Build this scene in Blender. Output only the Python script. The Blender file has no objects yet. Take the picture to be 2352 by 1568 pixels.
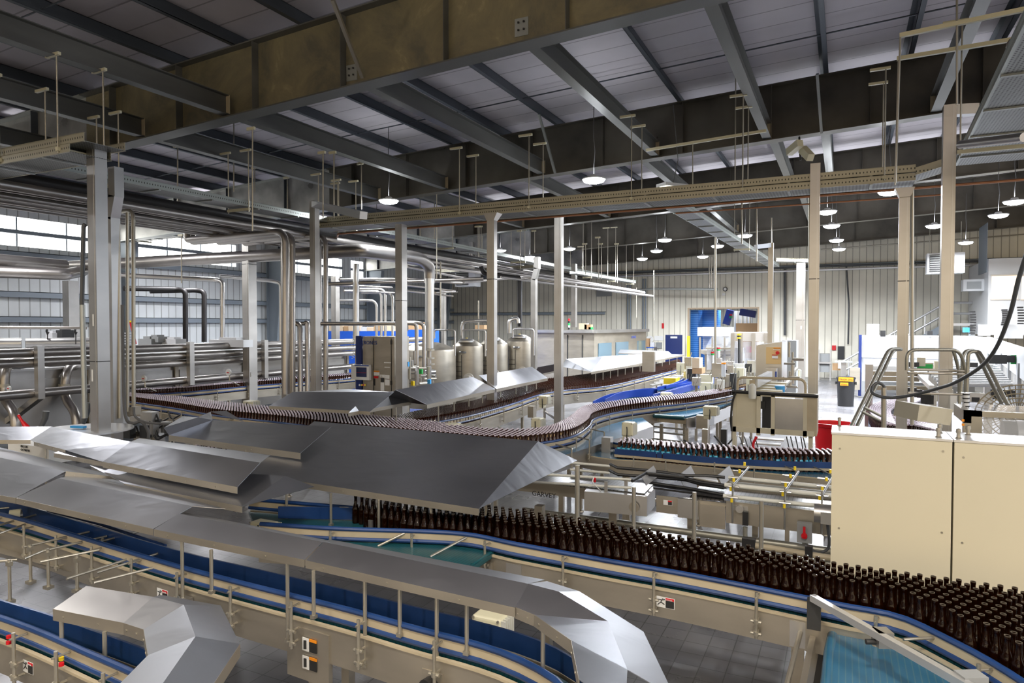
import bpy, math, random
from mathutils import Vector, Matrix
random.seed(7)
PI = math.pi
SC = bpy.context.scene
COL = SC.collection
# ------------------------------------------------------------------ camera
F, CX, CY, H = 1560.0, 1176.0, 784.0, 2.7
TH, PH = math.atan(764 / 1560.), math.atan(39 / 1560.)
FW = Vector((-math.sin(TH) * math.cos(PH), math.cos(TH) * math.cos(PH), -math.sin(PH)))
RT = Vector((math.cos(TH), math.sin(TH), 0))
UP = RT.cross(FW)
EYE = Vector((0, 0, H))
cam = bpy.data.cameras.new('camera')
cam.sensor_width = 36
cam.lens = F / 2352 * 36
cam.clip_end = 300
co = bpy.data.objects.new('camera', cam)
COL.objects.link(co)
co.matrix_world = Matrix((RT, UP, -FW)).transposed().to_4x4()
co.location = EYE
SC.camera = co
def ray(x, y):
    return FW + RT * ((x - CX) / F) - UP * ((y - CY) / F)
def PZ(x, y, z):
    d = ray(x, y); return EYE + d * ((z - H) / d.z)
def PY(x, y, Y):
    d = ray(x, y); return EYE + d * (Y / d.y)
def PX(x, y, X):
    d = ray(x, y); return EYE + d * (X / d.x)
def PD(x, y, t):
    return EYE + ray(x, y) * t
def V(*a):
    return Vector(a)
# ------------------------------------------------------------------ materials
def mat(name, col, rough=0.5, metal=0.0, **k):
    m = bpy.data.materials.new(name); m.use_nodes = True
    nt = m.node_tree; b = nt.nodes['Principled BSDF']
    b.inputs['Base Color'].default_value = (*col, 1)
    b.inputs['Roughness'].default_value = rough
    b.inputs['Metallic'].default_value = metal
    if 'trans' in k:
        b.inputs['Transmission Weight'].default_value = k['trans']
    if 'ior' in k:
        b.inputs['IOR'].default_value = k['ior']
    if 'emit' in k:
        b.inputs['Emission Color'].default_value = (*k.get('ecol', col), 1)
        b.inputs['Emission Strength'].default_value = k['emit']
    if 'alpha' in k:
        b.inputs['Alpha'].default_value = k['alpha']
    if 'noise' in k:                      # (scale xyz, amount, contrast)
        sc, amt, det = k['noise']
        tc = nt.nodes.new('ShaderNodeTexCoord'); mp = nt.nodes.new('ShaderNodeMapping')
        mp.inputs['Scale'].default_value = sc
        nt.links.new(tc.outputs['Object'], mp.inputs['Vector'])
        n = nt.nodes.new('ShaderNodeTexNoise'); n.inputs['Scale'].default_value = 1.0
        n.inputs['Detail'].default_value = det
        nt.links.new(mp.outputs[0], n.inputs['Vector'])
        r = nt.nodes.new('ShaderNodeMapRange')
        r.inputs['From Min'].default_value = 0.3; r.inputs['From Max'].default_value = 0.7
        r.inputs['To Min'].default_value = 1 - amt; r.inputs['To Max'].default_value = 1 + amt
        nt.links.new(n.outputs[0], r.inputs[0])
        mx = nt.nodes.new('ShaderNodeVectorMath'); mx.operation = 'SCALE'
        mx.inputs[0].default_value = col
        nt.links.new(r.outputs[0], mx.inputs['Scale'])
        nt.links.new(mx.outputs[0], b.inputs['Base Color'])
        r2 = nt.nodes.new('ShaderNodeMath'); r2.operation = 'MULTIPLY'
        r2.inputs[1].default_value = rough
        nt.links.new(r.outputs[0], r2.inputs[0]); nt.links.new(r2.outputs[0], b.inputs['Roughness'])
    return m
def N(m, t):
    return m.node_tree.nodes.new(t)
def L(m, a, b):
    m.node_tree.links.new(a, b)
BR = ((2, 2, 2), .08, 4)
M = {}
M['hood'] = mat('brushed_stainless_sheet', (.43, .44, .47), .35, 1, noise=((1.1, 1.1, 1.1), .08, 3))
m = M['hood']; tc = N(m, 'ShaderNodeTexCoord'); mp = N(m, 'ShaderNodeMapping'); mp.inputs['Scale'].default_value = (1.3, 2.2, 1.3); nz = N(m, 'ShaderNodeTexNoise')
nz.inputs['Scale'].default_value = 1.6; nz.inputs['Detail'].default_value = 2.5; nz.inputs['Distortion'].default_value = .8; bp = N(m, 'ShaderNodeBump'); bp.inputs['Strength'].default_value = .2; bp.inputs['Distance'].default_value = .03
L(m, tc.outputs['Object'], mp.inputs[0]); L(m, mp.outputs[0], nz.inputs['Vector']); L(m, nz.outputs[0], bp.inputs['Height']); L(m, bp.outputs[0], m.node_tree.nodes['Principled BSDF'].inputs['Normal'])
M['frame'] = mat('warmlit_frame_stainless', (.44, .40, .33), .38, .75, noise=((2, 2, 6), .10, 5))  # stainless with the warm light tinted into its base colour
M['steel'] = mat('stainless_steel', (.55, .54, .52), .30, .9, noise=BR)
M['pipe'] = mat('stainless_pipe', (.40, .375, .35), .34, .95, noise=((1, 1, 1), .14, 3))
M['post'] = mat('stainless_duct_sheet', (.52, .50, .47), .33, .85, noise=((1, 1, 2), .12, 5))
M['rod'] = mat('zinc_plated_rod', (.46, .43, .36), .38, .8)
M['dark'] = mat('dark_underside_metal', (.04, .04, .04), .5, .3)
M['black'] = mat('black_rubber', (.015, .015, .016), .45)
M['blackpipe'] = mat('black_pipe_insulation', (.02, .018, .018), .5)
M['blue'] = mat('blue_plastic_rail', (.012, .045, .16), .35, noise=((4, 4, 4), .2, 3))
M['bluebright'] = mat('bright_blue_plastic', (.02, .07, .42), .35)
M['navy'] = mat('navy_paint', (.01, .025, .14), .4)
M['beige'] = mat('beige_plastic_strip', (.46, .39, .27), .5, noise=((5, 5, 5), .08, 3))
M['cream'] = mat('cream_paint', (.60, .55, .41), .5, noise=((1, 1, 1), .03, 5))
M['white'] = mat('white_paint', (.62, .63, .64), .4)
M['whiteplastic'] = mat('white_plastic_rail', (.66, .66, .60), .45)
M['motor'] = mat('cream_motor_housing', (.74, .70, .50), .4)
M['yellow'] = mat('yellow_plastic', (.85, .62, .02), .4)
M['red'] = mat('red_plastic', (.62, .005, .012), .35)
M['orange'] = mat('orange_label', (.9, .3, .01), .5)
M['green'] = mat('green_plastic', (.02, .4, .08), .4)
M['sky'] = mat('light_blue_plastic', (.05, .35, .75), .4)
M['card'] = mat('brown_cardboard', (.40, .25, .13), .8)
M['cardlight'] = mat('pale_cardboard', (.60, .47, .33), .8)
M['boxblue'] = mat('blue_bin_plastic', (.01, .09, .52), .4)
M['paper'] = mat('white_label_paper', (.82, .82, .80), .6)
M['ink'] = mat('black_ink', (.02, .02, .02), .6)
M['inkblue'] = mat('blue_ink', (.03, .07, .30), .5)
M['olive'] = mat('orange_yellow_panel', (.72, .50, .22), .5)
M['copper'] = mat('copper_pipe', (.42, .20, .11), .35, .8)
M['galv'] = mat('galvanised_steel', (.42, .44, .42), .42, .6, noise=BR)
M['girt'] = mat('blue_grey_girt', (.25, .29, .33), .5, .2)
M['purlin'] = mat('dark_blue_grey_purlin', (.075, .088, .105), .45, .3, noise=((1, .4, 1), .25, 4))
M['ibeam'] = mat('dull_painted_beam', (.13, .13, .12), .45, .3, noise=((1, .4, 2), .3, 5))
M['greytube'] = mat('grey_green_tube', (.33, .32, .27), .38, .6)
M['greybox'] = mat('grey_enclosure', (.28, .29, .29), .5)
M['screen'] = mat('screen_blue', (.02, .03, .10), .2)
M['aluminium'] = mat('aluminium_panel', (.72, .72, .72), .3, .7)
M['lampglass'] = mat('lit_lamp_lens', (1, 1, 1), .5, emit=22, ecol=(.93, .96, 1))
M['lampglass_warm'] = mat('lit_warm_lens', (1, 1, 1), .5, emit=2.2, ecol=(1, .9, .7))
M['window'] = mat('bright_window_pane', (1, 1, 1), .5, emit=4.5, ecol=(1, .99, .95))
M['officewin'] = mat('lit_office_window', (.9, .8, .65), .3, emit=.7, ecol=(1, .82, .62))
M['doorglass'] = mat('tinted_door_glass', (.10, .15, .18), .08)
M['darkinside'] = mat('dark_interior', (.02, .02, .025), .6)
M['clear'] = mat('clear_plastic_panel', (.8, .82, .86), .05, alpha=.28)
M['cap'] = mat('silver_lilac_cap', (.58, .50, .56), .35, .3)
M['lip'] = mat('thick_glass_rim', (.05, .04, .03), .05)
M['labelblue'] = mat('pale_blue_bottle_label', (.06, .42, .62), .4)
M['neckglint'] = mat('gold_neck_glint', (.34, .23, .11), .35)  # specular streak on the bottle necks, painted as a gold strip
M['glass'] = mat('amber_glass', (.035, .008, .0012), .04, trans=.8, ior=1.4)
M['glassdark'] = mat('brown_filled_glass', (.035, .010, .005), .12)
M['wire'] = mat('grey_cable', (.10, .10, .10), .5)
M['wicker'] = mat('brown_mesh_guard', (.30, .26, .18), .6)
M['hose'] = mat('dark_grey_hose', (.07, .075, .08), .4)

# beam web: lamplight put into the olive tone, plus irregular worn patches
m = M['web'] = mat('lamplit_beam_paint', (.16, .145, .10), .42, .35)
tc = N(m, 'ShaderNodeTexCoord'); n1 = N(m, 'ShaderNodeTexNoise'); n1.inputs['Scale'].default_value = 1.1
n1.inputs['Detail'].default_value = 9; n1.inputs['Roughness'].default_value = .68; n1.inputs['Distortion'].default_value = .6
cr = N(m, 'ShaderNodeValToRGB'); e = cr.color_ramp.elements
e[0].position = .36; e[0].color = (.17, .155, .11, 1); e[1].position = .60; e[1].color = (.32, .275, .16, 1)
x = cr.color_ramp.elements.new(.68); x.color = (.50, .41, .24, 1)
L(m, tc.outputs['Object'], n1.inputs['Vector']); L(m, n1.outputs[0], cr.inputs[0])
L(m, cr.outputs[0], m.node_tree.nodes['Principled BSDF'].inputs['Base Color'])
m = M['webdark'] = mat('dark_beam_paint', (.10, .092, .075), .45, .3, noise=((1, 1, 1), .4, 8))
m = M['webdaylit'] = mat('daylit_silver_web', (.42, .42, .40), .38, .5, noise=((1.5, 1.5, 1.5), .35, 6))  # galvanised outer rafter web, window daylight put into its paler colour

def stripes(name, axis, period, duty, colA, colB, rough, metal=0., bump=0., slot=0., grid=0.):
    m = mat(name, colA, rough, metal)
    tc = N(m, 'ShaderNodeTexCoord'); s = N(m, 'ShaderNodeSeparateXYZ'); L(m, tc.outputs['Object'], s.inputs[0])
    d = N(m, 'ShaderNodeMath'); d.operation = 'DIVIDE'; d.inputs[1].default_value = period
    L(m, s.outputs[axis], d.inputs[0])
    f = N(m, 'ShaderNodeMath'); f.operation = 'FRACT'; L(m, d.outputs[0], f.inputs[0])
    g = N(m, 'ShaderNodeMath'); g.operation = 'LESS_THAN'; g.inputs[1].default_value = duty; L(m, f.outputs[0], g.inputs[0])
    if slot:
        ab = N(m, 'ShaderNodeMath'); ab.operation = 'ABSOLUTE'; L(m, s.outputs[2], ab.inputs[0])
        lt = N(m, 'ShaderNodeMath'); lt.operation = 'LESS_THAN'; lt.inputs[1].default_value = slot; L(m, ab.outputs[0], lt.inputs[0])
        ml = N(m, 'ShaderNodeMath'); ml.operation = 'MULTIPLY'; L(m, g.outputs[0], ml.inputs[0]); L(m, lt.outputs[0], ml.inputs[1]); g = ml
    if grid:
        d2 = N(m, 'ShaderNodeMath'); d2.operation = 'DIVIDE'; d2.inputs[1].default_value = grid; L(m, s.outputs[1 - axis], d2.inputs[0])
        f2 = N(m, 'ShaderNodeMath'); f2.operation = 'FRACT'; L(m, d2.outputs[0], f2.inputs[0])
        g2 = N(m, 'ShaderNodeMath'); g2.operation = 'LESS_THAN'; g2.inputs[1].default_value = .45; L(m, f2.outputs[0], g2.inputs[0])
        ml = N(m, 'ShaderNodeMath'); ml.operation = 'MULTIPLY'; L(m, g.outputs[0], ml.inputs[0]); L(m, g2.outputs[0], ml.inputs[1]); g = ml
    mx = N(m, 'ShaderNodeMix'); mx.data_type = 'RGBA'; L(m, g.outputs[0], mx.inputs['Factor'])
    mx.inputs[6].default_value = (*colA, 1); mx.inputs[7].default_value = (*colB, 1)
    n = N(m, 'ShaderNodeTexNoise'); n.inputs['Scale'].default_value = .8; n.inputs['Detail'].default_value = 5
    L(m, tc.outputs['Object'], n.inputs['Vector'])
    r = N(m, 'ShaderNodeMapRange'); r.inputs[1].default_value = .3; r.inputs[2].default_value = .7
    r.inputs[3].default_value = .9; r.inputs[4].default_value = 1.08; L(m, n.outputs[0], r.inputs[0])
    sc = N(m, 'ShaderNodeVectorMath'); sc.operation = 'SCALE'; L(m, mx.outputs[2], sc.inputs[0]); L(m, r.outputs[0], sc.inputs['Scale'])
    b = m.node_tree.nodes['Principled BSDF']; L(m, sc.outputs[0], b.inputs['Base Color'])
    if bump:
        bp = N(m, 'ShaderNodeBump'); bp.inputs['Distance'].default_value = bump; bp.inputs['Strength'].default_value = .8
        L(m, g.outputs[0], bp.inputs['Height']); L(m, bp.outputs[0], b.inputs['Normal'])
    return m
M['wallfar'] = stripes('cream_ribbed_wall_panel', 0, .305, .12, (.80, .77, .66), (.42, .40, .33), .5, .05, .03)
M['wallleft'] = stripes('white_ribbed_wall_panel', 1, .305, .12, (.74, .77, .77), (.42, .43, .42), .5, .05, .03)
M['deck'] = stripes('grey_roof_lining', 1, .61, .05, (.66, .62, .65), (.38, .35, .37), .6, .1, .01)
M['trayX'] = stripes('slotted_tray_side_x', 0, .05, .32, (.50, .47, .36), (.06, .06, .05), .4, .4, slot=.013)
M['trayY'] = stripes('slotted_tray_side_y', 1, .05, .32, (.40, .43, .40), (.06, .06, .05), .4, .5, slot=.013)
M['traybotX'] = stripes('punched_tray_bottom_x', 0, .05, .5, (.26, .265, .25), (.03, .03, .03), .45, .4, grid=.035)
M['traybotY'] = stripes('punched_tray_bottom_y', 1, .05, .5, (.30, .31, .30), (.03, .03, .03), .45, .4, grid=.035)
M['beltteal'] = stripes('teal_modular_belt', 0, .025, .2, (.012, .085, .10), (.005, .03, .04), .3)
M['beltblue'] = stripes('blue_modular_belt', 0, .03, .18, (.022, .12, .22), (.05, .15, .21), .25)
M['beltgrey'] = stripes('steel_slat_chain', 0, .04, .2, (.13, .125, .12), (.03, .03, .03), .3, .8)
M['bluefilm'] = stripes('blue_wrapped_stack', 2, .12, .3, (.03, .16, .55), (.10, .32, .75), .2)
# floor tiles
m = M['floor'] = mat('grey_quarry_tiles', (.25, .25, .27), .28)
tc = N(m, 'ShaderNodeTexCoord'); bt = N(m, 'ShaderNodeTexBrick')
bt.offset = 0; bt.inputs['Scale'].default_value = 1; bt.inputs['Brick Width'].default_value = .2
bt.inputs['Row Height'].default_value = .2; bt.inputs['Mortar Size'].default_value = .004
bt.inputs['Color1'].default_value = (.13, .128, .135, 1); bt.inputs['Color2'].default_value = (.165, .162, .17, 1)
bt.inputs['Mortar'].default_value = (.07, .07, .07, 1)
n = N(m, 'ShaderNodeTexNoise'); n.inputs['Scale'].default_value = .7; n.inputs['Detail'].default_value = 7
L(m, tc.outputs['Object'], bt.inputs['Vector']); L(m, tc.outputs['Object'], n.inputs['Vector'])
r = N(m, 'ShaderNodeMapRange'); r.inputs[1].default_value = .35; r.inputs[2].default_value = .65
r.inputs[3].default_value = .8; r.inputs[4].default_value = 1.1; L(m, n.outputs[0], r.inputs[0])
sc = N(m, 'ShaderNodeVectorMath'); sc.operation = 'SCALE'; L(m, bt.outputs[0], sc.inputs[0]); L(m, r.outputs[0], sc.inputs['Scale'])
b = m.node_tree.nodes['Principled BSDF']; L(m, sc.outputs[0], b.inputs['Base Color'])
r2 = N(m, 'ShaderNodeMapRange'); r2.inputs[1].default_value = .4; r2.inputs[2].default_value = .6
r2.inputs[3].default_value = .24; r2.inputs[4].default_value = .38; L(m, n.outputs[0], r2.inputs[0]); L(m, r2.outputs[0], b.inputs['Roughness'])

# ------------------------------------------------------------------ mesh builder
class MB:
    def __init__(s):
        s.v = []; s.f = []; s.m = []; s.mi = 0
    def mat(s, i):
        s.mi = i; return s
    def add(s, vs, fs):
        b = len(s.v); s.v += [tuple(v) for v in vs]
        for f in fs:
            s.f.append([i + b for i in f]); s.m.append(s.mi)
        return s
    def box(s, c, d, rz=0):
        c = Vector(c); x, y, z = d[0] / 2, d[1] / 2, d[2] / 2
        R = Matrix.Rotation(rz, 3, 'Z')
        vs = [c + R @ Vector((a * x, b * y, e * z)) for a, b, e in
              ((-1, -1, -1), (1, -1, -1), (1, 1, -1), (-1, 1, -1), (-1, -1, 1), (1, -1, 1), (1, 1, 1), (-1, 1, 1))]
        return s.add(vs, ((3, 2, 1, 0), (4, 5, 6, 7), (0, 1, 5, 4), (1, 2, 6, 5), (2, 3, 7, 6), (3, 0, 4, 7)))
    def span(s, a, b):                      # axis aligned box from corner to corner
        a = Vector(a); b = Vector(b); return s.box((a + b) / 2, [abs(b[i] - a[i]) for i in range(3)])
    def bar(s, p, q, w, h, up=(0, 0, 1)):   # box between two points
        p = Vector(p); q = Vector(q); d = (q - p).normalized(); u = Vector(up)
        if abs(d.dot(u)) > .98: u = Vector((0, 1, 0))
        sd = d.cross(u).normalized() * w / 2; u2 = sd.cross(d).normalized() * h / 2
        vs = [p - sd - u2, p + sd - u2, p + sd + u2, p - sd + u2, q - sd - u2, q + sd - u2, q + sd + u2, q - sd + u2]
        return s.add(vs, ((0, 1, 2, 3), (7, 6, 5, 4), (4, 5, 1, 0), (5, 6, 2, 1), (6, 7, 3, 2), (7, 4, 0, 3)))
    def tube(s, pts, r, n=8, cap=True):
        pts = [Vector(p) for p in pts]; ring = []
        d0 = (pts[1] - pts[0]).normalized()
        u = d0.orthogonal().normalized()
        b = len(s.v)
        for i, p in enumerate(pts):
            if i == 0: d = d0
            elif i == len(pts) - 1: d = (pts[-1] - pts[-2]).normalized()
            else: d = ((pts[i + 1] - p).normalized() + (p - pts[i - 1]).normalized()).normalized()
            u = (u - d * u.dot(d)).normalized(); w = d.cross(u)
            rr = r[i] if isinstance(r, (list, tuple)) else r
            for k in range(n):
                a = 2 * PI * k / n; s.v.append(tuple(p + (u * math.cos(a) + w * math.sin(a)) * rr))
        for i in range(len(pts) - 1):
            for k in range(n):
                k2 = (k + 1) % n
                s.f.append([b + i * n + k, b + i * n + k2, b + (i + 1) * n + k2, b + (i + 1) * n + k]); s.m.append(s.mi)
        if cap:
            s.f.append([b + k for k in range(n)][::-1]); s.m.append(s.mi)
            e = b + (len(pts) - 1) * n; s.f.append([e + k for k in range(n)]); s.m.append(s.mi)
        return s
    def lathe(s, prof, c, n=12, cap=True):
        c = Vector(c); b = len(s.v)
        for r, z in prof:
            for k in range(n):
                a = 2 * PI * k / n; s.v.append((c.x + r * math.cos(a), c.y + r * math.sin(a), c.z + z))
        for i in range(len(prof) - 1):
            for k in range(n):
                k2 = (k + 1) % n
                s.f.append([b + i * n + k, b + i * n + k2, b + (i + 1) * n + k2, b + (i + 1) * n + k]); s.m.append(s.mi)
        if not cap: return s
        if prof[0][0] > 1e-4: s.f.append([b + k for k in range(n)][::-1]); s.m.append(s.mi)
        e = b + (len(prof) - 1) * n
        if prof[-1][0] > 1e-4: s.f.append([e + k for k in range(n)]); s.m.append(s.mi)
        return s
    def arc(s, keep, n=12):                 # keep only part of every lathe ring
        ok = [i for i in range(len(s.f)) if i % n < keep]; s.f = [s.f[i] for i in ok]; s.m = [s.m[i] for i in ok]; return s
    def ribbon(s, pts, z0, z1, th):         # vertical strip following a polyline
        pts = [Vector((p[0], p[1], 0)) for p in pts]; n = len(pts); nr = []
        for i in range(n):
            a = pts[max(0, i - 1)]; c = pts[min(n - 1, i + 1)]; d = (c - a).normalized(); nr.append(Vector((-d.y, d.x, 0)) * th / 2)
        vs = []
        for p, q in zip(pts, nr):
            for sg, z in ((-1, z0), (1, z0), (1, z1), (-1, z1)):
                w = p + q * sg; vs.append((w.x, w.y, z))
        fs = [(0, 1, 2, 3), tuple(4 * (n - 1) + k for k in (3, 2, 1, 0))]
        for i in range(n - 1):
            for k in range(4):
                k2 = (k + 1) % 4; fs.append((4 * i + k, 4 * (i + 1) + k, 4 * (i + 1) + k2, 4 * i + k2))
        return s.add(vs, fs)
    def slab(s, A, B, z, th):               # flat band between two polylines
        n = len(A); vs = []
        for a, b in zip(A, B):
            vs += [(a[0], a[1], z), (b[0], b[1], z), (b[0], b[1], z - th), (a[0], a[1], z - th)]
        fs = [(0, 1, 2, 3), tuple(4 * (n - 1) + k for k in (3, 2, 1, 0))]
        for i in range(n - 1):
            for k in range(4):
                k2 = (k + 1) % 4; fs.append((4 * i + k, 4 * (i + 1) + k, 4 * (i + 1) + k2, 4 * i + k2))
        return s.add(vs, fs)
    def sheet(s, poly, th):                 # planar polygon with thickness (offset downward along its normal)
        poly = [Vector(p) for p in poly]; nrm = Vector((0, 0, 0))
        for i in range(len(poly)):
            nrm += poly[i].cross(poly[(i + 1) % len(poly)])
        nrm.normalize()
        if nrm.z < 0 or (abs(nrm.z) < 1e-3 and nrm.y > 0): nrm = -nrm; poly = poly[::-1]
        n = len(poly); low = [p - nrm * th for p in poly]
        fs = [tuple(range(n)), tuple(range(2 * n - 1, n - 1, -1))]
        for i in range(n):
            j = (i + 1) % n; fs.append((j, i, n + i, n + j))
        return s.add(poly + low, fs)
    def build(s, name, mats, parent=None, smooth=True, ang=.7):
        me = bpy.data.meshes.new(name)
        off = Vector(parent.get('_o', (0, 0, 0))) if parent else Vector((0, 0, 0))
        me.from_pydata([tuple(Vector(v) - off) for v in s.v], [], s.f)
        for m_ in (mats if isinstance(mats, (list, tuple)) else [mats]):
            me.materials.append(M[m_])
        if any(s.m): me.polygons.foreach_set('material_index', s.m)
        me.update()
        if smooth:
            me.shade_smooth()
            me.set_sharp_from_angle(angle=ang)
        o = bpy.data.objects.new(name, me); COL.objects.link(o)
        if parent:
            o.parent = parent; o['_o'] = list(off)
        return o
USED = {}
def thing(name, label, cat, loc=(0, 0, 0), group=None):
    o = bpy.data.objects.new(name, None); COL.objects.link(o)
    o.empty_display_size = .1
    o.location = loc; o['_o'] = list(loc)
    o['label'] = label; o['category'] = cat
    if group: o['group'] = group
    return o
def tag(o, label, cat, group=None, kind=None):
    o['label'] = label; o['category'] = cat
    if group: o['group'] = group
    if kind: o['kind'] = kind
    return o
def struct(o):
    o['kind'] = 'structure'; return o
def arcpath(pts, r=.12, n=4):               # round the corners of a polyline
    pts = [Vector(p) for p in pts]; out = [pts[0]]
    for i in range(1, len(pts) - 1):
        a, b, c = pts[i - 1], pts[i], pts[i + 1]
        d1 = (a - b); d2 = (c - b); rr = min(r, d1.length * .45, d2.length * .45)
        p = b + d1.normalized() * rr; q = b + d2.normalized() * rr
        for k in range(n + 1):
            t = k / n; out.append(p * (1 - t) ** 2 + b * 2 * t * (1 - t) + q * t * t)
    out.append(pts[-1]); return out
def smoothpath(pts, n=6):                   # Catmull-Rom
    pts = [Vector(p) for p in pts]; P = [pts[0] * 2 - pts[1]] + pts + [pts[-1] * 2 - pts[-2]]; out = []
    for i in range(1, len(P) - 2):
        for k in range(n):
            t = k / n
            out.append(.5 * ((2 * P[i]) + (-P[i - 1] + P[i + 1]) * t + (2 * P[i - 1] - 5 * P[i] + 4 * P[i + 1] - P[i + 2]) * t * t + (-P[i - 1] + 3 * P[i] - 3 * P[i + 1] + P[i + 2]) * t ** 3))
    out.append(P[-2]); return out
def resample(pts, step):
    pts = [Vector(p) for p in pts]; out = [pts[0]]; acc = 0
    for a, b in zip(pts, pts[1:]):
        L_ = (b - a).length; t = step - acc
        while t <= L_:
            out.append(a.lerp(b, t / L_)); t += step
        acc = (acc + L_) % step if L_ else acc
    return out
def text(name, body, p, xdir, ydir, size, matn, parent=None, squash=1.0, ext=.0015, align='LEFT'):
    c = bpy.data.curves.new(name, 'FONT'); c.body = body; c.size = size; c.extrude = ext
    c.align_x = align; c.resolution_u = 2
    o = bpy.data.objects.new(name + '_src', c); COL.objects.link(o)
    dg = bpy.context.evaluated_depsgraph_get(); me = bpy.data.meshes.new_from_object(o.evaluated_get(dg))
    bpy.data.objects.remove(o)
    me.materials.clear(); me.materials.append(M[matn]); me.name = name
    x = Vector(xdir).normalized(); y = Vector(ydir).normalized(); z = x.cross(y)
    off = Vector(parent.get('_o', (0, 0, 0))) if parent else Vector((0, 0, 0))
    for v in me.vertices:
        v.co = Vector(p) - off + x * v.co.x * squash + y * v.co.y + z * (v.co.z + .003)
    t = bpy.data.objects.new(name, me); COL.objects.link(t)
    if parent: t.parent = parent
    return t
# ================================================================== ROOM
S = .0465
def zb(X): return 6.6 + S * X                 # underside of the rafters
DK = 1.15 + .24                               # rafter depth + purlin depth
X0, X1, Y0, Y1 = -23.0, 13.0, -26.0, 38.0
struct(MB().span((X0 - 1, Y0 - 6, -.1), (X1 + 8, 60, 0)).build('floor', 'floor', smooth=False))
mb = MB(); a, c = zb(X0 - .3) + DK, zb(X1) + DK
mb.add([(X0 - .3, Y0, a), (X1, Y0, c), (X1, Y1 + .3, c), (X0 - .3, Y1 + .3, a), (X0 - .3, Y0, a + .1), (X1, Y0, c + .1), (X1, Y1 + .3, c + .1), (X0 - .3, Y1 + .3, a + .1)],
       [(0, 1, 2, 3), (7, 6, 5, 4), (0, 4, 5, 1), (1, 5, 6, 2), (2, 6, 7, 3), (3, 7, 4, 0)])
struct(mb.build('ceiling', 'deck', smooth=False))
# far wall with a roll-up opening and a door
ox0, ox1, oz = -7.72, -4.15, 3.54
dx0, dx1, dz = -9.02, -8.08, 2.12
mb = MB()
for a, b, z0, z1 in ((X0, dx0, 0, 9), (dx0, dx1, dz, 9), (dx1, ox0, 0, 9), (ox0, ox1, oz, 9), (ox1, X1, 0, 9)):
    if z1 == 9: z1 = zb((a + b) / 2) + DK + .35 if False else 8.2
    mb.span((a, Y1, z0), (b, Y1 + .15, z1))
struct(mb.build('wall_far', 'wallfar', smooth=False))
mb = MB()
for a, b in (((ox0 - .08, Y1 - .03, 0), (ox0, Y1 + .2, oz + .08)), ((ox1, Y1 - .03, 0), (ox1 + .08, Y1 + .2, oz + .08)), ((ox0, Y1 - .03, oz), (ox1, Y1 + .2, oz + .08))):
    mb.span(a, b)
struct(mb.build('trim_1', 'cardlight', smooth=False))
d = struct(MB().span((dx0, Y1 - .02, 0), (dx1, Y1 + .06, dz)).build('door_1', 'navy', smooth=False))
mb = MB(); mb.span((dx0 + .1, Y1 - .06, 1.02), (dx0 + .16, Y1 - .02, 1.15)).tube([(dx0 + .13, Y1 - .07, 1.05), (dx0 + .25, Y1 - .07, 1.05)], .012)
mb.build('door_handle', 'steel', d)
MB().span((dx0 + .28, Y1 - .03, 1.93), (dx0 + .66, Y1 - .021, 2.04)).build('door_sign', 'paper', d)
# left wall with bright window strips
mb = MB()
wz0, wz1 = 5.12, 6.02
WIN = ((3.5, 14.9), (16.2, 20.6), (23.0, 27.3), (28.0, 29.0))
mb.span((X0 - .15, Y0, 0), (X0, Y1, wz0)); mb.span((X0 - .15, Y0, wz1), (X0, Y1, 7.0))
yy = Y0
for a, b in WIN:
    mb.span((X0 - .15, yy, wz0), (X0, a, wz1)); yy = b
mb.span((X0 - .15, yy, wz0), (X0, Y1, wz1))
struct(mb.build('wall_left', 'wallleft', smooth=False))
for i, (a, b) in enumerate(WIN):
    w = MB().span((X0 - .12, a, wz0), (X0 - .08, b, wz1)).build('window_%d' % (i + 1), 'window', smooth=False); struct(w)
    f = MB().span((X0 - .07, a, 5.50), (X0 + .05, b, 5.62))
    k = a + 1.2
    while k < b:
        f.span((X0 - .07, k - .02, wz0), (X0 - .03, k + .02, wz1)); k += 1.5
    f.build('window_frame', 'girt', w, smooth=False)
for i, z in enumerate((3.72, 2.95, 1.9, 4.95)):
    g = MB().span((X0, Y0, z - .02), (X0 + .2, Y1, z)).span((X0 + .17, Y0, z - .18), (X0 + .2, Y1, z)).build('wall_girt', 'girt', smooth=False)
    tag(g, ['blue grey wall girt just under mid height of left wall', 'blue grey wall girt level with the washer pipes on left wall', 'lowest blue grey girt on left wall behind the washer', 'highest blue grey girt on left wall under the windows'][i], 'girt')
for z, x0, x1 in ((5.75, X0, X1), (3.45, X0, -12.5)):
    g = MB().span((x0, Y1 - .2, z - .02), (x1, Y1, z)).span((x0, Y1 - .2, z - .16), (x1, Y1 - .17, z)).build('wall_girt', 'girt', smooth=False)
    tag(g, 'long blue grey girt high across far wall' if x1 == X1 else 'short blue grey girt on far wall behind the tanks', 'girt')
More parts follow.
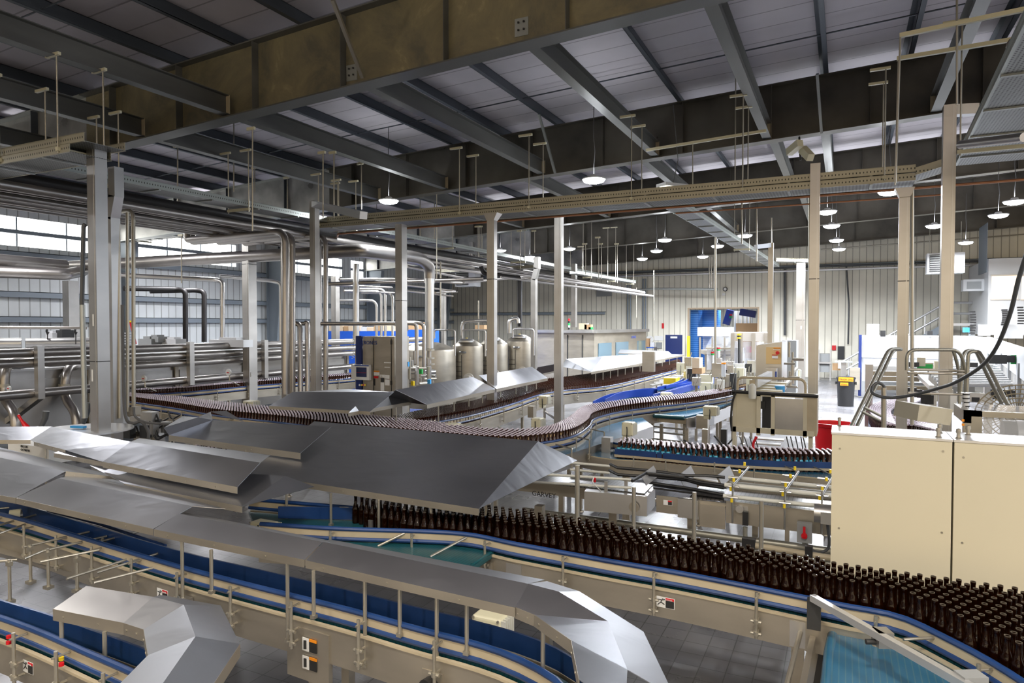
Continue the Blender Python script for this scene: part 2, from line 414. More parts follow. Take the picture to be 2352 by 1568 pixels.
for i, Y in enumerate((8.33, 15.27, 22.2, 29.15, 36.1)):
    zt = zb(X0)
    mb = MB()
    for a, b in ((-.02, .02),):
        mb.add([(X0 + .2, Y - .01, 0), (X0 + .55, Y - .01, 0), (X0 + 1.15, Y - .01, zt), (X0 + .2, Y - .01, zt), (X0 + .2, Y + .01, 0), (X0 + .55, Y + .01, 0), (X0 + 1.15, Y + .01, zt), (X0 + .2, Y + .01, zt)],
               [(0, 1, 2, 3), (7, 6, 5, 4), (1, 5, 6, 2), (0, 4, 5, 1), (3, 2, 6, 7), (0, 3, 7, 4)])
    mb.bar((X0 + .55, Y, 0), (X0 + 1.15, Y, zt), .25, .03, (1, 0, 0)).bar((X0 + .2, Y, 0), (X0 + .2, Y, zt), .25, .03, (1, 0, 0))
    o = mb.build('tapered_column', 'girt', smooth=False)
    tag(o, '%s tapered blue grey steel column on left wall' % ('nearest', 'second nearest', 'middle', 'second farthest', 'farthest')[i], 'column')

# ------------------------------------------------------------------ rafters
nm = ('nearest', 'second', 'third', 'fourth', 'farthest')
for i, Y in enumerate((8.33, 15.27, 22.2, 29.15, 36.1)):
    t = thing('roof_rafter', ['huge olive steel roof beam nearest the viewer with worn patches', 'dark steel roof beam second from the viewer behind the tray hangers', 'dark steel roof beam third from the viewer', 'dark steel roof beam fourth from the viewer', 'dark steel roof beam beside the far wall'][i], 'roof beam', (X0, Y, zb(X0)))
    for (xa, xb, mt, fm, nmn) in ((X0, -13.3, 'webdaylit', 'galv', 'outer_section'), (-13.3, X1, 'web' if i == 0 else 'webdark', 'ibeam' if i == 0 else 'webdark', 'main_section')):
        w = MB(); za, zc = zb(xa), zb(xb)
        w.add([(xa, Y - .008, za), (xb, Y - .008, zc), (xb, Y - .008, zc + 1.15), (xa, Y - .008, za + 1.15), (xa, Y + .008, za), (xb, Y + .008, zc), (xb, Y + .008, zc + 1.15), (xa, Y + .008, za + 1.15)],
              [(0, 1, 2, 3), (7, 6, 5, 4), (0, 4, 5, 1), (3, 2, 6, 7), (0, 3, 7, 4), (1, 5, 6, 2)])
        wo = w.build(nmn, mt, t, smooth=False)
        f = MB(); up = V(-S, 0, 1)
        f.bar((xa, Y, za + .01), (xb, Y, zc + .01), .30, .022, up).bar((xa, Y, za + 1.14), (xb, Y, zc + 1.14), .30, .022, up)
        f.build('flange', fm, t, smooth=False)
        x = xa + .9
        while x < xb:
            MB().span((x - .006, Y - .14, zb(x) + .02), (x + .006, Y + .14, zb(x) + 1.13)).build('stiffener_plate', fm if mt != 'webdaylit' else 'purlin', t, smooth=False); x += 1.83 if mt != 'webdaylit' else 2.4
    if i == 0:
        for px, py in ((808, 167), (1198, 62)):
            p = PY(px, py, Y - .012); b = MB().box(p, (.20, .012, .24)); b.mat(1)
            for a in (-.04, .04):
                for c in (-.05, .05): b.lathe([(.014, 0), (.014, .02)], p + V(a, -.02, c), 8)
            b.build('bolted_patch_plate', ['galv', 'dark'], t, smooth=False)
        p = PY(250, 335, Y - .2)
        MB().span((-13.5, Y - .16, zb(-13.3) - .03), (-12.9, Y + .16, zb(-13.3))).build('splice_plate', 'galv', t, smooth=False)
# brace angles rising from rafter flange to purlins
for j, (px, py, qx, qy, Y) in enumerate(((833, 178, 764, 0, 8.15), (1275, 397, 1238, 262, 15.1), (1887, 305, 1877, 170, 15.1))):
    p = PY(px, py, Y); q = PY(qx, qy, Y - .9)
    o = MB().bar(p, q, .05, .05).build('flange_brace', 'rod' if j == 0 else 'galv', smooth=False)
    tag(o, ('pale diagonal brace in front of the nearest roof beam', 'grey diagonal brace left of centre on second roof beam', 'grey diagonal brace on second roof beam above the corner camera pair')[j], 'brace')

# ------------------------------------------------------------------ purlins
xs = [1.03 + 1.46 * k for k in range(-15, 8)]
words = 'first second third fourth fifth sixth seventh eighth ninth tenth eleventh twelfth thirteenth fourteenth fifteenth sixteenth seventeenth eighteenth nineteenth twentieth twenty-first twenty-second twenty-third'.split()
for k, X in enumerate(xs):
    z = zb(X) + 1.15; mb = MB()
    mb.span((X - .004, Y0, z), (X + .004, Y1, z + .23)).span((X - .004, Y0, z), (X + .085, Y1, z + .008)).span((X - .085, Y0, z + .222), (X + .004, Y1, z + .23)).span((X + .077, Y0, z), (X + .085, Y1, z + .03))
    o = mb.build('roof_purlin', 'purlin', smooth=False)
    tag(o, 'dark blue grey roof purlin, %s from the left wall' % words[k], 'purlin', 'purlins under the roof deck')
# sag rods across the purlins
for k, Y in enumerate((3.2, 6.0, 10.6, 13.2, 17.6, 20.0, 25.0)):
    a = V(xs[0], Y, zb(xs[0]) + 1.2); b = V(xs[-1], Y + .0, zb(xs[-1]) + 1.2)
    o = MB().tube([a, b], .014, 6).build('sag_rod', 'purlin'); tag(o, 'thin dark rod across the purlins, %s counted from the viewer' % words[k], 'rod', 'rods between purlins')
# heavy lower beams carried by the rafter webs
def ibeam(mb, a, b, w, h, t=.014):
    a = Vector(a); b = Vector(b); u = V(0, 0, h / 2)
    mb.bar(a, b, t, h).bar(a + u, b + u, w, t).bar(a - u, b - u, w, t); return mb
LB = []
for X, ya, yb in ((-9.35, -6, 8.2), (-11.5, -6, 8.2), (-13.9, -6, 8.2), (-6.62, 8.45, 15.15), (-3.85, 8.45, 15.15), (-1.5, 8.45, 15.15), (1.5, 8.45, 15.15), (2.9, 8.45, 15.15),
                  (-9.35, 8.45, 15.15), (-11.5, 8.45, 15.15), (-7.2, 15.4, 22.05), (-4.2, 15.4, 22.05), (-1.4, 15.4, 22.05), (-.4, 15.4, 22.05), (-10.4, 15.4, 22.05), (-4.0, 22.3, 29.0), (-1.2, 22.3, 29.0)):
    LB.append((X, ya, yb))
bayw = {-6: 'in front of the nearest roof beam', 8.45: 'between nearest and second roof beams', 15.4: 'between second and third roof beams', 22.3: 'between third and fourth roof beams'}
cnt = {}
for X, ya, yb in sorted(LB):
    cnt[ya] = cnt.get(ya, 0) + 1
    t = thing('support_beam', '%s grey I-section support beam from the left %s' % (words[cnt[ya] - 1], bayw[ya]), 'beam', (X, ya, zb(X) + .25))
    mb = ibeam(MB(), (X, ya, zb(X) + .20), (X, yb, zb(X) + .20), .17, .31); mb.build('beam_body', 'ibeam', t, smooth=False)
    e = MB(); e.span((X - .09, yb - .01, zb(X) + .05), (X + .09, yb, zb(X) + .36)); e.build('end_plate', 'beige', t, smooth=False)

# ------------------------------------------------------------------ high bay lamps
LAMPS = [((1364, 415), 'white high bay lamp hanging below second roof beam at centre of picture'),
 ((893, 463), 'white high bay lamp hanging by itself left of centre above the tray'),
 ((2043, 443), 'white high bay lamp just below the end of the long tray'),
 ((1900, 488), 'highest lamp of the column of four beside the tall post'),
 ((1910, 520), 'second highest lamp of the column of four beside the tall post'),
 ((1921, 553), 'third highest lamp of the column of four beside the tall post'),
 ((1927, 573), 'lowest lamp of the column of four beside the tall post'),
 ((1527, 552), 'distant lamp left of the sloping tray near the far beam'),
 ((1508, 577), 'distant lamp directly below and left of the lamp by the sloping tray'),
 ((1308, 572), 'distant lamp just right of the second centre post'),
 ((866, 553), 'small lamp over the big pipe at left of centre'),
 ((1149, 576), 'small distant lamp just right of the flared centre post'),
 ((1475, 595), 'lowest distant lamp left of the far opening'),
 ((1614, 590), 'distant lamp straight above the far opening'),
 ((1648, 566), 'distant lamp above the right part of the far opening'),
 ((1711, 542), 'distant lamp behind the end of the sloping tray'),
 ((2146, 520), 'lamp hanging between the two right posts'),
 ((2293, 496), 'lamp right of the tallest right post, lower of the right pair'),
 ((2330, 465), 'lamp at the right edge, upper of the right pair'),
 ((2218, 558), 'lamp in front of the white wall heater at right'),
 ((1217, 591), 'very small distant lamp beside the grey sloped tray')]
lp0 = None
for i, ((px, py), lab) in enumerate(LAMPS):
    p = PZ(px, py, 5.6)
    if lp0 is None:
        lp0 = thing('high_bay_lamp', lab, 'lamp', (0, 0, 0), 'high bay lamps under the roof')
        MB().lathe([(.235, .02), (.245, .03), (.235, .045), (.12, .06), (.09, .075), (.07, .11), (.02, .115)], (0, 0, 0), 24).build('lamp_housing', 'white', lp0)
        MB().lathe([(.0, -.055), (.12, -.048), (.20, -.02), (.232, .03)], (0, 0, 0), 24).build('lamp_lens', 'lampglass', lp0)
        MB().tube([(0, 0, .11), (0, 0, .3), (.02, 0, .6), (-.01, 0, .9), (0, 0, 1.75)], .009, 6).build('hanging_cable', 'wire', lp0)
        lp0.location = p
    else:
        r = lp0.copy(); COL.objects.link(r); r.location = p; r['label'] = lab
        for ch in list(lp0.children):
            c = ch.copy(); COL.objects.link(c); c.parent = r
def lamp_light(p, power, size, col, name='lamp_light', up=.035):
    l = bpy.data.lights.new(name, 'AREA'); l.shape = 'DISK'; l.size = size; l.energy = power; l.color = col
    l.spread = math.radians(170)
    o = bpy.data.objects.new(name, l); COL.objects.link(o); o.location = p
    u = bpy.data.lights.new(name + '_up', 'AREA'); u.shape = 'DISK'; u.size = size; u.energy = power * up; u.color = col; u.spread = math.radians(175)  # upward disc added over each lamp to brighten beams and deck
    q = bpy.data.objects.new(name + '_up', u); COL.objects.link(q); q.location = p + V(0, 0, .20); q.rotation_euler = (PI, 0, 0)
    return o
for (px, py), lab in LAMPS:
    p = PZ(px, py, 5.6); t_ = (p - EYE).dot(FW); lamp_light(p - V(0, 0, .06), 215 if t_ < 18 else 400, .30, (.90, .94, 1.0))
# the rest of the hall's lamps, beside and behind the viewer (warmer bay)
for X, Y in ((-9, 1.5), (-4.5, 1.0), (0, .5), (4.5, 1), (9, 2), (-9, -5), (-3, -5), (3, -5), (9, -5), (-8, -12), (0, -12), (7, -12), (-4, -19), (4, -19), (8, 7), (8, 12), (-17, 2), (-17, 9), (-19, 16)):
    warm = (1.0, .92, .80) if Y < 1.6 else (.95, .95, 1.0)
    lamp_light(V(X, Y, 5.9), (60 if (X < -4 and Y > 0) else 150) if Y < 1.6 else 190, .42, warm, up=(1.4 if (X < -4 and Y > 0) else .6) if Y < 1.6 else .05)
# bar shaped linear lamp seen from below
t = thing('linear_lamp', 'long slim lamp with yellowish lens tilted beside the long tray', 'lamp', PZ(1550, 432, 5.5))
a, b = PZ(1518, 424, 5.45), PZ(1572, 430, 5.45)
MB().bar(a, b, .30, .06).build('lamp_housing', 'white', t); MB().bar(a - V(-.05, 0, .035), b - V(.05, 0, .035), .2, .01).build('lamp_lens', 'lampglass_warm', t)
MB().tube([(a + b) / 2, (a + b) / 2 + V(.1, 0, .5), (a + b) / 2 + V(0, 0, 1.6)], .008, 6).build('hanging_cable', 'wire', t)
# camera pair
t = thing('camera_pair', 'pair of cream camera housings on one bracket under second roof beam', 'camera', PY(1838, 345, 14.9))
for ch, (a, b) in (('camera_housing', ((1812, 350), (1838, 328))), ('camera_housing', ((1843, 342), (1862, 362)))):
    MB().bar(PY(*a, 14.9), PY(*b, 14.6), .13, .14).build(ch, 'motor', t)
MB().tube([PY(1836, 315, 15.2), PY(1837, 345, 14.9), PY(1839, 368, 14.9)], .02, 6).build('bracket', 'dark', t)

# ================================================================== TRAYS
def tray(label, a, b, w, axis, hang=(), z2=0.0, side='tray', bottom=True, rodtop=None, group=None):
    """cable tray from a to b (side rail nearest the viewer), w = width towards the far side"""
    a = Vector(a); b = Vector(b); t = thing('cable_tray', label, 'cable tray', a, group)
    wv = V(0, w, 0) if axis == 'X' else V(-w, 0, 0)
    sm, bm = ('trayX', 'traybotX') if axis == 'X' else ('trayY', 'traybotY')
    for off in (V(0, 0, 0), wv):
        mb = MB(); mb.bar(a + off, b + off, .006, .11).bar(a + off + V(0, 0, .055), b + off + V(0, 0, .055), .03, .004).bar(a + off - V(0, 0, .055), b + off - V(0, 0, .055), .03, .004)
        mb.build('side_rail', sm, t, smooth=False)
    mb = MB(); c = wv / 2
    mb.bar(a + c - V(0, 0, .05), b + c - V(0, 0, .05), w, .006); mb.build('tray_bottom', bm, t, smooth=False)
    n = int((b - a).length / 1.1)
    for k in range(n):
        p = a.lerp(b, (k + .5) / n) - V(0, 0, .065); MB().bar(p, p + wv, .04, .02).build('cross_rung', 'galv', t, smooth=False)
    for f in hang:
        p = a.lerp(b, f); top = rodtop if rodtop else zb(p.x) + .05
        MB().bar(p - wv * .1 - V(0, 0, .11), p + wv * 1.1 - V(0, 0, .11), .05, .05).build('strut_bar', 'motor', t, smooth=False)
        dd = V(.22, 0, 0)
        for q in (p - wv * .06, p + wv * 1.06):
            h = MB().tube([q - V(0, 0, .16), V(q.x, q.y, top)], .011, 6).build('hanger_rod', 'rod', t)
            MB().bar(V(q.x, q.y, top) - dd, V(q.x, q.y, top) + dd * .3, .04, .04).build('clip_bracket', 'motor', h, smooth=False)
    return t
A = PZ(752, 514, 5.1); B = PZ(2100, 393, 5.1); Ym = 12.15
tray('long cream slotted cable tray crossing the middle of the hall above the posts', (A.x, Ym, 5.1), (B.x, Ym, 5.1), .62, 'X', (.02, .33, .46, .63, .79, .965))
tray('lower half of the double cream tray, stacked right under the long one', (A.x, Ym - .01, 4.97), (B.x, Ym - .01, 4.97), .62, 'X')
tray('bent end piece of cream tray reaching towards tall right post', (B.x, Ym, 5.05), PZ(2170, 372, 5.15), .62, 'X')
tray('grey slotted cable tray at far upper left corner over the first post', (PZ(0, 355, 5.1).x - 3, 5.45, 5.1), (PZ(186, 312, 5.1).x, 5.45, 5.1), .55, 'X', (.63, .9), group=None)
tray('lower half of the double grey tray at upper left corner', (PZ(0, 355, 5.1).x - 3, 5.43, 4.99), (PZ(186, 325, 5.1).x, 5.43, 4.99), .55, 'X')
tray('long grey slotted cable tray running away along the left pipes', (-10.7, 6.3, 5.1), (-10.5, 36, 5.1), .5, 'Y', (.03, .12, .23, .38, .55, .75))
tray('grey slotted tray beyond left post crossing towards the window wall', PY(100, 570, 15.5), PY(420, 533, 15.5), .5, 'X', (.3, .7), rodtop=6.6)
tray('pale tray section hanging above the tanks before far wall heater', PY(1000, 622, 22.5), PY(1225, 612, 22.5), .5, 'X', (.5,), rodtop=6.6)
tray('bright silver tray sloping away from centre towards the right wall heater', PZ(1575, 470, 5.15), PZ(1790, 610, 5.15), .4, 'Y', (.5,))
tray('short silver tray crossing above grey post by far wall', PY(1783, 596, 24), PY(1870, 598, 24), .4, 'X', (), rodtop=6.8)
tray('steel tray ending in mid air left of the far wall louvre', PZ(1326, 625, 4.6), PZ(1460, 647, 4.6), .3, 'Y', (.2, .6, .95), rodtop=6.7)
tray('dark punched tray high at right edge rising towards the viewer', PZ(2390, -30, 5.1), PZ(2196, 372, 5.1), -.9, 'Y', (.8,))
t = thing('trapeze_strut', 'long cream strut bar hung by rods over the tall right posts, upper one', 'strut', PY(2230, 60, 8.5))
MB().bar(PY(2066, 82, 9.5), PY(2360, 20, 9.5), .05, .05).build('strut_bar', 'motor', t); MB().tube([PY(2068, 85, 9.5), PY(2057, 420, 9.5)], .012, 6).tube([PY(2198, 0, 9.5), PY(2198, 240, 9.5)], .012, 6).build('hanger_rod', 'rod', t)
t = thing('trapeze_strut', 'long cream strut bar hung by rods over the tall right posts, lower one', 'strut', PY(2230, 110, 9.8))
MB().bar(PY(2060, 135, 10.6), PY(2360, 85, 10.6), .05, .05).build('strut_bar', 'motor', t); MB().tube([PY(2064, 130, 10.6), PY(2056, 425, 10.6)], .012, 6).build('hanger_rod', 'rod', t)
t = thing('trapeze_strut', 'cream strut bar on rods left of the camera pair', 'strut', PY(1620, 322, 14))
MB().bar(PY(1484, 345, 13.6), PY(1760, 300, 13.6), .05, .05).build('strut_bar', 'motor', t); MB().tube([PY(1591, 330, 13.6), PY(1591, 425, 13.6)], .012, 6).tube([PY(1708, 200, 13.6), PY(1706, 410, 13.6)], .012, 6).tube([PY(1690, 160, 13.6), PY(1688, 440, 13.6)], .012, 6).build('hanger_rod', 'rod', t)
t = thing('overhead_pipe', 'steel support pipe crossing under the right edge tray', 'duct', PY(2230, 325, 9))
MB().tube([PY(2205, 332, 9.6), PY(2352, 315, 8.8)], .05, 10).build('support_pipe', 'pipe', t); MB().tube([PY(2325, 108, 7.6), PY(2360, 100, 7.5)], .08, 12).build('elbow_pipe', 'pipe', t)
# ================================================================== POSTS (square stainless cable ducts)
def duct(label, cx, t, y_top, w=.155, d=.155, zbot=0., kink=None, flare=0, arm=None, name='cable_duct_post', marks=(), cut=None):
    top = PD(cx, y_top, t); o = thing(name, label, 'duct post', (top.x, top.y, zbot))
    if kink:                                    # (y pixel where it bends, shift in x)
        zk = PD(cx, kink[0], t).z; sh = kink[1]
        MB().box((top.x + sh, top.y, (zbot + zk - .2) / 2), (w, d, zk - .2 - zbot)).build('duct_body', 'post', o, smooth=False)
        MB().bar((top.x + sh, top.y, zk - .22), (top.x, top.y, zk + .12), w * .93, d, (0, 1, 0)).build('offset_elbow', 'steel', o, smooth=False)
        MB().box((top.x, top.y, (zk + .1 + top.z) / 2), (w, d, top.z - zk - .1)).build('upper_duct', 'post', o, smooth=False)
    else:
        MB().box((top.x, top.y, (zbot + top.z) / 2), (w, d, top.z - zbot)).build('duct_body', 'post', o, smooth=False)
        MB().span((top.x + w * .22, top.y - d / 2 - .004, zbot + .02), (top.x + w * .30, top.y - d / 2, top.z - .02)).build('cover_seam', 'steel', o, smooth=False)
    if cut:
        z = PD(cx, cut, t).z
        MB().box((top.x, top.y, z), (w + .006, d + .006, .012)).build('joint_band', 'dark', o, smooth=False)
    if flare:
        a = w / 2; b = a + flare
        MB().add([(top.x - a, top.y - a, top.z - .14), (top.x + a, top.y - a, top.z - .14), (top.x + a, top.y + a, top.z - .14), (top.x - a, top.y + a, top.z - .14), (top.x - b, top.y - a, top.z), (top.x + b, top.y - a, top.z), (top.x + b, top.y + b, top.z), (top.x - b, top.y + b, top.z)],
                 [(3, 2, 1, 0), (4, 5, 6, 7), (0, 1, 5, 4), (1, 2, 6, 5), (2, 3, 7, 6), (3, 0, 4, 7)]).build('flared_collar', 'post', o, smooth=False)
    if arm:
        q = PD(arm[0], arm[1], arm[2]); MB().bar(top - V(0, 0, w * .45), q - V(0, 0, w * .45), w * .95, w * .9).build('duct_arm', 'aluminium', o, smooth=False)
    for (mx, my, mw, mh) in marks:
        p = PY(mx, my, top.y - d / 2 - .002); MB().box(p, (mw, .002, mh)).build('paper_label', 'paper', o, smooth=False)
    return o
duct('wide stainless post nearest the viewer at left, under the corner tray', 222, 9.2, 343, .175, .17, .6, marks=((214, 735, .03, .16), (212, 862, .03, .16)), cut=830)
duct('stainless post with offset elbow directly right of nearest left post', 266, 10.3, 385, .15, .15, .3, kink=(468, -.10), marks=((258, 988, .03, .1),))
duct('broad pale grey post standing before the tangle of pipes left of centre', 572, 17, 560, .22, .26, .8, cut=607, marks=((576, 860, .03, .12),))
duct('slim stainless post behind the rising pipe pair left of centre', 657, 15.5, 560, .15, .20, .8)
duct('stainless post with a silver arm at its top pointing right', 722, 14, 462, .14, .14, .8, arm=(835, 486, 11.5))
duct('broad stainless post standing beside the blue edged control cabinet', 921, 14.5, 516, .17, .19, .3, cut=690)
duct('centre post with a flared collar under the long tray', 1130, 13.0, 490, .155, .13, .3, flare=.07, cut=641)
duct('right one of the two centre posts, without collar', 1284, 14.6, 488, .165, .14, .2)
duct('thin post with an elbow at top standing behind the tanks', 1234, 20, 590, .15, .16, 1.2, kink=(625, -.1))
duct('thin brownish post on the roof of the large machine beyond the tanks', 1319, 26, 606, .17, .2, 2.6)
duct('tall cream lit post in front of the grey framed machine', 1873, 11, 375, .15, .04, 1.0, cut=640)
duct('tan post with brief top arm near the far opening', 1771, 14.5, 558, .10, .12, 2.3, arm=(1736, 562, 14.3))
duct('broad bluish grey post close to far wall right of opening', 1840, 22, 604, .26, .3, 0, cut=735, marks=((1840, 752, .03, .1),))
duct('right post with funnel collar behind the cream cabinet', 2078, 10.2, 432, .145, .06, .9, flare=.06, cut=645)
duct('tallest right post with a square elbow at its top', 2181, 9.2, 243, .15, .16, .9, arm=(2245, 240, 9.1), marks=((2190, 925, .075, .26),))
duct('grey post far left in front of left wall', 162, 20, 645, .3, .3, 0.0)
duct('short grey post left of tank row in front of far wall', 770, 23, 635, .2, .2, 1.5)
duct('narrow tan post standing behind the first tank', 1019, 24, 666, .12, .15, 1.8)

# ================================================================== PIPES
def pipe(label, pts, r, m='pipe', n=12, arc=.16, name='pipe', cat='pipe', clamps=0, group=None):
    o = thing(name, label, cat, pts[0], group)
    path = arcpath(pts, arc) if len(pts) > 2 else pts
    MB().tube(path, r, n).build('pipe_run', m, o)
    if clamps:
        for p in resample(pts, clamps)[1:]:
            MB().lathe([(r * 1.12, -.012), (r * 1.12, .012)], p, 10).build('pipe_clamp', 'rod', o) if False else MB().box(p, (r * 2.3, r * 2.3, .03)).build('pipe_clamp', 'rod', o, smooth=False)
    return o
# overhead bundle running along the hall at left
for k, (px, py, z, r, mt, lab) in enumerate((
    (0, 418, 4.95, .085, 'pipe', 'topmost thick steel pipe of the overhead bundle at left'),
    (0, 432, 4.82, .05, 'pipe', 'second pipe from the top of the overhead bundle at left'),
    (0, 446, 4.80, .075, 'blackpipe', 'black wrapped pipe in the overhead bundle at left'),
    (0, 458, 4.72, .06, 'pipe', 'brown steel pipe beneath the black one in overhead bundle'),
    (0, 470, 4.66, .05, 'pipe', 'lowest steel pipe of the overhead bundle at left'),
    (0, 402, 5.02, .10, 'blackpipe', 'black duct pipe above the overhead bundle at left'))):
    p = PZ(px, py, z); pipe(lab, [(p.x, p.y - 2, z), (p.x, 33, z)], r, mt)
for k, (px, py, r, mt, Y1_, lab) in enumerate(((283, 470, .07, 'pipe', 24, 'steel pipe right of the first posts passing over the big pipe'), (283, 492, .05, 'pipe', 21, 'thinner steel pipe beneath the one passing over the big pipe'), (300, 512, .045, 'pipe', 20, 'thin low pipe leading towards the elbowed pair'))):
    p = PZ(px, py, 4.7); pipe(lab, [(p.x, p.y - 3, 4.7), (p.x, Y1_, 4.7)], r, mt)
pipe('thin brown conduit rod lying under the cream tray with small fittings', [PZ(775, 545, 4.82), PZ(776, 537, 4.82), PZ(2352, 412, 4.85)], .022, 'copper', arc=.08)
pipe('second thin rod parallel under the cream tray', [PZ(795, 533, 4.88), PZ(2180, 425, 4.88)], .016, 'rod')
pipe('orange copper pipe below the tray at right', [PZ(1552, 490, 4.75), PZ(2180, 446, 4.75)], .014, 'copper')
Yb = 12.4
pipe('very large stainless pipe crossing left half and bending down at centre', [PZ(145, 612, 4.35), PZ(830, 575, 4.42), PZ(850, 577, 4.42), PY(965, 592, 14.5), PY(987, 612, 15.2), PY(987, 650, 15.2)], .15, 'pipe', 20, arc=.5)
pipe('upper thick pipe entering from the left edge', [PZ(-120, 588, 4.3), PZ(150, 610, 4.3)], .16, 'pipe', 20)
pipe('lower thick pipe ending in a segmented elbow at left edge', [PZ(-120, 620, 4.0), PZ(150, 630, 4.0), PZ(190, 622, 4.2)], .15, 'pipe', 20)
pipe('shiny insulated vertical pipe with flange in front of first tank', [PD(987, 640, 17.5), PD(986, 800, 17.5)], .12, 'steel', 18)
o = pipe('rusty flanged valve body under the shiny insulated pipe', [PD(986, 800, 17.5), PD(986, 880, 17.5)], .055, 'pipe', 12)
for y in (803, 822, 836, 866): MB().lathe([(.14, -.02), (.14, .02)], PD(986, y, 17.5), 16).build('flange', 'rod', o)
# vertical pairs
for (xb, yt, xt, ytl, t, r, lab) in ((655, 531, 430, 551, 14.0, .075, 'front pipe of tall elbow pair left of centre'), (671, 537, 440, 556, 14.3, .07, 'rear pipe of tall elbow pair left of centre'),
                                (733, 540, 500, 558, 15.0, .058, 'left pipe of thin elbow pair left of centre'), (748, 541, 560, 560, 15.3, .058, 'right pipe of thin elbow pair left of centre')):
    pipe(lab, [PD(xt, ytl - 18, t + 1.2), PD(xt, ytl, t + 1.2), PD(xb, yt, t), PD(xb, 905, t)], r, 'pipe', arc=.25)
pipe('left of two short bent pipes below the tall pairs', [PD(665, 742, 14.6), PD(689, 743, 14.6), PD(690, 912, 14.4)], .055, 'pipe')
pipe('right of two short bent pipes below the tall pairs', [PD(700, 741, 14.6), PD(706, 742, 14.6), PD(707, 912, 14.4)], .055, 'pipe')
pipe('long horizontal handrail pipe before the blue bins', [PD(690, 743, 15), PD(908, 743, 15)], .045, 'pipe')
pipe('left bent pipe beyond broad post beside cabinet', [PD(935, 742, 16.5), PD(957, 743, 16.5), PD(957, 884, 16.5)], .05, 'pipe')
pipe('right bent pipe beyond broad post beside cabinet', [PD(935, 740, 17), PD(974, 741, 17), PD(974, 884, 17)], .05, 'pipe')
pipe('thin vertical tube left of the two near left tubes', [PD(293, 488, 10.6), PD(293, 945, 10.6)], .027, 'rod')
pipe('hooked thin vertical tube right of two near left posts', [PD(280, 486, 11), PD(306, 482, 10.8), PD(307, 935, 10.8)], .03, 'rod')
pipe('thin tube close against the second left post', [PD(273, 480, 10.4), PD(275, 960, 10.4)], .02, 'rod')
pipe('grey conduit standing left of the nearest left post', [PD(196, 515, 9.4), PD(192, 520, 9.4), PD(188, 700, 9.4)], .03, 'hose')
pipe('galvanised strut standing left of the nearest left post, below the grey conduit', [PD(189, 700, 9.3), PD(195, 960, 9.3)], .035, 'galv')
pipe('left black pipe bending down in front of left wall', [PD(285, 662, 21), PD(405, 664, 22.5), PD(426, 668, 22.5), PD(426, 785, 22.5)], .085, 'blackpipe', arc=.4)
pipe('right black pipe bending down in front of left wall', [PD(345, 668, 22), PD(450, 666, 23), PD(469, 670, 23), PD(469, 785, 23)], .085, 'blackpipe', arc=.4)
pipe('steel pipe bending down right of the two black pipes', [PD(278, 632, 20), PD(490, 642, 21), PD(511, 645, 21), PD(511, 785, 21)], .075, 'steel', arc=.35)
pipe('steel pipe bending down behind broad pale post', [PD(505, 634, 21), PD(625, 645, 22), PD(645, 650, 22), PD(645, 785, 22)], .06, 'steel', arc=.3)
pipe('black pipe dropping to the tank valve at centre', [PD(1105, 612, 22), PD(1112, 630, 22), PD(1185, 632, 21.5), PD(1194, 640, 21.5), PD(1194, 750, 21.5)], .075, 'blackpipe', arc=.35)
pipe('long thin pipe crossing behind the posts over the tanks', [PD(755, 652, 19), PD(1110, 640, 19)], .055, 'pipe')
pipe('double vertical insulated pipe left of control cabinet', [PD(818, 606, 19), PD(818, 790, 19)], .09, 'steel')
for i, (x, y, x2) in enumerate(((876, 668, 800), (885, 664, 820), (902, 672, 830), (865, 690, 780))):
    pipe('%s slim bent pipe from the left behind cabinet' % words[i], [PD(x2, y, 24), PD(x, y, 24), PD(x, 790, 24)], .05, 'steel', arc=.25)
for i, (x, yt, yb) in enumerate(((1228, 626, 760), (1012, 600, 760), (1099, 690, 790))):
    pipe('%s thin upright rod among the tanks from the left' % words[i], [PD(x, yt, 21), PD(x, yb, 21)], .025, 'rod', name='upright_rod', cat='rod')
pipe('dark pipe fixed along the far wall, upper one', [(-14, 37.7, 5.62), (X1, 37.7, 5.62)], .05, 'hose')
pipe('pale pipe fixed along the far wall, lower one', [(-14, 37.6, 5.45), (X1, 37.6, 5.45)], .06, 'aluminium')
pipe('thin pipe high on far wall under the beams', [PY(1885, 573, 37.5), PY(2352, 538, 37.5)], .03, 'rod')
for i, (x, y0, y1) in enumerate(((1442, 640, 775), (1448, 640, 775), (1477, 640, 775), (1483, 640, 775))):
    pipe('%s grey conduit from the left running down far wall' % words[i], [PY(x, y0, 37.85), PY(x, y1, 37.85)], .045, 'girt', name='conduit', cat='conduit')
pipe('black conduit with brackets down far wall at right', [PY(1944, 612, 37.8), PY(1950, 700, 37.8), PY(1948, 790, 37.8)], .04, 'hose', name='conduit', cat='conduit')
pipe('dark conduit hugging post edge at far wall', [PY(1803, 618, 37.8), PY(1803, 770, 37.8)], .07, 'hose', name='conduit', cat='conduit')
pipe('blue grey horizontal pipe held in front of far wall', [PY(1430, 668, 36), PY(1505, 663, 36), PY(1648, 664, 36)], .06, 'galv')
for i, x in enumerate((1629, 1634, 1640, 1645)):
    pipe('%s of four silver drops joining horizontal pipe at far wall' % words[i], [PY(x, 590, 36), PY(x, 663, 36)], .03, 'steel')
for i, (x, yt, yb, t) in enumerate(sorted(((1643, 545, 940, 17), (1860, 430, 880, 12), (2095, 430, 975, 10.3), (1502, 620, 735, 30), (1462, 660, 730, 33), (1704, 430, 560, 17), (1738, 480, 600, 18), (1772, 500, 560, 19)))):
    pipe('thin vertical tube, %s from the left right of the centre posts' % words[i], [PD(x, yt, t), PD(x, yb, t)], .028 if yb > 800 else .02, 'rod', name='vertical_tube', cat='tube')
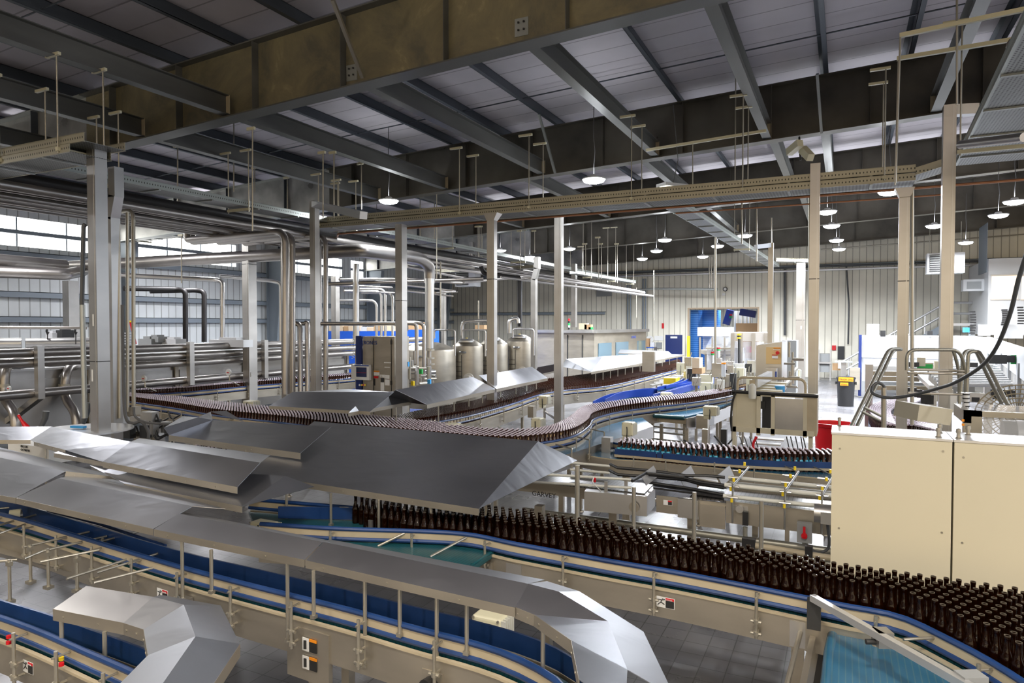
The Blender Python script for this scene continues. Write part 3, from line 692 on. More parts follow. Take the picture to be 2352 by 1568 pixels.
for i, (x, yt, yb, t) in enumerate(sorted(((408, 335, 500, 14), (537, 275, 440, 15), (580, 295, 530, 11.5), (585, 385, 440, 17), (660, 408, 490, 17), (742, 350, 500, 13), (767, 350, 500, 13.5), (830, 375, 480, 15.5), (208, 475, 640, 18), (417, 540, 650, 17), (965, 410, 560, 20), (1003, 440, 640, 18), (998, 445, 560, 20), (1098, 520, 590, 22), (1101, 520, 590, 22.5), (1105, 520, 590, 23), (1195, 530, 620, 22), (1228, 530, 580, 24), (1375, 545, 640, 22), (1381, 560, 640, 24), (1418, 560, 650, 26), (1345, 560, 630, 23)))):
    o = pipe('threaded hanger rod, %s in the row from the left under the roof' % (words[i] if i < 22 else 'x'), [PD(x, yt, t), PD(x, yb, t)], .013, 'rod', 6, name='hanger_rod', cat='rod')
    p = PD(x, yt, t)
    MB().bar(p - V(.12, 0, 0), p + V(.05, 0, 0), .04, .05).build('clip_bracket', 'motor', o, smooth=False)
pipe('blue hose hanging straight down from the roof at right', [PD(2013, 0, 13), PD(2016, 135, 14)], .015, 'bluebright', name='hose', cat='hose')

# cluster of thin wires/pipe rack above tanks (brown, tangled)
for i, (a, b, r) in enumerate((((780, 642), (905, 640), .04), ((770, 655), (900, 660), .035), ((790, 668), (905, 672), .03), ((935, 655), (1045, 668), .035), ((935, 668), (1040, 680), .03), ((935, 640), (1060, 650), .05), ((1000, 672), (1050, 670), .03), ((1065, 648), (1230, 632), .05), ((935, 600), (1120, 628), .06), ((935, 612), (1100, 645), .05), ((1120, 610), (1460, 668), .05), ((1140, 622), (1480, 672), .05), ((1150, 636), (1500, 680), .04))):
    pipe('%s thin steel pipe of the rack over the tanks, counted from the left' % words[i], [PD(a[0], a[1], 21), PD(b[0], b[1], 24)], r, 'pipe')

# ================================================================== BOTTLE WASHER (left)
t = thing('bottle_washer', 'long low stainless bottle washer machine along the left side with white hatch top', 'machine', (-14.6, 7, 0))
zt = 1.78
MB().span((-18.5, 4.0, .45), (-14.6, 17.5, zt)).build('machine_body', 'steel', t, smooth=False)
MB().add([(-14.5, 4, zt), (-14.5, 17.5, zt), (-18.5, 17.5, zt + .22), (-18.5, 4, zt + .22), (-14.5, 4, zt + .04), (-14.5, 17.5, zt + .04), (-18.5, 17.5, zt + .26), (-18.5, 4, zt + .26)], [(3, 2, 1, 0), (4, 5, 6, 7), (0, 1, 5, 4), (1, 2, 6, 5), (2, 3, 7, 6), (3, 0, 4, 7)]).build('sloped_top', 'aluminium', t, smooth=False)
for k in range(11):
    y = 4.8 + k * 1.18
    MB().add([(-14.7, y, zt + .06), (-14.7, y + 1.1, zt + .06), (-16.6, y + 1.1, zt + .165), (-16.6, y, zt + .165), (-14.7, y, zt + .08), (-14.7, y + 1.1, zt + .08), (-16.6, y + 1.1, zt + .185), (-16.6, y, zt + .185)], [(3, 2, 1, 0), (4, 5, 6, 7), (0, 1, 5, 4), (1, 2, 6, 5), (2, 3, 7, 6), (3, 0, 4, 7)]).build('hatch_cover', 'aluminium', t, smooth=False)
    MB().tube([(-14.9, y + .4, zt + .1), (-14.9, y + .4, zt + .15), (-14.9, y + .65, zt + .15), (-14.9, y + .65, zt + .1)], .012, 6).build('hatch_handle', 'black', t)
for k in range(6):
    y = 5 + k * 2.1
    MB().span((-14.6, y, .55), (-14.56, y + 1.9, zt - .18)).build('side_panel', 'steel', t, smooth=False)
    MB().span((-14.56, y + 1.93, .45), (-14.5, y + 2.02, zt - .05)).build('side_rib', 'frame', t, smooth=False)
for k in range(7):
    MB().span((-14.8, 4.4 + k * 2.1, 0), (-14.6, 4.6 + k * 2.1, .45)).build('leg', 'steel', t, smooth=False)
# side pipes on brackets
for i, (z, r, ya, yb, lab) in enumerate(((2.17, .085, 4.5, 21, 'top pipe of the stack of four along the washer'), (1.98, .08, 6.6, 21, 'second pipe of the stack along the washer'), (1.81, .08, 9.0, 21, 'third pipe of the stack along the washer'), (1.40, .085, 4.5, 17, 'lowest thick pipe running along the washer side'))):
    pipe(lab, [(-13.75, ya, z), (-13.75, yb, z)], r, 'pipe', 16)
for i, (px, py) in enumerate(((90, 810), (437, 788), (608, 785))):
    p = PX(px, py, -13.6); o = thing('pipe_bracket', '%s grey bent arm bracket holding pipes off washer side' % ('left', 'middle', 'right')[i], 'bracket', (p.x, p.y, 1.0))
    MB().span((-13.66, p.y - .06, 1.3), (-13.54, p.y + .06, 2.3)).build('upright', 'post', o, smooth=False)
    MB().bar((-13.6, p.y, 1.34), (-14.58, p.y - .05, .82), .12, .10).build('diagonal_arm', 'steel', o, smooth=False)
for i, (px, t_) in enumerate(((8, 13.0), (148, 14.0))):
    p = PD(px, 830, t_)
    pts = [PD(px + (60 if i == 0 else 52), 828 if i == 0 else 838, t_ + 1.0), PD(px + 4, 833 if i == 0 else 843, t_), PD(px, 915, t_), PD(px + 28, 950, t_ - .3), PD(px + 28, 1010, t_ - .3)]
    o = pipe('%s drain pipe with offset bend in front of the washer' % ('first', 'second')[i], pts, .085, 'pipe', 14, arc=.3)
    MB().lathe([(.11, -.03), (.11, .03)], PD(px, 885, t_), 14).build('flange', 'rod', o)
    g = MB(); c = PD(px + 15, 893, t_ - .3); g.tube([c, c - V(0, .03, 0)], .055, 14); g.build('pressure_gauge', 'paper', o)
    MB().box(c - V(0, .035, -.01), (.05, .006, .015)).build('gauge_mark', 'red', o, smooth=False)
for i, (px, py) in enumerate(((333, 869), (527, 855))):
    c = PD(px, py, 14.5); o = thing('pressure_gauge', '%s round white gauge on the washer side above the bottles' % ('left', 'right')[i], 'gauge', c)
    MB().tube([c, c - V(0, .04, 0)], .07, 16).build('dial', 'paper', o); MB().tube([c, c - V(0, 0, .18), c - V(0, 0, .3) + V(-.05, .3, 0)], .012, 6).build('stem', 'rod', o)
    MB().box(c - V(0, .045, 0), (.06, .006, .02)).build('gauge_mark', 'red', o, smooth=False)
# upper rail on the washer
pipe('thin rail crossing above the washer at far left', [PD(-20, 752, 15), PD(200, 753, 16)], .035, 'pipe')
pipe('thick polished pipe lying on the washer top at far left', [PD(-20, 789, 15.5), PD(50, 788, 15.8)], .13, 'steel', 18)
pipe('thick polished pipe continuing right of flange on washer top', [PD(58, 788, 15.8), PD(205, 786, 16.6)], .12, 'steel', 18)
o = thing('eye_rod', 'pair of ringed hook rods standing on the washer', 'hook', PD(140, 775, 16))
for x in (109, 174): MB().tube([PD(x, 752, 16), PD(x - 2, 760, 16), PD(x, 768, 16), PD(x + 2, 762, 16)], .025, 8).tube([PD(x, 768, 16), PD(x, 790, 16)], .012, 6).build('ring_hook', 'dark', o)
for i, (px, py, w, h, mt) in enumerate(((127, 772, .28, .18, 'white'), (362, 779, .45, .14, 'greybox'), (150, 768, .25, .22, 'dark'), (400, 785, .5, .15, 'white'), (345, 788, .5, .22, 'greybox'), (530, 788, 1.2, .18, 'white'))):
    c = PD(px, py, 17.0); o = MB().box(c, (w, .3, h)).box(c + V(0, 0, h * .6), (w * .5, .2, h * .4)).build('valve_unit', mt, smooth=False)
    tag(o, '%s small valve unit from the left on top of washer' % words[i], 'valve')
o = thing('step_ladder', 'white step unit with red and yellow frame behind tubes near left wall', 'ladder', PD(300, 790, 19))
for k in range(5): MB().box(PD(296, 765 + 6 * k, 19), (.26, .16, .035)).build('step', 'white', o, smooth=False)
MB().bar(PD(300, 738, 19), PD(311, 790, 19), .05, .05).build('red_rail', 'red', o, smooth=False); MB().box(PD(301, 738, 19), (.13, .1, .05)).build('yellow_cap', 'yellow', o, smooth=False)

# ================================================================== CONTROL CABINET
t = thing('control_cabinet', 'tall stainless control cabinet with navy edge strip and screen', 'cabinet', (-9.4, 12.1, 0))
T = 14.6; a = PD(805, 774, T); b = PD(905, 772, T); a.z = b.z = 2.44; a.y = b.y = 12.0
def fp(px, py, off=0): return PY(px, py, 12.0 - off)
MB().span((a.x, 12.0, .1), (b.x, 12.55, 2.44)).build('cabinet_body', 'frame', t, smooth=False)
MB().span((a.x - .02, 11.97, .1), (fp(819, 800).x, 12.02, 2.45)).build('navy_edge_strip', 'navy', t, smooth=False)
MB().span((a.x - .30, 12.1, .9), (a.x - .02, 12.5, 2.15)).build('side_filter_box', 'beige', t, smooth=False)
MB().span((a.x - .28, 12.085, 1.2), (a.x - .04, 12.1, 1.7)).build('filter_grille', 'greybox', t, smooth=False)
for x in (858, 899): MB().span((fp(x, 800).x - .004, 11.985, .15), (fp(x, 800).x + .004, 12.0, 2.4)).build('door_seam', 'dark', t, smooth=False)
text('lettering', 'KRONES', fp(829, 790.5, .004), (1, 0, 0), (0, 0, 1), .115, 'inkblue', t, 1.0)
text('lettering', 'VarioClean', fp(815.5, 824, .035), (0, 0, 1), (-1, 0, 0), .135, 'paper', t, .88)
MB().bar(fp(822, 793, .004), fp(828, 782, .004), .012, .003).bar(fp(823, 784, .004), fp(825, 788, .004), .01, .003).build('logo_mark', 'inkblue', t, smooth=False)
p0, p1 = fp(812, 836, .02), fp(848, 873, .1)
sc_ = MB().span(p0, p1).build('touch_panel', 'paper', t, smooth=False)
MB().span(fp(818, 843, .105), fp(842, 866, .1)).build('screen', 'screen', sc_, smooth=False); MB().span(fp(819, 855, .108), fp(841, 856.5, .104)).build('red_line', 'red', sc_, smooth=False); MB().span(fp(814, 837.5, .108), fp(847, 841, .104)).build('blue_header', 'inkblue', sc_, smooth=False)
for (x0, y0, x1_, y1_, mt) in ((858.5, 852, 871.5, 862, 'paper'), (858.5, 851, 871.5, 854.5, 'orange'), (858.5, 863, 869, 868.5, 'red'), (872, 860, 885, 867, 'paper'), (884, 861, 895, 885, 'paper'), (884, 869.5, 895, 871, 'red'), (874, 877, 883, 905, 'paper'), (874.5, 867.5, 882, 878, 'ink'), (858.5, 869, 862, 885, 'ink'), (882, 831, 898, 834, 'paper'), (883, 842, 896, 844.5, 'paper'), (874, 862, 878, 866, 'yellow')):
    MB().span(fp(x0, y0, .006), fp(x1_, y1_, .001)).build('warning_label', mt, t, smooth=False)
for x, mt in ((826, 'paper'), (831, 'yellow'), (835, 'red'), (838, 'yellow')): MB().tube([fp(x, 884, 0), fp(x, 884, .04)], .022, 10).build('push_button', mt, t)
for y in (786, 879): MB().box(fp(898.5, y, .01), (.035, .02, .09)).build('hinge', 'dark', t, smooth=False)
# shelves of boxes and blue bins behind
o = thing('storage_bench', 'long blue storage bench carrying cartons behind control cabinet', 'bench', PD(830, 780, 26))
a = PD(830, 760, 27); YB1 = a.y; a = PY(752, 760, YB1); b = PY(905, 775, YB1)
MB().span((a.x, a.y, 0), (b.x, a.y + 1, a.z)).build('blue_panel', 'boxblue', o, smooth=False)
a = PD(955, 757, 26); YB2 = a.y; a = PY(938, 757, YB2); b = PY(976, 775, YB2)
o = MB().span((a.x, a.y, 0), (b.x, a.y + 1, a.z)).build('storage_bench', 'boxblue', smooth=False); tag(o, 'short blue storage bench right of the broad centre post', 'bench')
for i, (x0, x1_, y0, mt) in enumerate(((756, 771, 747, 'cardlight'), (773, 787, 748, 'cardlight'), (789, 799, 749, 'card'), (800, 810, 748, 'cardlight'), (829, 842, 750, 'white'), (843, 858, 751, 'cardlight'), (859, 873, 748, 'card'), (874, 884, 747, 'cardlight'), (886, 903, 749, 'cardlight'), (938, 958, 742, 'card'), (959, 976, 740, 'card'), (1091, 1112, 746, 'card'))):
    t_ = 27 if i < 9 else 26; tb = 760 if i < 9 else 757
    Yq_ = (YB1 if i < 9 else YB2) + .02; a = PY(x0, y0, Yq_); b = PY(x1_, tb if i < 11 else 756, Yq_)
    o = MB().span((a.x, Yq_, b.z), (b.x, Yq_ + .6, a.z)).build('carton', mt, smooth=False)
    tag(o, '%s carton from the left standing on the blue benches' % words[i] if i < 11 else 'opened brown carton lying above the tanks', 'box')

# ================================================================== TANKS
for i, (x0, x1_, yt, t_) in enumerate(((935, 1041, 800, 20.0), (1043, 1106, 792, 20.6), (1105, 1163, 788, 21.2), (1164, 1226, 782, 21.8))):
    a = PD(x0, yt, t_); b = PD(x1_, yt, t_); c = (a + b) / 2; r = (a - b).length / 2 * 1.12 if i else .80
    if i == 0: c = PD(985, yt, t_)
    zt = a.z + .02
    o = thing('cleaning_tank', ('first and widest', 'second', 'third', 'fourth and farthest')[i] + ' dome topped stainless tank of the row of four', 'tank', (c.x, c.y, 0), 'row of stainless tanks')
    MB().lathe([(r * .98, .3), (r, .34), (r, zt - .1), (r * .98, zt - .04), (r * .72, zt + .06), (r * .35, zt + .16), (.0, zt + .18)], (c.x, c.y, 0), 32).build('tank_shell', 'frame', o)
    for k in range(4):
        an = PI / 4 + k * PI / 2; q = V(c.x + r * .75 * math.cos(an), c.y + r * .75 * math.sin(an), 0); MB().tube([q, q + V(0, 0, .36)], .04, 8).build('leg', 'steel', o)
    h = MB().lathe([(.24, 0), (.24, .05), (.2, .09), (.0, .12)], (c.x + .05, c.y - r * .35, zt + .07), 20).build('hatch_lid', 'steel', o)
    MB().box((c.x + .05, c.y - r * .35, zt + .19), (.05, .05, .02)).build('yellow_tag', 'yellow', h, smooth=False)
    d = V(.35, -.94, 0)
    if i != 2 or True:
        q = V(c.x, c.y, 1.05 + .06 * i) + V(.55, -.83, 0).normalized() * r
        MB().tube([q, q + d * .12], .15, 18).tube([q + d * .1, q + d * .42], .105, 18).build('round_motor', 'steel', o)
    l = MB(); q = V(c.x - .05, c.y - r - .02, 0)
    for sx in (-.11, .11): l.tube([q + V(sx, 0, .7), q + V(sx, 0, zt - .3)], .008, 5)
    for k in range(7): l.tube([q + V(-.11, 0, .75 + .14 * k), q + V(.11, 0, .75 + .14 * k)], .007, 5)
    l.build('level_gauge', 'dark', o)
    q = V(c.x + r * .2, c.y - r * .98, zt - .22); MB().lathe([(.1, -.03), (.12, 0), (.1, .03)], q, 12).build('side_nozzle', 'steel', o)
pipe('curved steel pipe with valve on top between third and fourth tank', [PD(1170, 765, 20.5), PD(1170, 735, 20.5), PD(1188, 731, 20.5), PD(1190, 742, 20.5)], .07, 'steel', arc=.2)
pipe('low pipe run over the tank domes', [PD(1060, 770, 20), PD(1062, 738, 20), PD(1118, 736, 20)], .05, 'steel', arc=.15)
for i, (x0, y0, x1_, y1_) in enumerate(((998, 757, 1045, 757), (1062, 757, 1115, 758), (1178, 755, 1226, 756), (1188, 775, 1240, 774), (1012, 796, 1050, 797), (1086, 794, 1115, 794))):
    pipe('%s slim handrail tube from the left over the tanks' % words[i], [PD(x0, y0 + (20 if i < 3 else 0), 19.3), PD(x0, y0, 19.3), PD(x1_, y1_, 19.3), PD(x1_, y1_ + (60 if i < 3 else 0), 19.3)], .025, 'steel', arc=.08, name='handrail', cat='handrail')
# valve cluster between cabinet post and tank
o = thing('valve_cluster', 'tangle of valves and small pipes between cabinet post and first tank', 'valves', PD(965, 860, 15.5))
for k in range(22):
    p = PD(random.uniform(938, 990), random.uniform(835, 905), random.uniform(15, 16)); ax = random.choice((V(1, 0, 0), V(0, 0, 1), V(.5, .8, 0)))
    MB().tube([p, p + ax * random.uniform(.12, .4)], random.uniform(.02, .055), 10).build('valve_pipe', random.choice(('pipe', 'steel', 'rod')), o)
for x, y, mt in ((936, 836, 'sky'), (967, 853, 'green'), (948, 880, 'yellow'), (986, 876, 'sky')): MB().box(PD(x, y, 14.9), (.07, .05, .10)).build('tag_plate', mt, o, smooth=False)

# ================================================================== LARGE MACHINE BEYOND TANKS
t = thing('filler_machine', 'large stainless enclosed machine with glass doors beyond the tanks', 'machine', (-10.5, 30, 0))
a = PY(1232, 763, 27.0); b = PY(1365, 763, 27.0); c_ = PY(1480, 765, 34.0)
MB().span((a.x, 27, .2), (b.x, 33, a.z)).build('left_cabin', 'frame', t, smooth=False)
MB().add([(b.x, 27, .2), (c_.x + .1, 34, .2), (c_.x - 2, 36, .2), (b.x, 33, .2), (b.x, 27, a.z), (c_.x + .1, 34, a.z), (c_.x - 2, 36, a.z), (b.x, 33, a.z)], [(3, 2, 1, 0), (4, 5, 6, 7), (0, 1, 5, 4), (1, 2, 6, 5), (2, 3, 7, 6), (3, 0, 4, 7)]).build('right_cabin', 'frame', t, smooth=False)
MB().bar((a.x - .1, 26.95, a.z + .05), (b.x, 26.9, a.z + .05), .25, .12).bar((b.x, 26.9, a.z + .05), (c_.x + .15, 33.95, a.z + .05), .25, .14).build('roof_edge', 'steel', t, smooth=False)
for x in (1276, 1304, 1338): MB().span((PY(x, 780, 27).x - .02, 26.96, .3), (PY(x, 780, 27).x + .02, 27, a.z - .1)).build('door_seam', 'dark', t, smooth=False)
fz = a.z + .12
dv = (V(c_.x + .1, 34, 0) - V(b.x, 27, 0)); nrm = V(dv.y, -dv.x, 0).normalized()
for f0, f1 in ((.06, .28), (.36, .60), (.80, .96)):
    q0 = V(b.x, 27, 0) + dv * f0 + nrm * .02; q1 = V(b.x, 27, 0) + dv * f1 + nrm * .02
    MB().bar(q0 + V(0, 0, 1.35), q1 + V(0, 0, 1.35), .03, 1.1).build('window_pane', 'doorglass', t, smooth=False)
q = V(b.x, 27, 0) + dv * .66 + nrm * .04
text('lettering', 'KRONES', q + V(0, 0, a.z - .32), dv, (0, 0, 1), .17, 'bluebright', t)
for i, (x, y, w, h, mt) in enumerate(((1532, 733, 0, 0, 'x'),)): pass
o = thing('signal_tower', 'small stack light on the machine roof beyond the tanks', 'signal light', PD(1307, 755, 27))
for k, mt in enumerate(('black', 'white', 'green', 'black', 'red')): MB().lathe([(.04, k * .09), (.04, k * .09 + .085)], PD(1307, 757, 27.5), 10).build('light_segment', mt, o)
for i, (x, y, w, h, mt) in enumerate(((1341, 746, .38, .28, 'cardlight'), (1352, 748, .3, .22, 'card'), (1357, 752, .12, .1, 'green'))):
    o = MB().box((PY(x, y, 29.5).x, 29.5, fz + h / 2), (w, .3, h)).build('carton', mt, smooth=False); tag(o, ('pale carton on the machine roof beyond the tanks', 'brown carton on machine roof, right of the pale one', 'small green box on the machine roof')[i], 'box')
# ================================================================== CONVEYORS
def xy(P_): return (P_[0], P_[1])
def lerp_line(line, n):
    """resample polyline to n points evenly by length"""
    line = [Vector((p[0], p[1], 0)) for p in line]; Ls = [0]
    for a, b in zip(line, line[1:]): Ls.append(Ls[-1] + (b - a).length)
    out = []
    for k in range(n):
        t = Ls[-1] * k / (n - 1)
        for i in range(len(line) - 1):
            if t <= Ls[i + 1] + 1e-9:
                out.append(line[i].lerp(line[i + 1], (t - Ls[i]) / max(1e-9, Ls[i + 1] - Ls[i]))); break
    return out
def offset(line, d):
    n = len(line); out = []
    for i in range(n):
        a = line[max(0, i - 1)]; c = line[min(n - 1, i + 1)]; t = (c - a).normalized(); out.append(line[i] + V(-t.y, t.x, 0) * d)
    return out
def conveyor(label, front, back, zbelt, belt='beltteal', n=24, panel=.17, step=.75, legs=1.7, guard=0, railh=.12, rail=True, backrail=True, brackets=True, decals=(), smooth=True, frame='frame', tagcat='conveyor', legdrop=True, backguard=0, railgap=.02, groupname=None):
    """front/back: world xy polylines of the two belt edges (front = nearest the viewer)"""
    A = smoothpath([V(p[0], p[1], 0) for p in front], 8) if smooth and len(front) > 2 else [V(p[0], p[1], 0) for p in front]
    B = smoothpath([V(p[0], p[1], 0) for p in back], 8) if smooth and len(back) > 2 else [V(p[0], p[1], 0) for p in back]
    A = lerp_line(A, n); B = lerp_line(B, n)
    sg = 1 if (A[1] - A[0]).cross(B[0] - A[0]).z > 0 else -1     # +1: back lies to the left
    Ao = offset(A, -sg * .035); Bo = offset(B, sg * .035)
    o = thing('conveyor', label, tagcat, (A[0].x, A[0].y, 0), groupname)
    MB().slab(A, B, zbelt, .025).build('belt', belt, o, smooth=False)
    for ln in (Ao, Bo):
        MB().ribbon(ln, zbelt - panel - .015, zbelt - .012, .006).build('side_frame', frame, o)
        MB().ribbon(ln, zbelt - .012, zbelt + .002, .022).build('edge_strip', 'beige', o)
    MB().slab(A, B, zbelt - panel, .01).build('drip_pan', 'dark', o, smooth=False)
    for j, (ln, s, on_) in enumerate(((A, -sg, rail), (B, sg, backrail))):
        if not on_: continue
        if j == 1 and backguard:
            rl = offset(ln, s * .012); MB().ribbon(rl, zbelt + railgap, zbelt + railh + backguard, .012).build('blue_guard', 'blue', o); continue
        rl = offset(ln, s * .012); z0 = zbelt + railgap; z1 = zbelt + railh
        r = MB().ribbon(rl, z0 + .028, z1 - .026, .012).build('guide_rail', 'beige', o)
        pts = [p + V(0, 0, z1 - .013) for p in rl]; pt2 = [p + V(0, 0, z0 + .013) for p in rl]
        MB().tube(pts, .017, 8).build('upper_slide', 'blue', r); MB().tube(pt2, .017, 8).build('lower_slide', 'blue', r)
        if j == 0 and guard: MB().ribbon(rl, z1 - .02, z1 + guard, .01).build('blue_guard', 'blue', o)
        if j == 1 and backguard: MB().ribbon(rl, z0, z1 + backguard, .01).build('blue_guard', 'blue', o)
        if brackets and j == 0:
            for p in resample(rl, step)[1:-1]:
                i = min(range(len(rl)), key=lambda q: (rl[q] - p).length); tdir = (rl[min(len(rl) - 1, i + 1)] - rl[max(0, i - 1)]).normalized(); nd = V(-tdir.y, tdir.x, 0) * s
                q = p + nd * .075
                b = MB(); b.tube([q + V(0, 0, zbelt - .16), q + V(0, 0, z1 - .01)], .0095, 8)
                for zz in (z0 + .03, z1 - .03)[:1]: b.tube([q + nd * .02 + V(0, 0, zz + .03), p + V(0, 0, zz + .03)], .006, 6)
                for zz in (zbelt - .06, zbelt - .13):
                    b.tube([q - tdir * .03 + V(0, 0, zz), q + tdir * .03 + V(0, 0, zz)], .010, 8).tube([q + V(0, 0, zz), p + nd * .02 + V(0, 0, zz)], .007, 6)
                    b.lathe([(.017, -.012), (.017, .012)], q + V(0, 0, zz), 8)
                b.build('rail_bracket', 'rod', o)
    if legs:
        L1 = resample(A, legs); 
        for p in (L1[1:] if len(L1) > 2 else L1):
            i = min(range(n), key=lambda q: (A[q] - p).length)
            for ln in (A, B):
                q = ln[i]
                b = MB(); b.box((q.x, q.y, (zbelt - panel) / 2 + .02), (.05, .05, zbelt - panel - .04)); b.lathe([(.05, 0), (.045, .015), (.015, .03), (.015, .06)], (q.x, q.y, 0), 10)
                b.build('leg', 'frame', o, smooth=False)
            MB().bar(A[i] + V(0, 0, .35), B[i] + V(0, 0, .35), .04, .04).build('cross_brace', 'frame', o, smooth=False)
    o['_A'] = [0]; del o['_A']
    return o, A, B, Ao, sg
def decal(o, line, f, z, nrm_s, w=.10, h=.06, kind='danger', k=0):
    i = int(f * (len(line) - 2)); p = line[i].lerp(line[i + 1], f * (len(line) - 2) - i); t = (line[i + 1] - line[i]).normalized(); nd = V(-t.y, t.x, 0) * nrm_s
    c = p + nd * .005 + V(0, 0, z)
    if nd.y > 0: nd = -nd
    x = V(-nd.y, nd.x, 0); u = V(0, 0, 1)
    def quad(cx, cy, ww, hh, off, mt, name):
        q = c + x * cx + u * cy + nd * off; s_ = x * ww / 2; v = u * hh / 2
        MB().bar(q - s_, q + s_, .001, hh).build(name, mt, o, smooth=False)
    quad(0, 0, w, h, .000, 'paper', 'warning_decal'); quad(w * .24, -h * .12, w * .46, h * .66, .0015, 'ink', 'decal_text_panel')
    quad(w * .24, h * .34, w * .46, h * .22, .0015, 'red' if kind == 'danger' else 'orange', 'decal_heading')
    b = MB()                     # falling figure pictogram
    q = c - x * w * .25 + nd * .002
    for a_, b_ in (((-.2, -.3), (0, 0)), ((0, 0), (.22, -.18)), ((0, 0), (.05, .2)), ((.05, .2), (-.2, .22)), ((.05, .2), (.25, .3))):
        b.bar(q + x * a_[0] * w * .9 + u * a_[1] * h, q + x * b_[0] * w * .9 + u * b_[1] * h, .0015, h * .07)
    b.lathe([(h * .07, 0), (h * .07, .001)], q + x * w * .1 + u * h * .34, 8).build('pictogram', 'ink', o, smooth=False)
    text('decal_lettering', 'DANGER' if kind == 'danger' else 'WARNING', c + x * (w * .03) + u * h * .27 + nd * .003, x, u, h * .15, 'paper', o, 1.0, .0004)

# --- C1: wide conveyor with the open bottles
ZB = 1.04; ZR = ZB + .12
f1 = [PZ(x, y, ZR) for x, y in ((600, 1198), (780, 1209), (1048, 1219), (1193, 1245), (1393, 1281), (1552, 1308), (1700, 1336), (1851, 1366), (1941, 1384), (2068, 1409), (2189, 1464), (2290, 1518), (2400, 1590), (2560, 1720))]
yb1 = PZ(1560, 1231, ZB + .23).y + .05
BK = [PZ(x, y, ZB + .23) + V(0, .05, 0) for x, y in ((560, 1118), (780, 1135), (950, 1148), (1100, 1158), (1200, 1166), (1340, 1187), (1450, 1206), (1560, 1227), (1700, 1248), (1800, 1266), (1925, 1288), (2100, 1315), (2352, 1352), (2600, 1395))]
b1 = [(p.x, p.y, 0) for p in BK]
def bky(x):
    for a, b in zip(BK, BK[1:]):
        if a.x <= x <= b.x: return a.y + (b.y - a.y) * (x - a.x) / (b.x - a.x)
    return BK[-1].y
c1, A1, B1, Ao1, s1 = conveyor('wide conveyor packed with open brown bottles in the right foreground', f1, b1, ZB, 'beltteal', 60, .17, .62, 0)
for f in (.30, .52, .66): pass
decal(c1, Ao1, .572, ZB - .085, -1, .115, .068)
for i, (px) in enumerate((1230, 1840)):
    p = PZ(px, 1420 if i else 1330, .95)
for (px, py) in ((1180, 1330), (1840, 1430)):
    q = PY(px, py, min(Ao1, key=lambda a: abs(a.x - PZ(px, py, .93).x)).y - .008)
    MB().box((q.x, q.y, ZB - .1), (.12, .006, .15)).build('joint_plate', 'steel', c1, smooth=False)
for x_, y_ in ((1830, 1500), (1245, 1330)):
    q = PZ(x_, y_, .75)
    for yy in (q.y + .1,):
        MB().box((q.x, yy, .42), (.07, .07, .84)).build('leg', 'frame', c1, smooth=False)
# blue wet belt at lower right, joined at an angle
fb = [PZ(1900, 1640, 1.0), PZ(1925, 1420, 1.0)]
o = thing('conveyor', 'bright blue wet belt in the lower right corner under the square bar', 'conveyor', PZ(2100, 1520, 0))
poly = [PZ(1922, 1413, .99), PZ(2060, 1416, .99), PZ(2190, 1474, .99), PZ(2300, 1535, .99), PZ(2430, 1620, .99), PZ(2300, 1660, .99), PZ(1890, 1660, .99), PZ(1905, 1500, .99)]
MB().sheet(poly, .03).build('belt', 'beltblue', o, smooth=False)
b = MB(); pts = [PZ(1922, 1413, .975), PZ(1905, 1500, .975), PZ(1890, 1660, .975)]; b.tube(pts, .028, 12); b.build('nose_roller', 'beltblue', o)
MB().bar(PZ(1880, 1430, .85), PZ(1835, 1660, .85), .03, .2).build('side_frame', 'frame', o, smooth=False)
q = PZ(1880, 1440, .9); MB().box((q.x, q.y, .78), (.09, .08, .42)).build('bearing_block', 'dark', o, smooth=False); MB().box((q.x - .01, q.y - .06, .45), (.13, .13, .16)).build('foot_bracket', 'frame', o, smooth=False); MB().box((q.x - .01, q.y - .04, .2), (.06, .06, .4)).build('leg', 'frame', o, smooth=False)
MB().tube([PZ(1853, 1395, .98), PZ(1800, 1600, .9)], .014, 8).build('side_rod', 'rod', o)
o = thing('square_guide_bar', 'square aluminium bar lying slanted over the blue belt at lower right', 'bar', PZ(1880, 1370, 1.2))
MB().bar(PZ(1866, 1372, 1.2), PZ(2240, 1585, 1.2), .035, .035).build('bar_body', 'aluminium', o, smooth=False)
q = PZ(2026, 1460, 1.19); MB().bar(q - V(.03, .01, .01), q + V(.035, .02, -.01), .075, .075).build('clamp_block', 'steel', o, smooth=False)
MB().tube([q + V(-.07, -.03, -.03), q + V(0, 0, -.03)], .013, 10).build('clamp_screw', 'dark', o)
MB().tube([PZ(2075, 1468, 1.12), PZ(2165, 1463, 1.12), PZ(2185, 1470, 1.12)], .008, 8).build('side_arm', 'rod', o)
q = PZ(2215, 1566, 1.19); MB().bar(q - V(.02, .01, .0), q + V(.07, .04, 0), .07, .07).build('clamp_block', 'greybox', o, smooth=False)
q = PZ(1870, 1380, 1.17); MB().box((q.x, q.y, 1.1), (.07, .06, .16)).build('corner_block', 'dark', o, smooth=False)

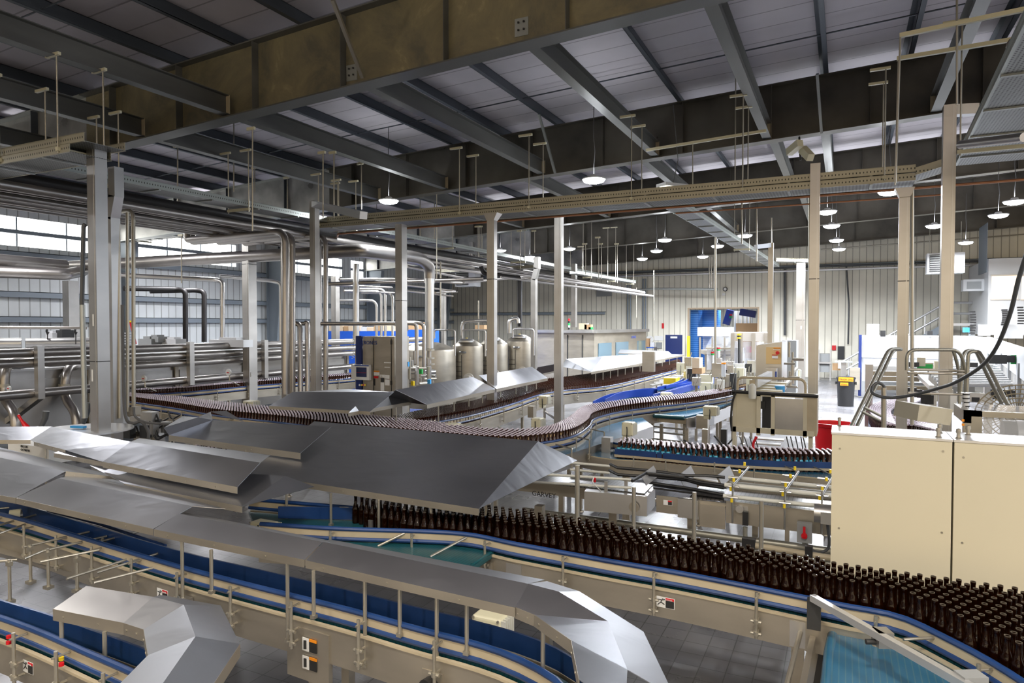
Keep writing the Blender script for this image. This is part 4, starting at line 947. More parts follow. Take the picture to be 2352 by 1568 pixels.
# --- C2: curved conveyor under the long front hoods
Z2 = 1.0; ZR2 = 1.12
f2 = [PZ(x, y, ZR2) for x, y in ((-60, 1160), (60, 1190), (180, 1226), (389, 1288), (560, 1333), (800, 1392), (960, 1436), (1100, 1472), (1200, 1508), (1290, 1560), (1330, 1620))]
b2 = [PZ(x, y, ZR2) for x, y in ((-60, 1140), (60, 1165), (180, 1200), (420, 1270), (560, 1303), (800, 1359), (960, 1399), (1130, 1440), (1250, 1480), (1345, 1538), (1400, 1620))]
c2, A2, B2, Ao2, s2 = conveyor('front conveyor with blue rails curving under the long row of steel covers', f2, b2, Z2, 'beltteal', 50, .20, .50, 0, backguard=.004)
decal(c2, Ao2, .475, Z2 - .10, -1, .12, .08)
def onfront(px, py, z, off=.012):
    """point on the front panel of C2 below pixel"""
    g = PZ(px, py, z); a = min(Ao2, key=lambda q: abs(q.x - g.x)); return V(g.x, a.y - off, z)
p = onfront(730, 1490, .80); 
MB().box(p + V(0, .02, .0), (.33, .03, .30), -.06).build('access_box', 'frame', c2, smooth=False)
for zz in (.865, .76):
    q = p + V(.02, -.002, zz - .80)
    MB().box(q + V(-.028, 0, 0), (.05, .004, .075), -.06).build('warning_decal', 'paper', c2, smooth=False)
    MB().box(q + V(.028, 0, -.008), (.055, .004, .06), -.06).build('decal_text_panel', 'ink', c2, smooth=False)
    MB().box(q + V(.028, -.001, .030), (.055, .004, .016), -.06).build('decal_heading', 'orange', c2, smooth=False)
    MB().box(q + V(-.028, -.004, 0), (.018, .003, .05), .3).build('pictogram', 'ink', c2, smooth=False)
p = onfront(1050, 1520, .86, .0); MB().box(p, (.13, .02, .13), -.1).build('bearing_plate', 'frame', c2, smooth=False)
MB().tube([p, p + V(-.01, -.06, 0)], .042, 20).build('bearing_cap', 'black', c2)
for (px, py) in ((885, 1470),): p = onfront(px, py, .93, .0); MB().tube([p, p - V(0, .004, 0)], .014, 14).build('round_hole', 'ink', c2)
MB().tube([PZ(600, 1428, .66), PZ(760, 1500, .66), PZ(960, 1568, .66), PZ(1060, 1600, .66)], .013, 8).build('lower_rod', 'rod', c2)
for (px, w) in ((728, .1), (800, .07)):
    p = PZ(px, 1560, .5); MB().box((p.x, p.y, .36), (w * .8, .06, .72)).build('leg', 'frame', c2, smooth=False)
MB().box((PZ(728, 1520, .68).x, PZ(728, 1520, .68).y, .66), (.11, .05, .16)).build('leg_clamp', 'frame', c2, smooth=False)
o = thing('junction_box', 'small clamp box with looping cable on the front conveyor side', 'box', onfront(487, 1360, .93))
p = onfront(487, 1358, .92, .03); MB().box(p, (.07, .04, .06)).build('box_body', 'steel', o, smooth=False)
MB().tube(smoothpath([onfront(430, 1360, .93, .01), onfront(455, 1352, .95, .05), p, onfront(530, 1375, .93, .05), onfront(560, 1400, .85, .03), onfront(590, 1425, .80, .02)]), .009, 8).build('cable', 'hose', o)
# merging side belt with steel rods left of C2
o = thing('conveyor', 'merging side conveyor at far left crossed by many steel rods', 'conveyor', PZ(200, 1260, 0))
A = [PZ(x, y, 1.0) for x, y in ((-80, 1178), (60, 1190), (200, 1225), (340, 1275), (390, 1298))]; B = [PZ(x, y, 1.0) for x, y in ((-80, 1140), (60, 1155), (200, 1196), (350, 1250), (392, 1268))]
MB().slab(A, B, .985, .02).build('belt', 'beltteal', o, smooth=False)
MB().ribbon([PZ(x, y, 1.0) for x, y in ((-80, 1182), (60, 1196), (200, 1232), (340, 1282), (386, 1302))], .80, .98, .01).build('side_frame', 'frame', o, smooth=False)
rl = [PZ(x, y, 1.06) for x, y in ((110, 1180), (230, 1212), (380, 1262))]
MB().ribbon(rl, 1.03, 1.07, .012).build('guide_rail', 'beige', o); MB().tube([p + V(0, 0, .03) for p in rl], .012, 8).build('upper_slide', 'blue', o)
MB().add([PZ(-60, 1255, .84), PZ(60, 1238, .84), PZ(300, 1320, .84), PZ(290, 1345, .84), PZ(-60, 1262, .70), PZ(60, 1252, .70), PZ(300, 1345, .68), PZ(290, 1360, .68)], [(0, 1, 2, 3), (7, 6, 5, 4), (0, 3, 7, 4), (1, 5, 6, 2), (3, 2, 6, 7), (0, 4, 5, 1)]).build('lower_housing', 'frame', o, smooth=False)
for x, y in ((88, 1262), (188, 1290), (283, 1338)): p = PZ(x, y, .78); MB().tube([p, p - V(-.006, .03, 0)], .022, 14).build('round_hole', 'ink', o)
for k, (a, b) in enumerate((((-10, 1228), (80, 1196)), ((55, 1256), (205, 1221)), ((55, 1283), (110, 1260)), ((95, 1266), (245, 1231)), ((92, 1290), (228, 1262)), ((153, 1329), (290, 1285)), ((222, 1315), (362, 1271)), ((215, 1338), (350, 1304)), ((-20, 1290), (40, 1285)), ((225, 1245), (320, 1220)), ((-10, 1208), (82, 1182)), ((-30, 1170), (60, 1162)))):
    MB().tube([PZ(*a, 1.08), PZ(*b, 1.08)], .009, 8).build('cross_rod', 'rod', o)
for k, (x, y0, y1) in enumerate(((69, 1250, 1340), (110, 1262, 1352), (176, 1275, 1360), (236, 1234, 1350), (21, 1284, 1385))):
    a = PZ(x, y0, 1.10); b = V(a.x, a.y, 1.10 - (y1 - y0) / 1560 * a.dot(FW) * 1.05); q = MB().tube([a, b], .011, 8); q.box(a - V(0, 0, .03), (.035, .03, .03)).box(b + V(0, 0, .02), (.05, .05, .02)).build('rod_stand', 'rod', o)
o = thing('gear_motor', 'small cream round motor at far left behind steel rods', 'motor', PZ(35, 1180, 1.05))
MB().tube([PZ(22, 1186, 1.08), PZ(48, 1183, 1.08)], .055, 16).build('motor_body', 'motor', o); MB().tube([PZ(44, 1183, 1.08), PZ(50, 1182, 1.08)], .045, 16).build('end_cap', 'steel', o)

# --- C3: conveyor in the lower left corner
Z3 = .95; ZR3 = 1.07
f3 = [PZ(x, y, ZR3) for x, y in ((-120, 1372), (0, 1409), (100, 1445), (200, 1488), (320, 1540), (420, 1590))]
b3 = [PZ(x, y, ZR3) for x, y in ((-120, 1345), (0, 1382), (100, 1412), (200, 1448), (330, 1495), (460, 1560))]
c3, A3, B3, Ao3, s3 = conveyor('conveyor with blue rails in the lower left corner', f3, b3, Z3, 'beltteal', 30, .17, .42, 0, backguard=.004)
decal(c3, Ao3, .42, Z3 - .085, -1, .10, .065)
for (px, py, c) in ((20, 1470, ('red', 'red')), (141, 1520, ('yellow', 'red'))):
    for j, cc in enumerate(c):
        p = PZ(px, py + j * 13 - 8, 1.0); MB().lathe([(.0125, -.008), (.0125, .008)], p, 10).build('coloured_tape', cc, c3)
# ================================================================== HOODS
def hood(label, faces, pts, lips=(), posts=(), lip=.045, th=.003, rivets=()):
    """pts: {key:(px,py,z)}; faces: tuples of keys; lips: tuples of keys = free eave edges"""
    W = {k: PZ(*v) for k, v in pts.items()}; fixed = set()
    for f in faces:                                   # keep every folded face flat
        fx = [k for k in f if k in fixed]; fr = [k for k in f if k not in fixed]
        base = (fx + fr)[:3]; n_ = (W[base[1]] - W[base[0]]).cross(W[base[2]] - W[base[0]])
        for k in f:
            if k not in base and k not in fixed and n_.length > 1e-5:
                d = ray(pts[k][0], pts[k][1]); den = d.dot(n_)
                if abs(den) > 1e-6:
                    q = EYE + d * ((W[base[0]] - EYE).dot(n_) / den)
                    if (q - W[k]).length < .6: W[k] = q
        fixed |= set(f)
    o = thing('conveyor_cover', label, 'cover', W[faces[0][0]])
    b = MB()
    for f in faces: b.sheet([W[k] for k in f], th)
    b.build('cover_sheet', 'hood', o, smooth=False)
    for a, c in lips:
        p, q = W[a], W[c]; MB().bar(p - V(0, 0, lip / 2), q - V(0, 0, lip / 2), .003, lip).build('turned_edge', 'frame', o, smooth=False)
        n = max(2, int((q - p).length / .35)); r = MB(); d = (q - p).normalized(); nn = V(d.y, -d.x, 0)
        if nn.y > 0: nn = -nn
        for k in range(n):
            c_ = p.lerp(q, (k + .3) / n) - V(0, 0, lip * .55) + nn * .002; r.tube([c_, c_ + nn * .004], .006, 8)
        r.build('rivet_heads', 'rod', o)
    for (px, py, z, zlow) in posts:
        t_ = PZ(px, py, z); MB().tube([t_, V(t_.x, t_.y, zlow)], .011, 8).box((t_.x, t_.y, zlow + .01), (.03, .03, .02)).build('support_rod', 'rod', o)
    return o
ZE, ZG = 1.36, 1.60
hood('largest steel cover with sloping roof and grey gable, centre foreground', (('a', 'b', 'c', 'd'), ('c', 'd', 'e'), ('a', 'f', 'e', 'd')), dict(b=(563, 1086, ZE), c=(1100, 1168, ZE), d=(1236, 1013, ZG), a=(722, 967, ZG), e=(1326, 1057, ZE + .03), f=(820, 1000, ZE)), (('b', 'c'),),
     ((658, 1118, ZE - .05, 1.04), (760, 1132, ZE - .05, 1.04), (870, 1148, ZE - .05, 1.04), (990, 1164, ZE - .05, 1.04)), .05)
hood('long steel cover second in the front row from the left edge', (('a', 'b', 'c', 'd'), ('d', 'a', 'f'), ('c', 'd', 'f', 'g')), dict(a=(37, 1143, 1.36), b=(352, 1214, 1.36), c=(442, 1162, 1.46), d=(135, 1098, 1.48), f=(175, 1078, 1.36), g=(518, 1168, 1.36)), (('a', 'b'),), (), .045)
hood('steel cover at left edge, first of the front row', (('a', 'b', 'c', 'd'), ('d', 'c', 'e', 'f')), dict(a=(-90, 1122, 1.36), b=(36, 1143, 1.36), c=(150, 1082, 1.48), d=(-90, 1032, 1.48), e=(285, 1097, 1.37), f=(-20, 1022, 1.40)), (('a', 'b'), ('c', 'e')), (), .045)
hood('narrow steel cover third in the front row from the left edge', (('a', 'b', 'c', 'd'), ('d', 'c', 'f', 'e')), dict(a=(354, 1215, 1.36), b=(699, 1285, 1.36), c=(741, 1244, 1.42), d=(411, 1179, 1.42), e=(425, 1176, 1.38), f=(752, 1240, 1.38)), (('a', 'b'),), ((418, 1240, 1.32, .87), (660, 1290, 1.32, .85), (485, 1262, 1.32, 1.05), (720, 1310, 1.32, 1.05)), .045)
hood('longest front row steel cover, lower middle of the picture', (('a', 'b', 'c', 'd'), ('d', 'c', 'f', 'e')), dict(a=(702, 1286, 1.36), b=(1183, 1395, 1.36), c=(1213, 1340, 1.42), d=(743, 1244, 1.42), e=(757, 1238, 1.38), f=(1252, 1331, 1.38)), (('a', 'b'),), ((838, 1326, 1.32, .83), (1003, 1364, 1.32, .80), (918, 1345, 1.32, 1.05), (1072, 1380, 1.32, 1.05)), .045)
hood('faceted curved steel cover bending down at bottom centre', (('a', 'b', 'c', 'd', 'e'), ('e', 'd', 'h', 'g'), ('g', 'h', 'k', 'j'), ('b', 'b2', 'c2', 'c'), ('c', 'c2', 'd2', 'd'), ('d', 'd2', 'h2', 'h')),
     dict(a=(1183, 1393, 1.36), b=(1214, 1340, 1.42), c=(1283, 1358, 1.42), d=(1396, 1426, 1.42), e=(1227, 1411, 1.36), g=(1312, 1470, 1.36), h=(1441, 1537, 1.42), j=(1330, 1560, 1.36), k=(1435, 1640, 1.42), b2=(1256, 1334, 1.38), c2=(1330, 1357, 1.36), d2=(1478, 1450, 1.36), h2=(1550, 1600, 1.36)), (('a', 'e'), ('e', 'g'), ('g', 'j')), ((1247, 1440, 1.30, .80),), .055)
hood('faceted curved steel cover in the lower left corner', (('a', 'b', 'c', 'd'), ('d', 'c', 'f', 'e'), ('e', 'f', 'h', 'g'), ('f', 'k', 'l', 'h'), ('g', 'h', 'n', 'm'), ('h', 'l', 'o', 'n'), ('c', 'c2', 'k', 'f')),
     dict(a=(122, 1398, 1.22), b=(198, 1345, 1.29), c=(352, 1370, 1.29), d=(284, 1430, 1.22), e=(330, 1445, 1.22), f=(422, 1388, 1.30), g=(340, 1504, 1.22), h=(449, 1461, 1.30), k=(507, 1390, 1.22), l=(551, 1478, 1.22), m=(255, 1590, 1.22), n=(352, 1600, 1.30), o=(470, 1600, 1.22), c2=(372, 1366, 1.26)), (('a', 'd'), ('d', 'e'), ('e', 'g'), ('l', 'o')), ((141, 1425, 1.16, .80), (240, 1450, 1.16, 1.0)), .06)
hood('raised steel cover overlapping the one left of the largest cover', (('a', 'b', 'c', 'd'), ('d', 'c', 'e', 'f')), dict(a=(236, 1060, 1.52), b=(545, 1118, 1.52), c=(598, 1062, 1.64), d=(300, 1014, 1.64), e=(620, 1045, 1.56), f=(320, 1006, 1.56)), (('a', 'b'),), (), .05)
hood('lower steel cover beneath the raised one, beside the largest cover', (('a', 'b', 'c', 'd'), ('b', 'c', 'e')), dict(a=(285, 1110, 1.42), b=(556, 1163, 1.42), c=(655, 1092, 1.53), d=(207, 1069, 1.53), e=(722, 1117, 1.42)), (('a', 'b'),), (), .045)
hood('steel cover with bent left nose, behind the largest cover', (('a', 'b', 'c', 'd'), ('a', 'd', 'e', 'f'), ('f', 'e', 'h'), ('d', 'i', 'e')), dict(a=(388, 999, 1.50), b=(690, 1040, 1.50), c=(760, 980, 1.64), d=(488, 964, 1.64), e=(455, 958, 1.66), f=(376, 982, 1.55), h=(420, 955, 1.55), i=(484, 945, 1.60)), (('a', 'b'),), ((390, 1005, 1.46, 1.05), (446, 1015, 1.46, 1.05), (513, 1024, 1.46, 1.05), (566, 1032, 1.46, 1.05)), .06)
hood('small dark rear flap behind the bent nose cover', (('a', 'b', 'c'),), dict(a=(484, 945, 1.58), b=(520, 943, 1.62), c=(563, 969, 1.50)))
hood('flat steel cover strip far left under the two left posts', (('a', 'b', 'c', 'd'), ('b', 'e', 'f', 'c')), dict(a=(-80, 1010, 1.52), b=(70, 1010, 1.52), c=(118, 979, 1.60), d=(-80, 980, 1.60), e=(78, 1014, 1.52), f=(140, 984, 1.60)), (('a', 'b'),), ((105, 1028, 1.48, 1.0),), .04)
hood('broad light steel cover between left strip and raised cover', (('a', 'b', 'c', 'd'), ('b', 'g', 'c')), dict(a=(78, 1014, 1.52), b=(150, 1033, 1.52), g=(235, 1060, 1.50), c=(312, 1016, 1.62), d=(140, 984, 1.62)), (('a', 'b'),), (), .04)
hood('light steel panel edge right under the broad light cover', (('a', 'b', 'c', 'd'),), dict(a=(124, 1040, 1.49), b=(236, 1060, 1.49), c=(262, 1040, 1.52), d=(155, 1026, 1.52)), (('a', 'b'),), (), .04)
# covers over the conveyor running away from the viewer
def ycover(label, y0, y1, xe, ze, xr, zr, gable=True, posts=0, dx=0):
    o = thing('conveyor_cover', label, 'cover', (xe, y0, ze)); b = MB()
    xb = 2 * xr - xe
    b.sheet([V(xe, y0, ze), V(xe + dx, y1, ze), V(xr + dx, y1, zr), V(xr, y0, zr)], .003).sheet([V(xr, y0, zr), V(xr + dx, y1, zr), V(xb + dx, y1, ze), V(xb, y0, ze)], .003)
    b.build('cover_sheet', 'hood', o, smooth=False)
    if gable: MB().add([(xe, y0, ze), (xr, y0, zr), (xb, y0, ze), (xb, y0 + .003, ze), (xr, y0 + .003, zr), (xe, y0 + .003, ze)], [(0, 1, 2), (3, 4, 5), (0, 5, 4, 1), (1, 4, 3, 2)]).build('gable_plate', 'frame', o, smooth=False)
    MB().bar((xe, y0, ze - .03), (xe + dx, y1, ze - .03), .003, .06).build('turned_edge', 'frame', o, smooth=False)
    for k in range(posts):
        y = y0 + (k + .5) * (y1 - y0) / posts
        for x in (xe - .03, xb + .03): MB().tube([(x, y, ze - .05), (x, y, .95)], .013, 8).build('support_rod', 'rod', o)
    return o
hood('dark curved steel cover left of the middle row, nearest the viewer', (('a', 'b', 'c', 'd'), ('d', 'c', 'e')), dict(a=(618, 932, 1.50), b=(850, 945, 1.50), c=(905, 900, 1.70), d=(672, 900, 1.70), e=(800, 893, 1.66)), (('a', 'b'),), ())
hood('steel cover with triangular cream gable, second in the middle row', (('g1', 'g2', 'e1'), ('g2', 'e1', 'e2', 'r2')), dict(g1=(880, 918, 1.48), g2=(909, 895, 1.72), e1=(981, 929, 1.48), e2=(1138, 893, 1.48), r2=(1086, 865, 1.74)), (('e1', 'e2'),), ((1007, 928, 1.44, 1.05), (1043, 918, 1.44, 1.05), (1077, 909, 1.44, 1.05), (1108, 902, 1.44, 1.05)), .06)
hood('low steel cover left of the cream gable in middle row', (('a', 'b', 'c', 'd'),), dict(a=(800, 948, 1.50), b=(944, 922, 1.50), c=(905, 898, 1.62), d=(850, 902, 1.62)), (('a', 'b'),), ((910, 935, 1.46, 1.05),), .05)
hood('third steel cover of the middle row, right of the flared post', (('a', 'b', 'c', 'd'),), dict(a=(1140, 893, 1.48), b=(1258, 868, 1.48), c=(1222, 842, 1.72), d=(1100, 862, 1.72)), (('a', 'b'),), ((1150, 890, 1.44, 1.05), (1185, 884, 1.44, 1.05), (1210, 878, 1.44, 1.05), (1232, 874, 1.44, 1.05)), .06)
hood('short steel cover joining at the right centre post', (('a', 'b', 'c', 'd'),), dict(a=(1225, 862, 1.5), b=(1272, 852, 1.5), c=(1272, 836, 1.7), d=(1235, 843, 1.7)), (('a', 'b'),))
hood('bright ridged steel cover beyond right centre post with cream gable', (('g1', 'g2', 'e1'), ('g2', 'e1', 'e2', 'r2'), ('r2', 'e2', 'e3', 'r3')), dict(g1=(1290, 842, 1.5), g2=(1300, 824, 1.72), e1=(1358, 854, 1.50), e2=(1440, 840, 1.50), r2=(1385, 818, 1.74), r3=(1500, 812, 1.64), e3=(1572, 814, 1.50)), (('e1', 'e2'), ('e2', 'e3')), tuple((x, 858 - (x - 1360) * .19, 1.46, 1.0) for x in range(1368, 1560, 17)), .06)
hood('thin bright far steel cover running parallel behind bright ridged one', (('a', 'b', 'c', 'd'),), dict(a=(1420, 810, 1.52), b=(1545, 815, 1.52), c=(1535, 806, 1.60), d=(1425, 802, 1.60)), (('a', 'b'),))

# transfer belt in front of the bottle conveyor, under the largest cover
o = thing('conveyor', 'teal transfer belt with steel stay rods between largest cover and front covers', 'conveyor', PZ(900, 1260, 0))
MB().sheet([PZ(600, 1212, 1.05), PZ(780, 1226, 1.05), PZ(1060, 1244, 1.05), PZ(1135, 1268, 1.05), PZ(1085, 1302, 1.05), PZ(960, 1285, 1.05), PZ(700, 1240, 1.05)], .03).build('belt', 'beltteal', o, smooth=False)
MB().tube([PZ(1135, 1268, 1.03), PZ(1085, 1302, 1.03)], .028, 10).build('nose_roller', 'beltteal', o)
for a, b in (((868, 1254), (930, 1224)), ((988, 1278), (1076, 1231)), ((745, 1240), (795, 1214))): MB().tube([PZ(*a, 1.05), PZ(*b, 1.13)], .009, 8).build('stay_rod', 'rod', o)
q = PZ(857, 1205, 1.14); MB().box(q - V(0, .03, .03), (.035, .015, .15)).build('slotted_bracket', 'steel', o, smooth=False)
MB().bar(PZ(1040, 1288, 1.02), PZ(1108, 1248, 1.02), .10, .02).build('end_plate', 'steel', o, smooth=False); MB().tube(arcpath([PZ(1095, 1245, 1.04), PZ(1120, 1258, 1.06), PZ(1130, 1278, 1.02), PZ(1162, 1286, .98)], .06), .012, 8).build('bent_strap', 'rod', o)
MB().bar(PZ(1125, 1312, .93), PZ(1178, 1282, .93), .02, .12).build('cross_frame', 'frame', o, smooth=False)
o = thing('diagonal_guide', 'grey diagonal guide plate steering the open bottles under the largest cover', 'guide', PZ(930, 1180, 1.1))
MB().bar(PZ(780, 1178, 1.10), PZ(935, 1182, 1.10), .008, .11).bar(PZ(935, 1182, 1.10), PZ(1062, 1216, 1.10), .008, .10).build('guide_plate', 'greybox', o, smooth=False)
MB().bar(PZ(640, 1176, 1.10), PZ(890, 1180, 1.10), .02, .10).build('blue_guard', 'blue', o, smooth=False)
# ================================================================== MORE CONVEYORS
def pix(z, pts): return [PZ(x, y, z) for x, y in pts]
c4, A4, B4, Ao4, s4 = conveyor('winding elevated conveyor of capped bottles sweeping across the middle and curving away',
    pix(1.16, ((290, 920), (400, 936), (500, 953), (640, 968), (800, 988), (1000, 1008), (1150, 1020), (1240, 1015), (1315, 1000), (1350, 978), (1364, 960), (1420, 945), (1500, 934), (1570, 926), (1650, 914), (1715, 900))),
    pix(1.22, ((300, 905), (420, 914), (480, 922), (640, 938), (780, 948), (900, 961), (1000, 972), (1090, 985), (1200, 989), (1265, 981), (1305, 962), (1340, 936), (1400, 925), (1500, 914), (1600, 903), (1710, 885))), 1.04, 'beltblue', 80, .17, .8, 1.8)
c7, A7, B7, Ao7, s7 = conveyor('rear left conveyor of capped bottles beside the washer', pix(1.16, ((310, 906), (420, 900), (560, 887), (650, 880), (800, 869), (860, 862))), pix(1.22, ((310, 897), (420, 891), (560, 877), (650, 869), (800, 859), (860, 853))), 1.04, 'beltblue', 30, .17, .9, 2.2)
c10, A10, B10, Ao10, s10 = conveyor('conveyor running away under the middle row of steel covers', pix(1.16, ((910, 983), (1000, 968), (1060, 957), (1110, 945), (1180, 925), (1240, 905), (1300, 895), (1400, 885), (1500, 862), (1570, 845))), pix(1.22, ((905, 958), (1000, 938), (1060, 928), (1110, 915), (1150, 885), (1240, 872), (1300, 866), (1400, 852), (1500, 838), (1560, 826))), 1.04, 'beltteal', 50, .20, 1.0, 2.2)
# conveyor of bottles with light blue labels, tall blue guard
c5, A5, B5, Ao5, s5 = conveyor('conveyor of blue labelled bottles behind a tall blue guard, right of centre', pix(.9, ((1180, 1024), (1300, 1036), (1400, 1052), (1500, 1058), (1600, 1068), (1700, 1079), (1800, 1088), (1905, 1098), (2100, 1112))), pix(1.08, ((1390, 1000), (1420, 1008), (1500, 1016), (1600, 1022), (1700, 1029), (1800, 1033), (1905, 1036), (2100, 1040))), .9, 'beltblue', 40, .17, .9, 1.9, rail=False)
gl = lerp_line(pix(1.03, ((1412, 1030), (1500, 1037), (1600, 1047), (1700, 1054), (1800, 1059), (1905, 1061), (2100, 1066))), 24)
MB().ribbon(gl, .955, 1.03, .01).build('blue_guard', 'blue', c5); MB().ribbon([g - V(0, .014, 0) for g in gl], .925, .955, .012).build('guide_rail', 'beige', c5)
for x, y in ((1363 + 98, 1050), (1534, 1058), (1645, 1063), (1735, 1074), (1830, 1082)):
    p = PZ(x, y, .98); MB().tube([p - V(0, .12, .16), p - V(0, .12, -.03)], .009, 8).box(p - V(0, .12, .10), (.05, .03, .015)).build('rail_bracket', 'rod', c5)
for a, b in (((1795, 1067), (1832, 1082)), ((1863, 1069), (1910, 1090))): MB().tube([PZ(*a, .97), PZ(*b, .97)], .008, 8).build('guard_stay', 'rod', c5)
# slat conveyor with white tube rails
Y6 = 6.75
o = thing('conveyor', 'stainless slat conveyor with white tube rails and red switch, right of centre', 'conveyor', (-1, Y6, 0))
a = PY(1668, 1143, Y6); b = PY(1960, 1170, Y6); a.z = b.z = 1.0
MB().span((a.x, Y6, .79), (b.x, Y6 + .012, 1.0)).build('side_frame', 'frame', o, smooth=False)
MB().span((a.x - .35, Y6 + .02, .985), (b.x, Y6 + .5, 1.0)).build('slat_chain', 'beltgrey', o, smooth=False)
MB().span((a.x, Y6 + .5, .79), (b.x, Y6 + .51, 1.02)).build('rear_frame', 'frame', o, smooth=False)
for k, (y0, zz, r) in enumerate(((Y6 - .05, 1.06, .02), (Y6 + .02, 1.15, .022), (Y6 + .28, 1.17, .02), (Y6 + .36, 1.10, .016))):
    p = V(a.x - .02, y0, zz); MB().tube([p, V(b.x + .2, y0 - (.02 if k > 1 else 0), zz)], r, 10).build('white_tube_rail', 'whiteplastic', o)
for x in (1683, 1803, 1888):
    q = PY(x, 1145, Y6 - .07); b_ = MB(); b_.tube([V(q.x, Y6 - .08, .82), V(q.x, Y6 - .08, 1.2)], .009, 8).tube([V(q.x, Y6 - .1, 1.17), V(q.x + .09, Y6 + .38, 1.27)], .009, 8)
    for dy, zz in ((-.08, 1.06), (-.02, 1.15), (.15, 1.2), (.3, 1.24)): b_.tube([V(q.x - .05, Y6 + dy, zz), V(q.x + .05, Y6 + dy, zz)], .013, 8)
    st = b_.build('clamp_stand', 'steel', o)
    k_ = MB()
    for dx, dy, zz in ((0, -.1, 1.03), (-.02, -.02, 1.12), (.0, .02, 1.20), (.03, .2, 1.25), (.06, .33, 1.30)): k_.tube([V(q.x + dx, Y6 + dy - .04, zz), V(q.x + dx, Y6 + dy - .04, zz + .035)], .012, 8)
    k_.build('yellow_knobs', 'yellow', st)
c = PY(1700, 1167, Y6 - .01); MB().tube([V(c.x, Y6, c.z), V(c.x, Y6 - .05, c.z)], .036, 16).box((c.x, Y6 - .006, c.z), (.14, .01, .045)).build('bearing', 'steel', o)
p = PY(1712, 1195, Y6 - .03); MB().box((p.x, Y6 - .03, p.z + .02), (.05, .03, .13)).build('black_clamp', 'black', o, smooth=False); MB().tube([V(p.x, Y6 - .03, p.z - .06), V(p.x, Y6 - .03, .3)], .022, 10).build('clamp_tube', 'greytube', o)
p = PY(1848, 1222, Y6 - .06); bx = MB().box((p.x, Y6 - .06, p.z), (.125, .06, .18)).build('switch_box', 'greybox', o, smooth=False)
MB().tube([V(p.x, Y6 - .09, p.z - .02), V(p.x, Y6 - .12, p.z - .02)], .026, 12).box((p.x, Y6 - .12, p.z + .02), (.02, .03, .09)).build('red_switch', 'red', bx, smooth=False)
p = PY(1893, 1178, Y6 - .1); MB().tube([V(p.x - .08, Y6 - .12, p.z), V(p.x + .1, Y6 - .12, p.z)], .085, 18).box((p.x + .02, Y6 - .2, p.z - .02), (.09, .03, .1)).build('gear_motor', 'steel', o)
MB().tube(smoothpath([V(p.x + .03, Y6 - .15, p.z - .08), V(p.x + .04, Y6 - .1, p.z - .3), V(p.x - .05, Y6 - .1, p.z - .36), V(p.x - .15, Y6 - .06, p.z - .33)]), .013, 8).build('motor_cable', 'hose', o)
for x in (1586, 1735, 1850): q = PY(x, 1230, Y6 + .2); MB().box((q.x, Y6 + .2, .4), (.055, .055, .8)).build('leg', 'frame', o, smooth=False)
for zz, r in ((.62, .035), (.50, .03)): MB().tube([V(a.x - 2.2, Y6 + .1, zz), V(b.x, Y6 + .1, zz)], r, 10).build('lower_tube', 'greytube', o)
MB().tube([PY(1730, 1252, 6.3), PY(1930, 1285, 6.3)], .028, 10).build('front_tube', 'beige', o); q = PY(1720, 1247, 6.3); MB().box(q, (.11, .07, .09)).build('tube_clamp', 'black', o, smooth=False); q = PY(1858, 1265, 6.3); MB().box(q, (.06, .07, .09)).build('tube_clamp', 'black', o, smooth=False)
# thin hood supports standing from floor near C6
for i, (x, y0, y1) in enumerate(((1326, 1068, 1200), (1456, 1118, 1210), (1595, 1130, 1235), (1749, 1150, 1265))):
    p = PZ(x, y0, 1.25 if i else 1.45) if i == 0 else PY(x, y0, 5.6); q = V(p.x, p.y, .9)
    tag(MB().tube([p, V(p.x, p.y, .75)], .017 if i else .022, 10).build('upright_tube', 'rod'), '%s pale upright tube from the left rising behind the open bottles' % words[i], 'tube')
# transfer section with black bent rails
o = thing('conveyor', 'transfer conveyor section with black bent guide rails and grey drive box', 'conveyor', (-2, Y6, 0))
P6 = lambda x, y, z=1.0: PZ(x, y, z)
MB().sheet([P6(1160, 1095), P6(1480, 1133), P6(1500, 1112), P6(1200, 1078)], .02).build('slat_chain', 'beltgrey', o, smooth=False)
MB().bar(P6(1160, 1105, .91), P6(1345, 1128, .91), .012, .17).build('side_frame', 'frame', o, smooth=False)
a, b = P6(1342, 1128, .99), P6(1486, 1140, .99)
MB().add([a, b, P6(1505, 1118, .99), P6(1360, 1105, .99)] + [v - V(0, 0, .20) for v in (a, b, P6(1505, 1118, .99), P6(1360, 1105, .99))], [(0, 1, 2, 3), (7, 6, 5, 4), (0, 4, 5, 1), (1, 5, 6, 2), (2, 6, 7, 3), (3, 7, 4, 0)]).build('drive_box', 'steel', o, smooth=False)
q = PY(1462, 1150, b.y); MB().tube([V(b.x - .12, a.y * .4 + b.y * .6 - .01, .88), V(b.x - .12, a.y * .4 + b.y * .6 - .02, .88)], .05, 24).build('round_cover', 'frame', o)
b0, b1 = PY(1508, 1130, Y6 + .05), PY(1668, 1145, Y6 + .05)
MB().span((b0.x, Y6 + .04, .80), (b1.x, Y6 + .055, .97)).build('cover_panel', 'frame', o, smooth=False)
MB().span((b0.x + .22, Y6 + .02, .78), (b0.x + .42, Y6 + .04, .97)).build('cover_panel', 'steel', o, smooth=False)
MB().span((b0.x + .44, Y6 + .01, .72), (b0.x + .68, Y6 + .04, .94)).build('cover_panel', 'frame', o, smooth=False)
q = V(b0.x + .12, Y6 + .03, .91); MB().box(q, (.09, .004, .05)).build('warning_decal', 'paper', o, smooth=False); MB().box(q + V(.022, -.003, 0), (.04, .004, .042)).build('decal_text_panel', 'ink', o, smooth=False); MB().box(q + V(.022, -.005, .018), (.04, .004, .012)).build('decal_heading', 'red', o, smooth=False)
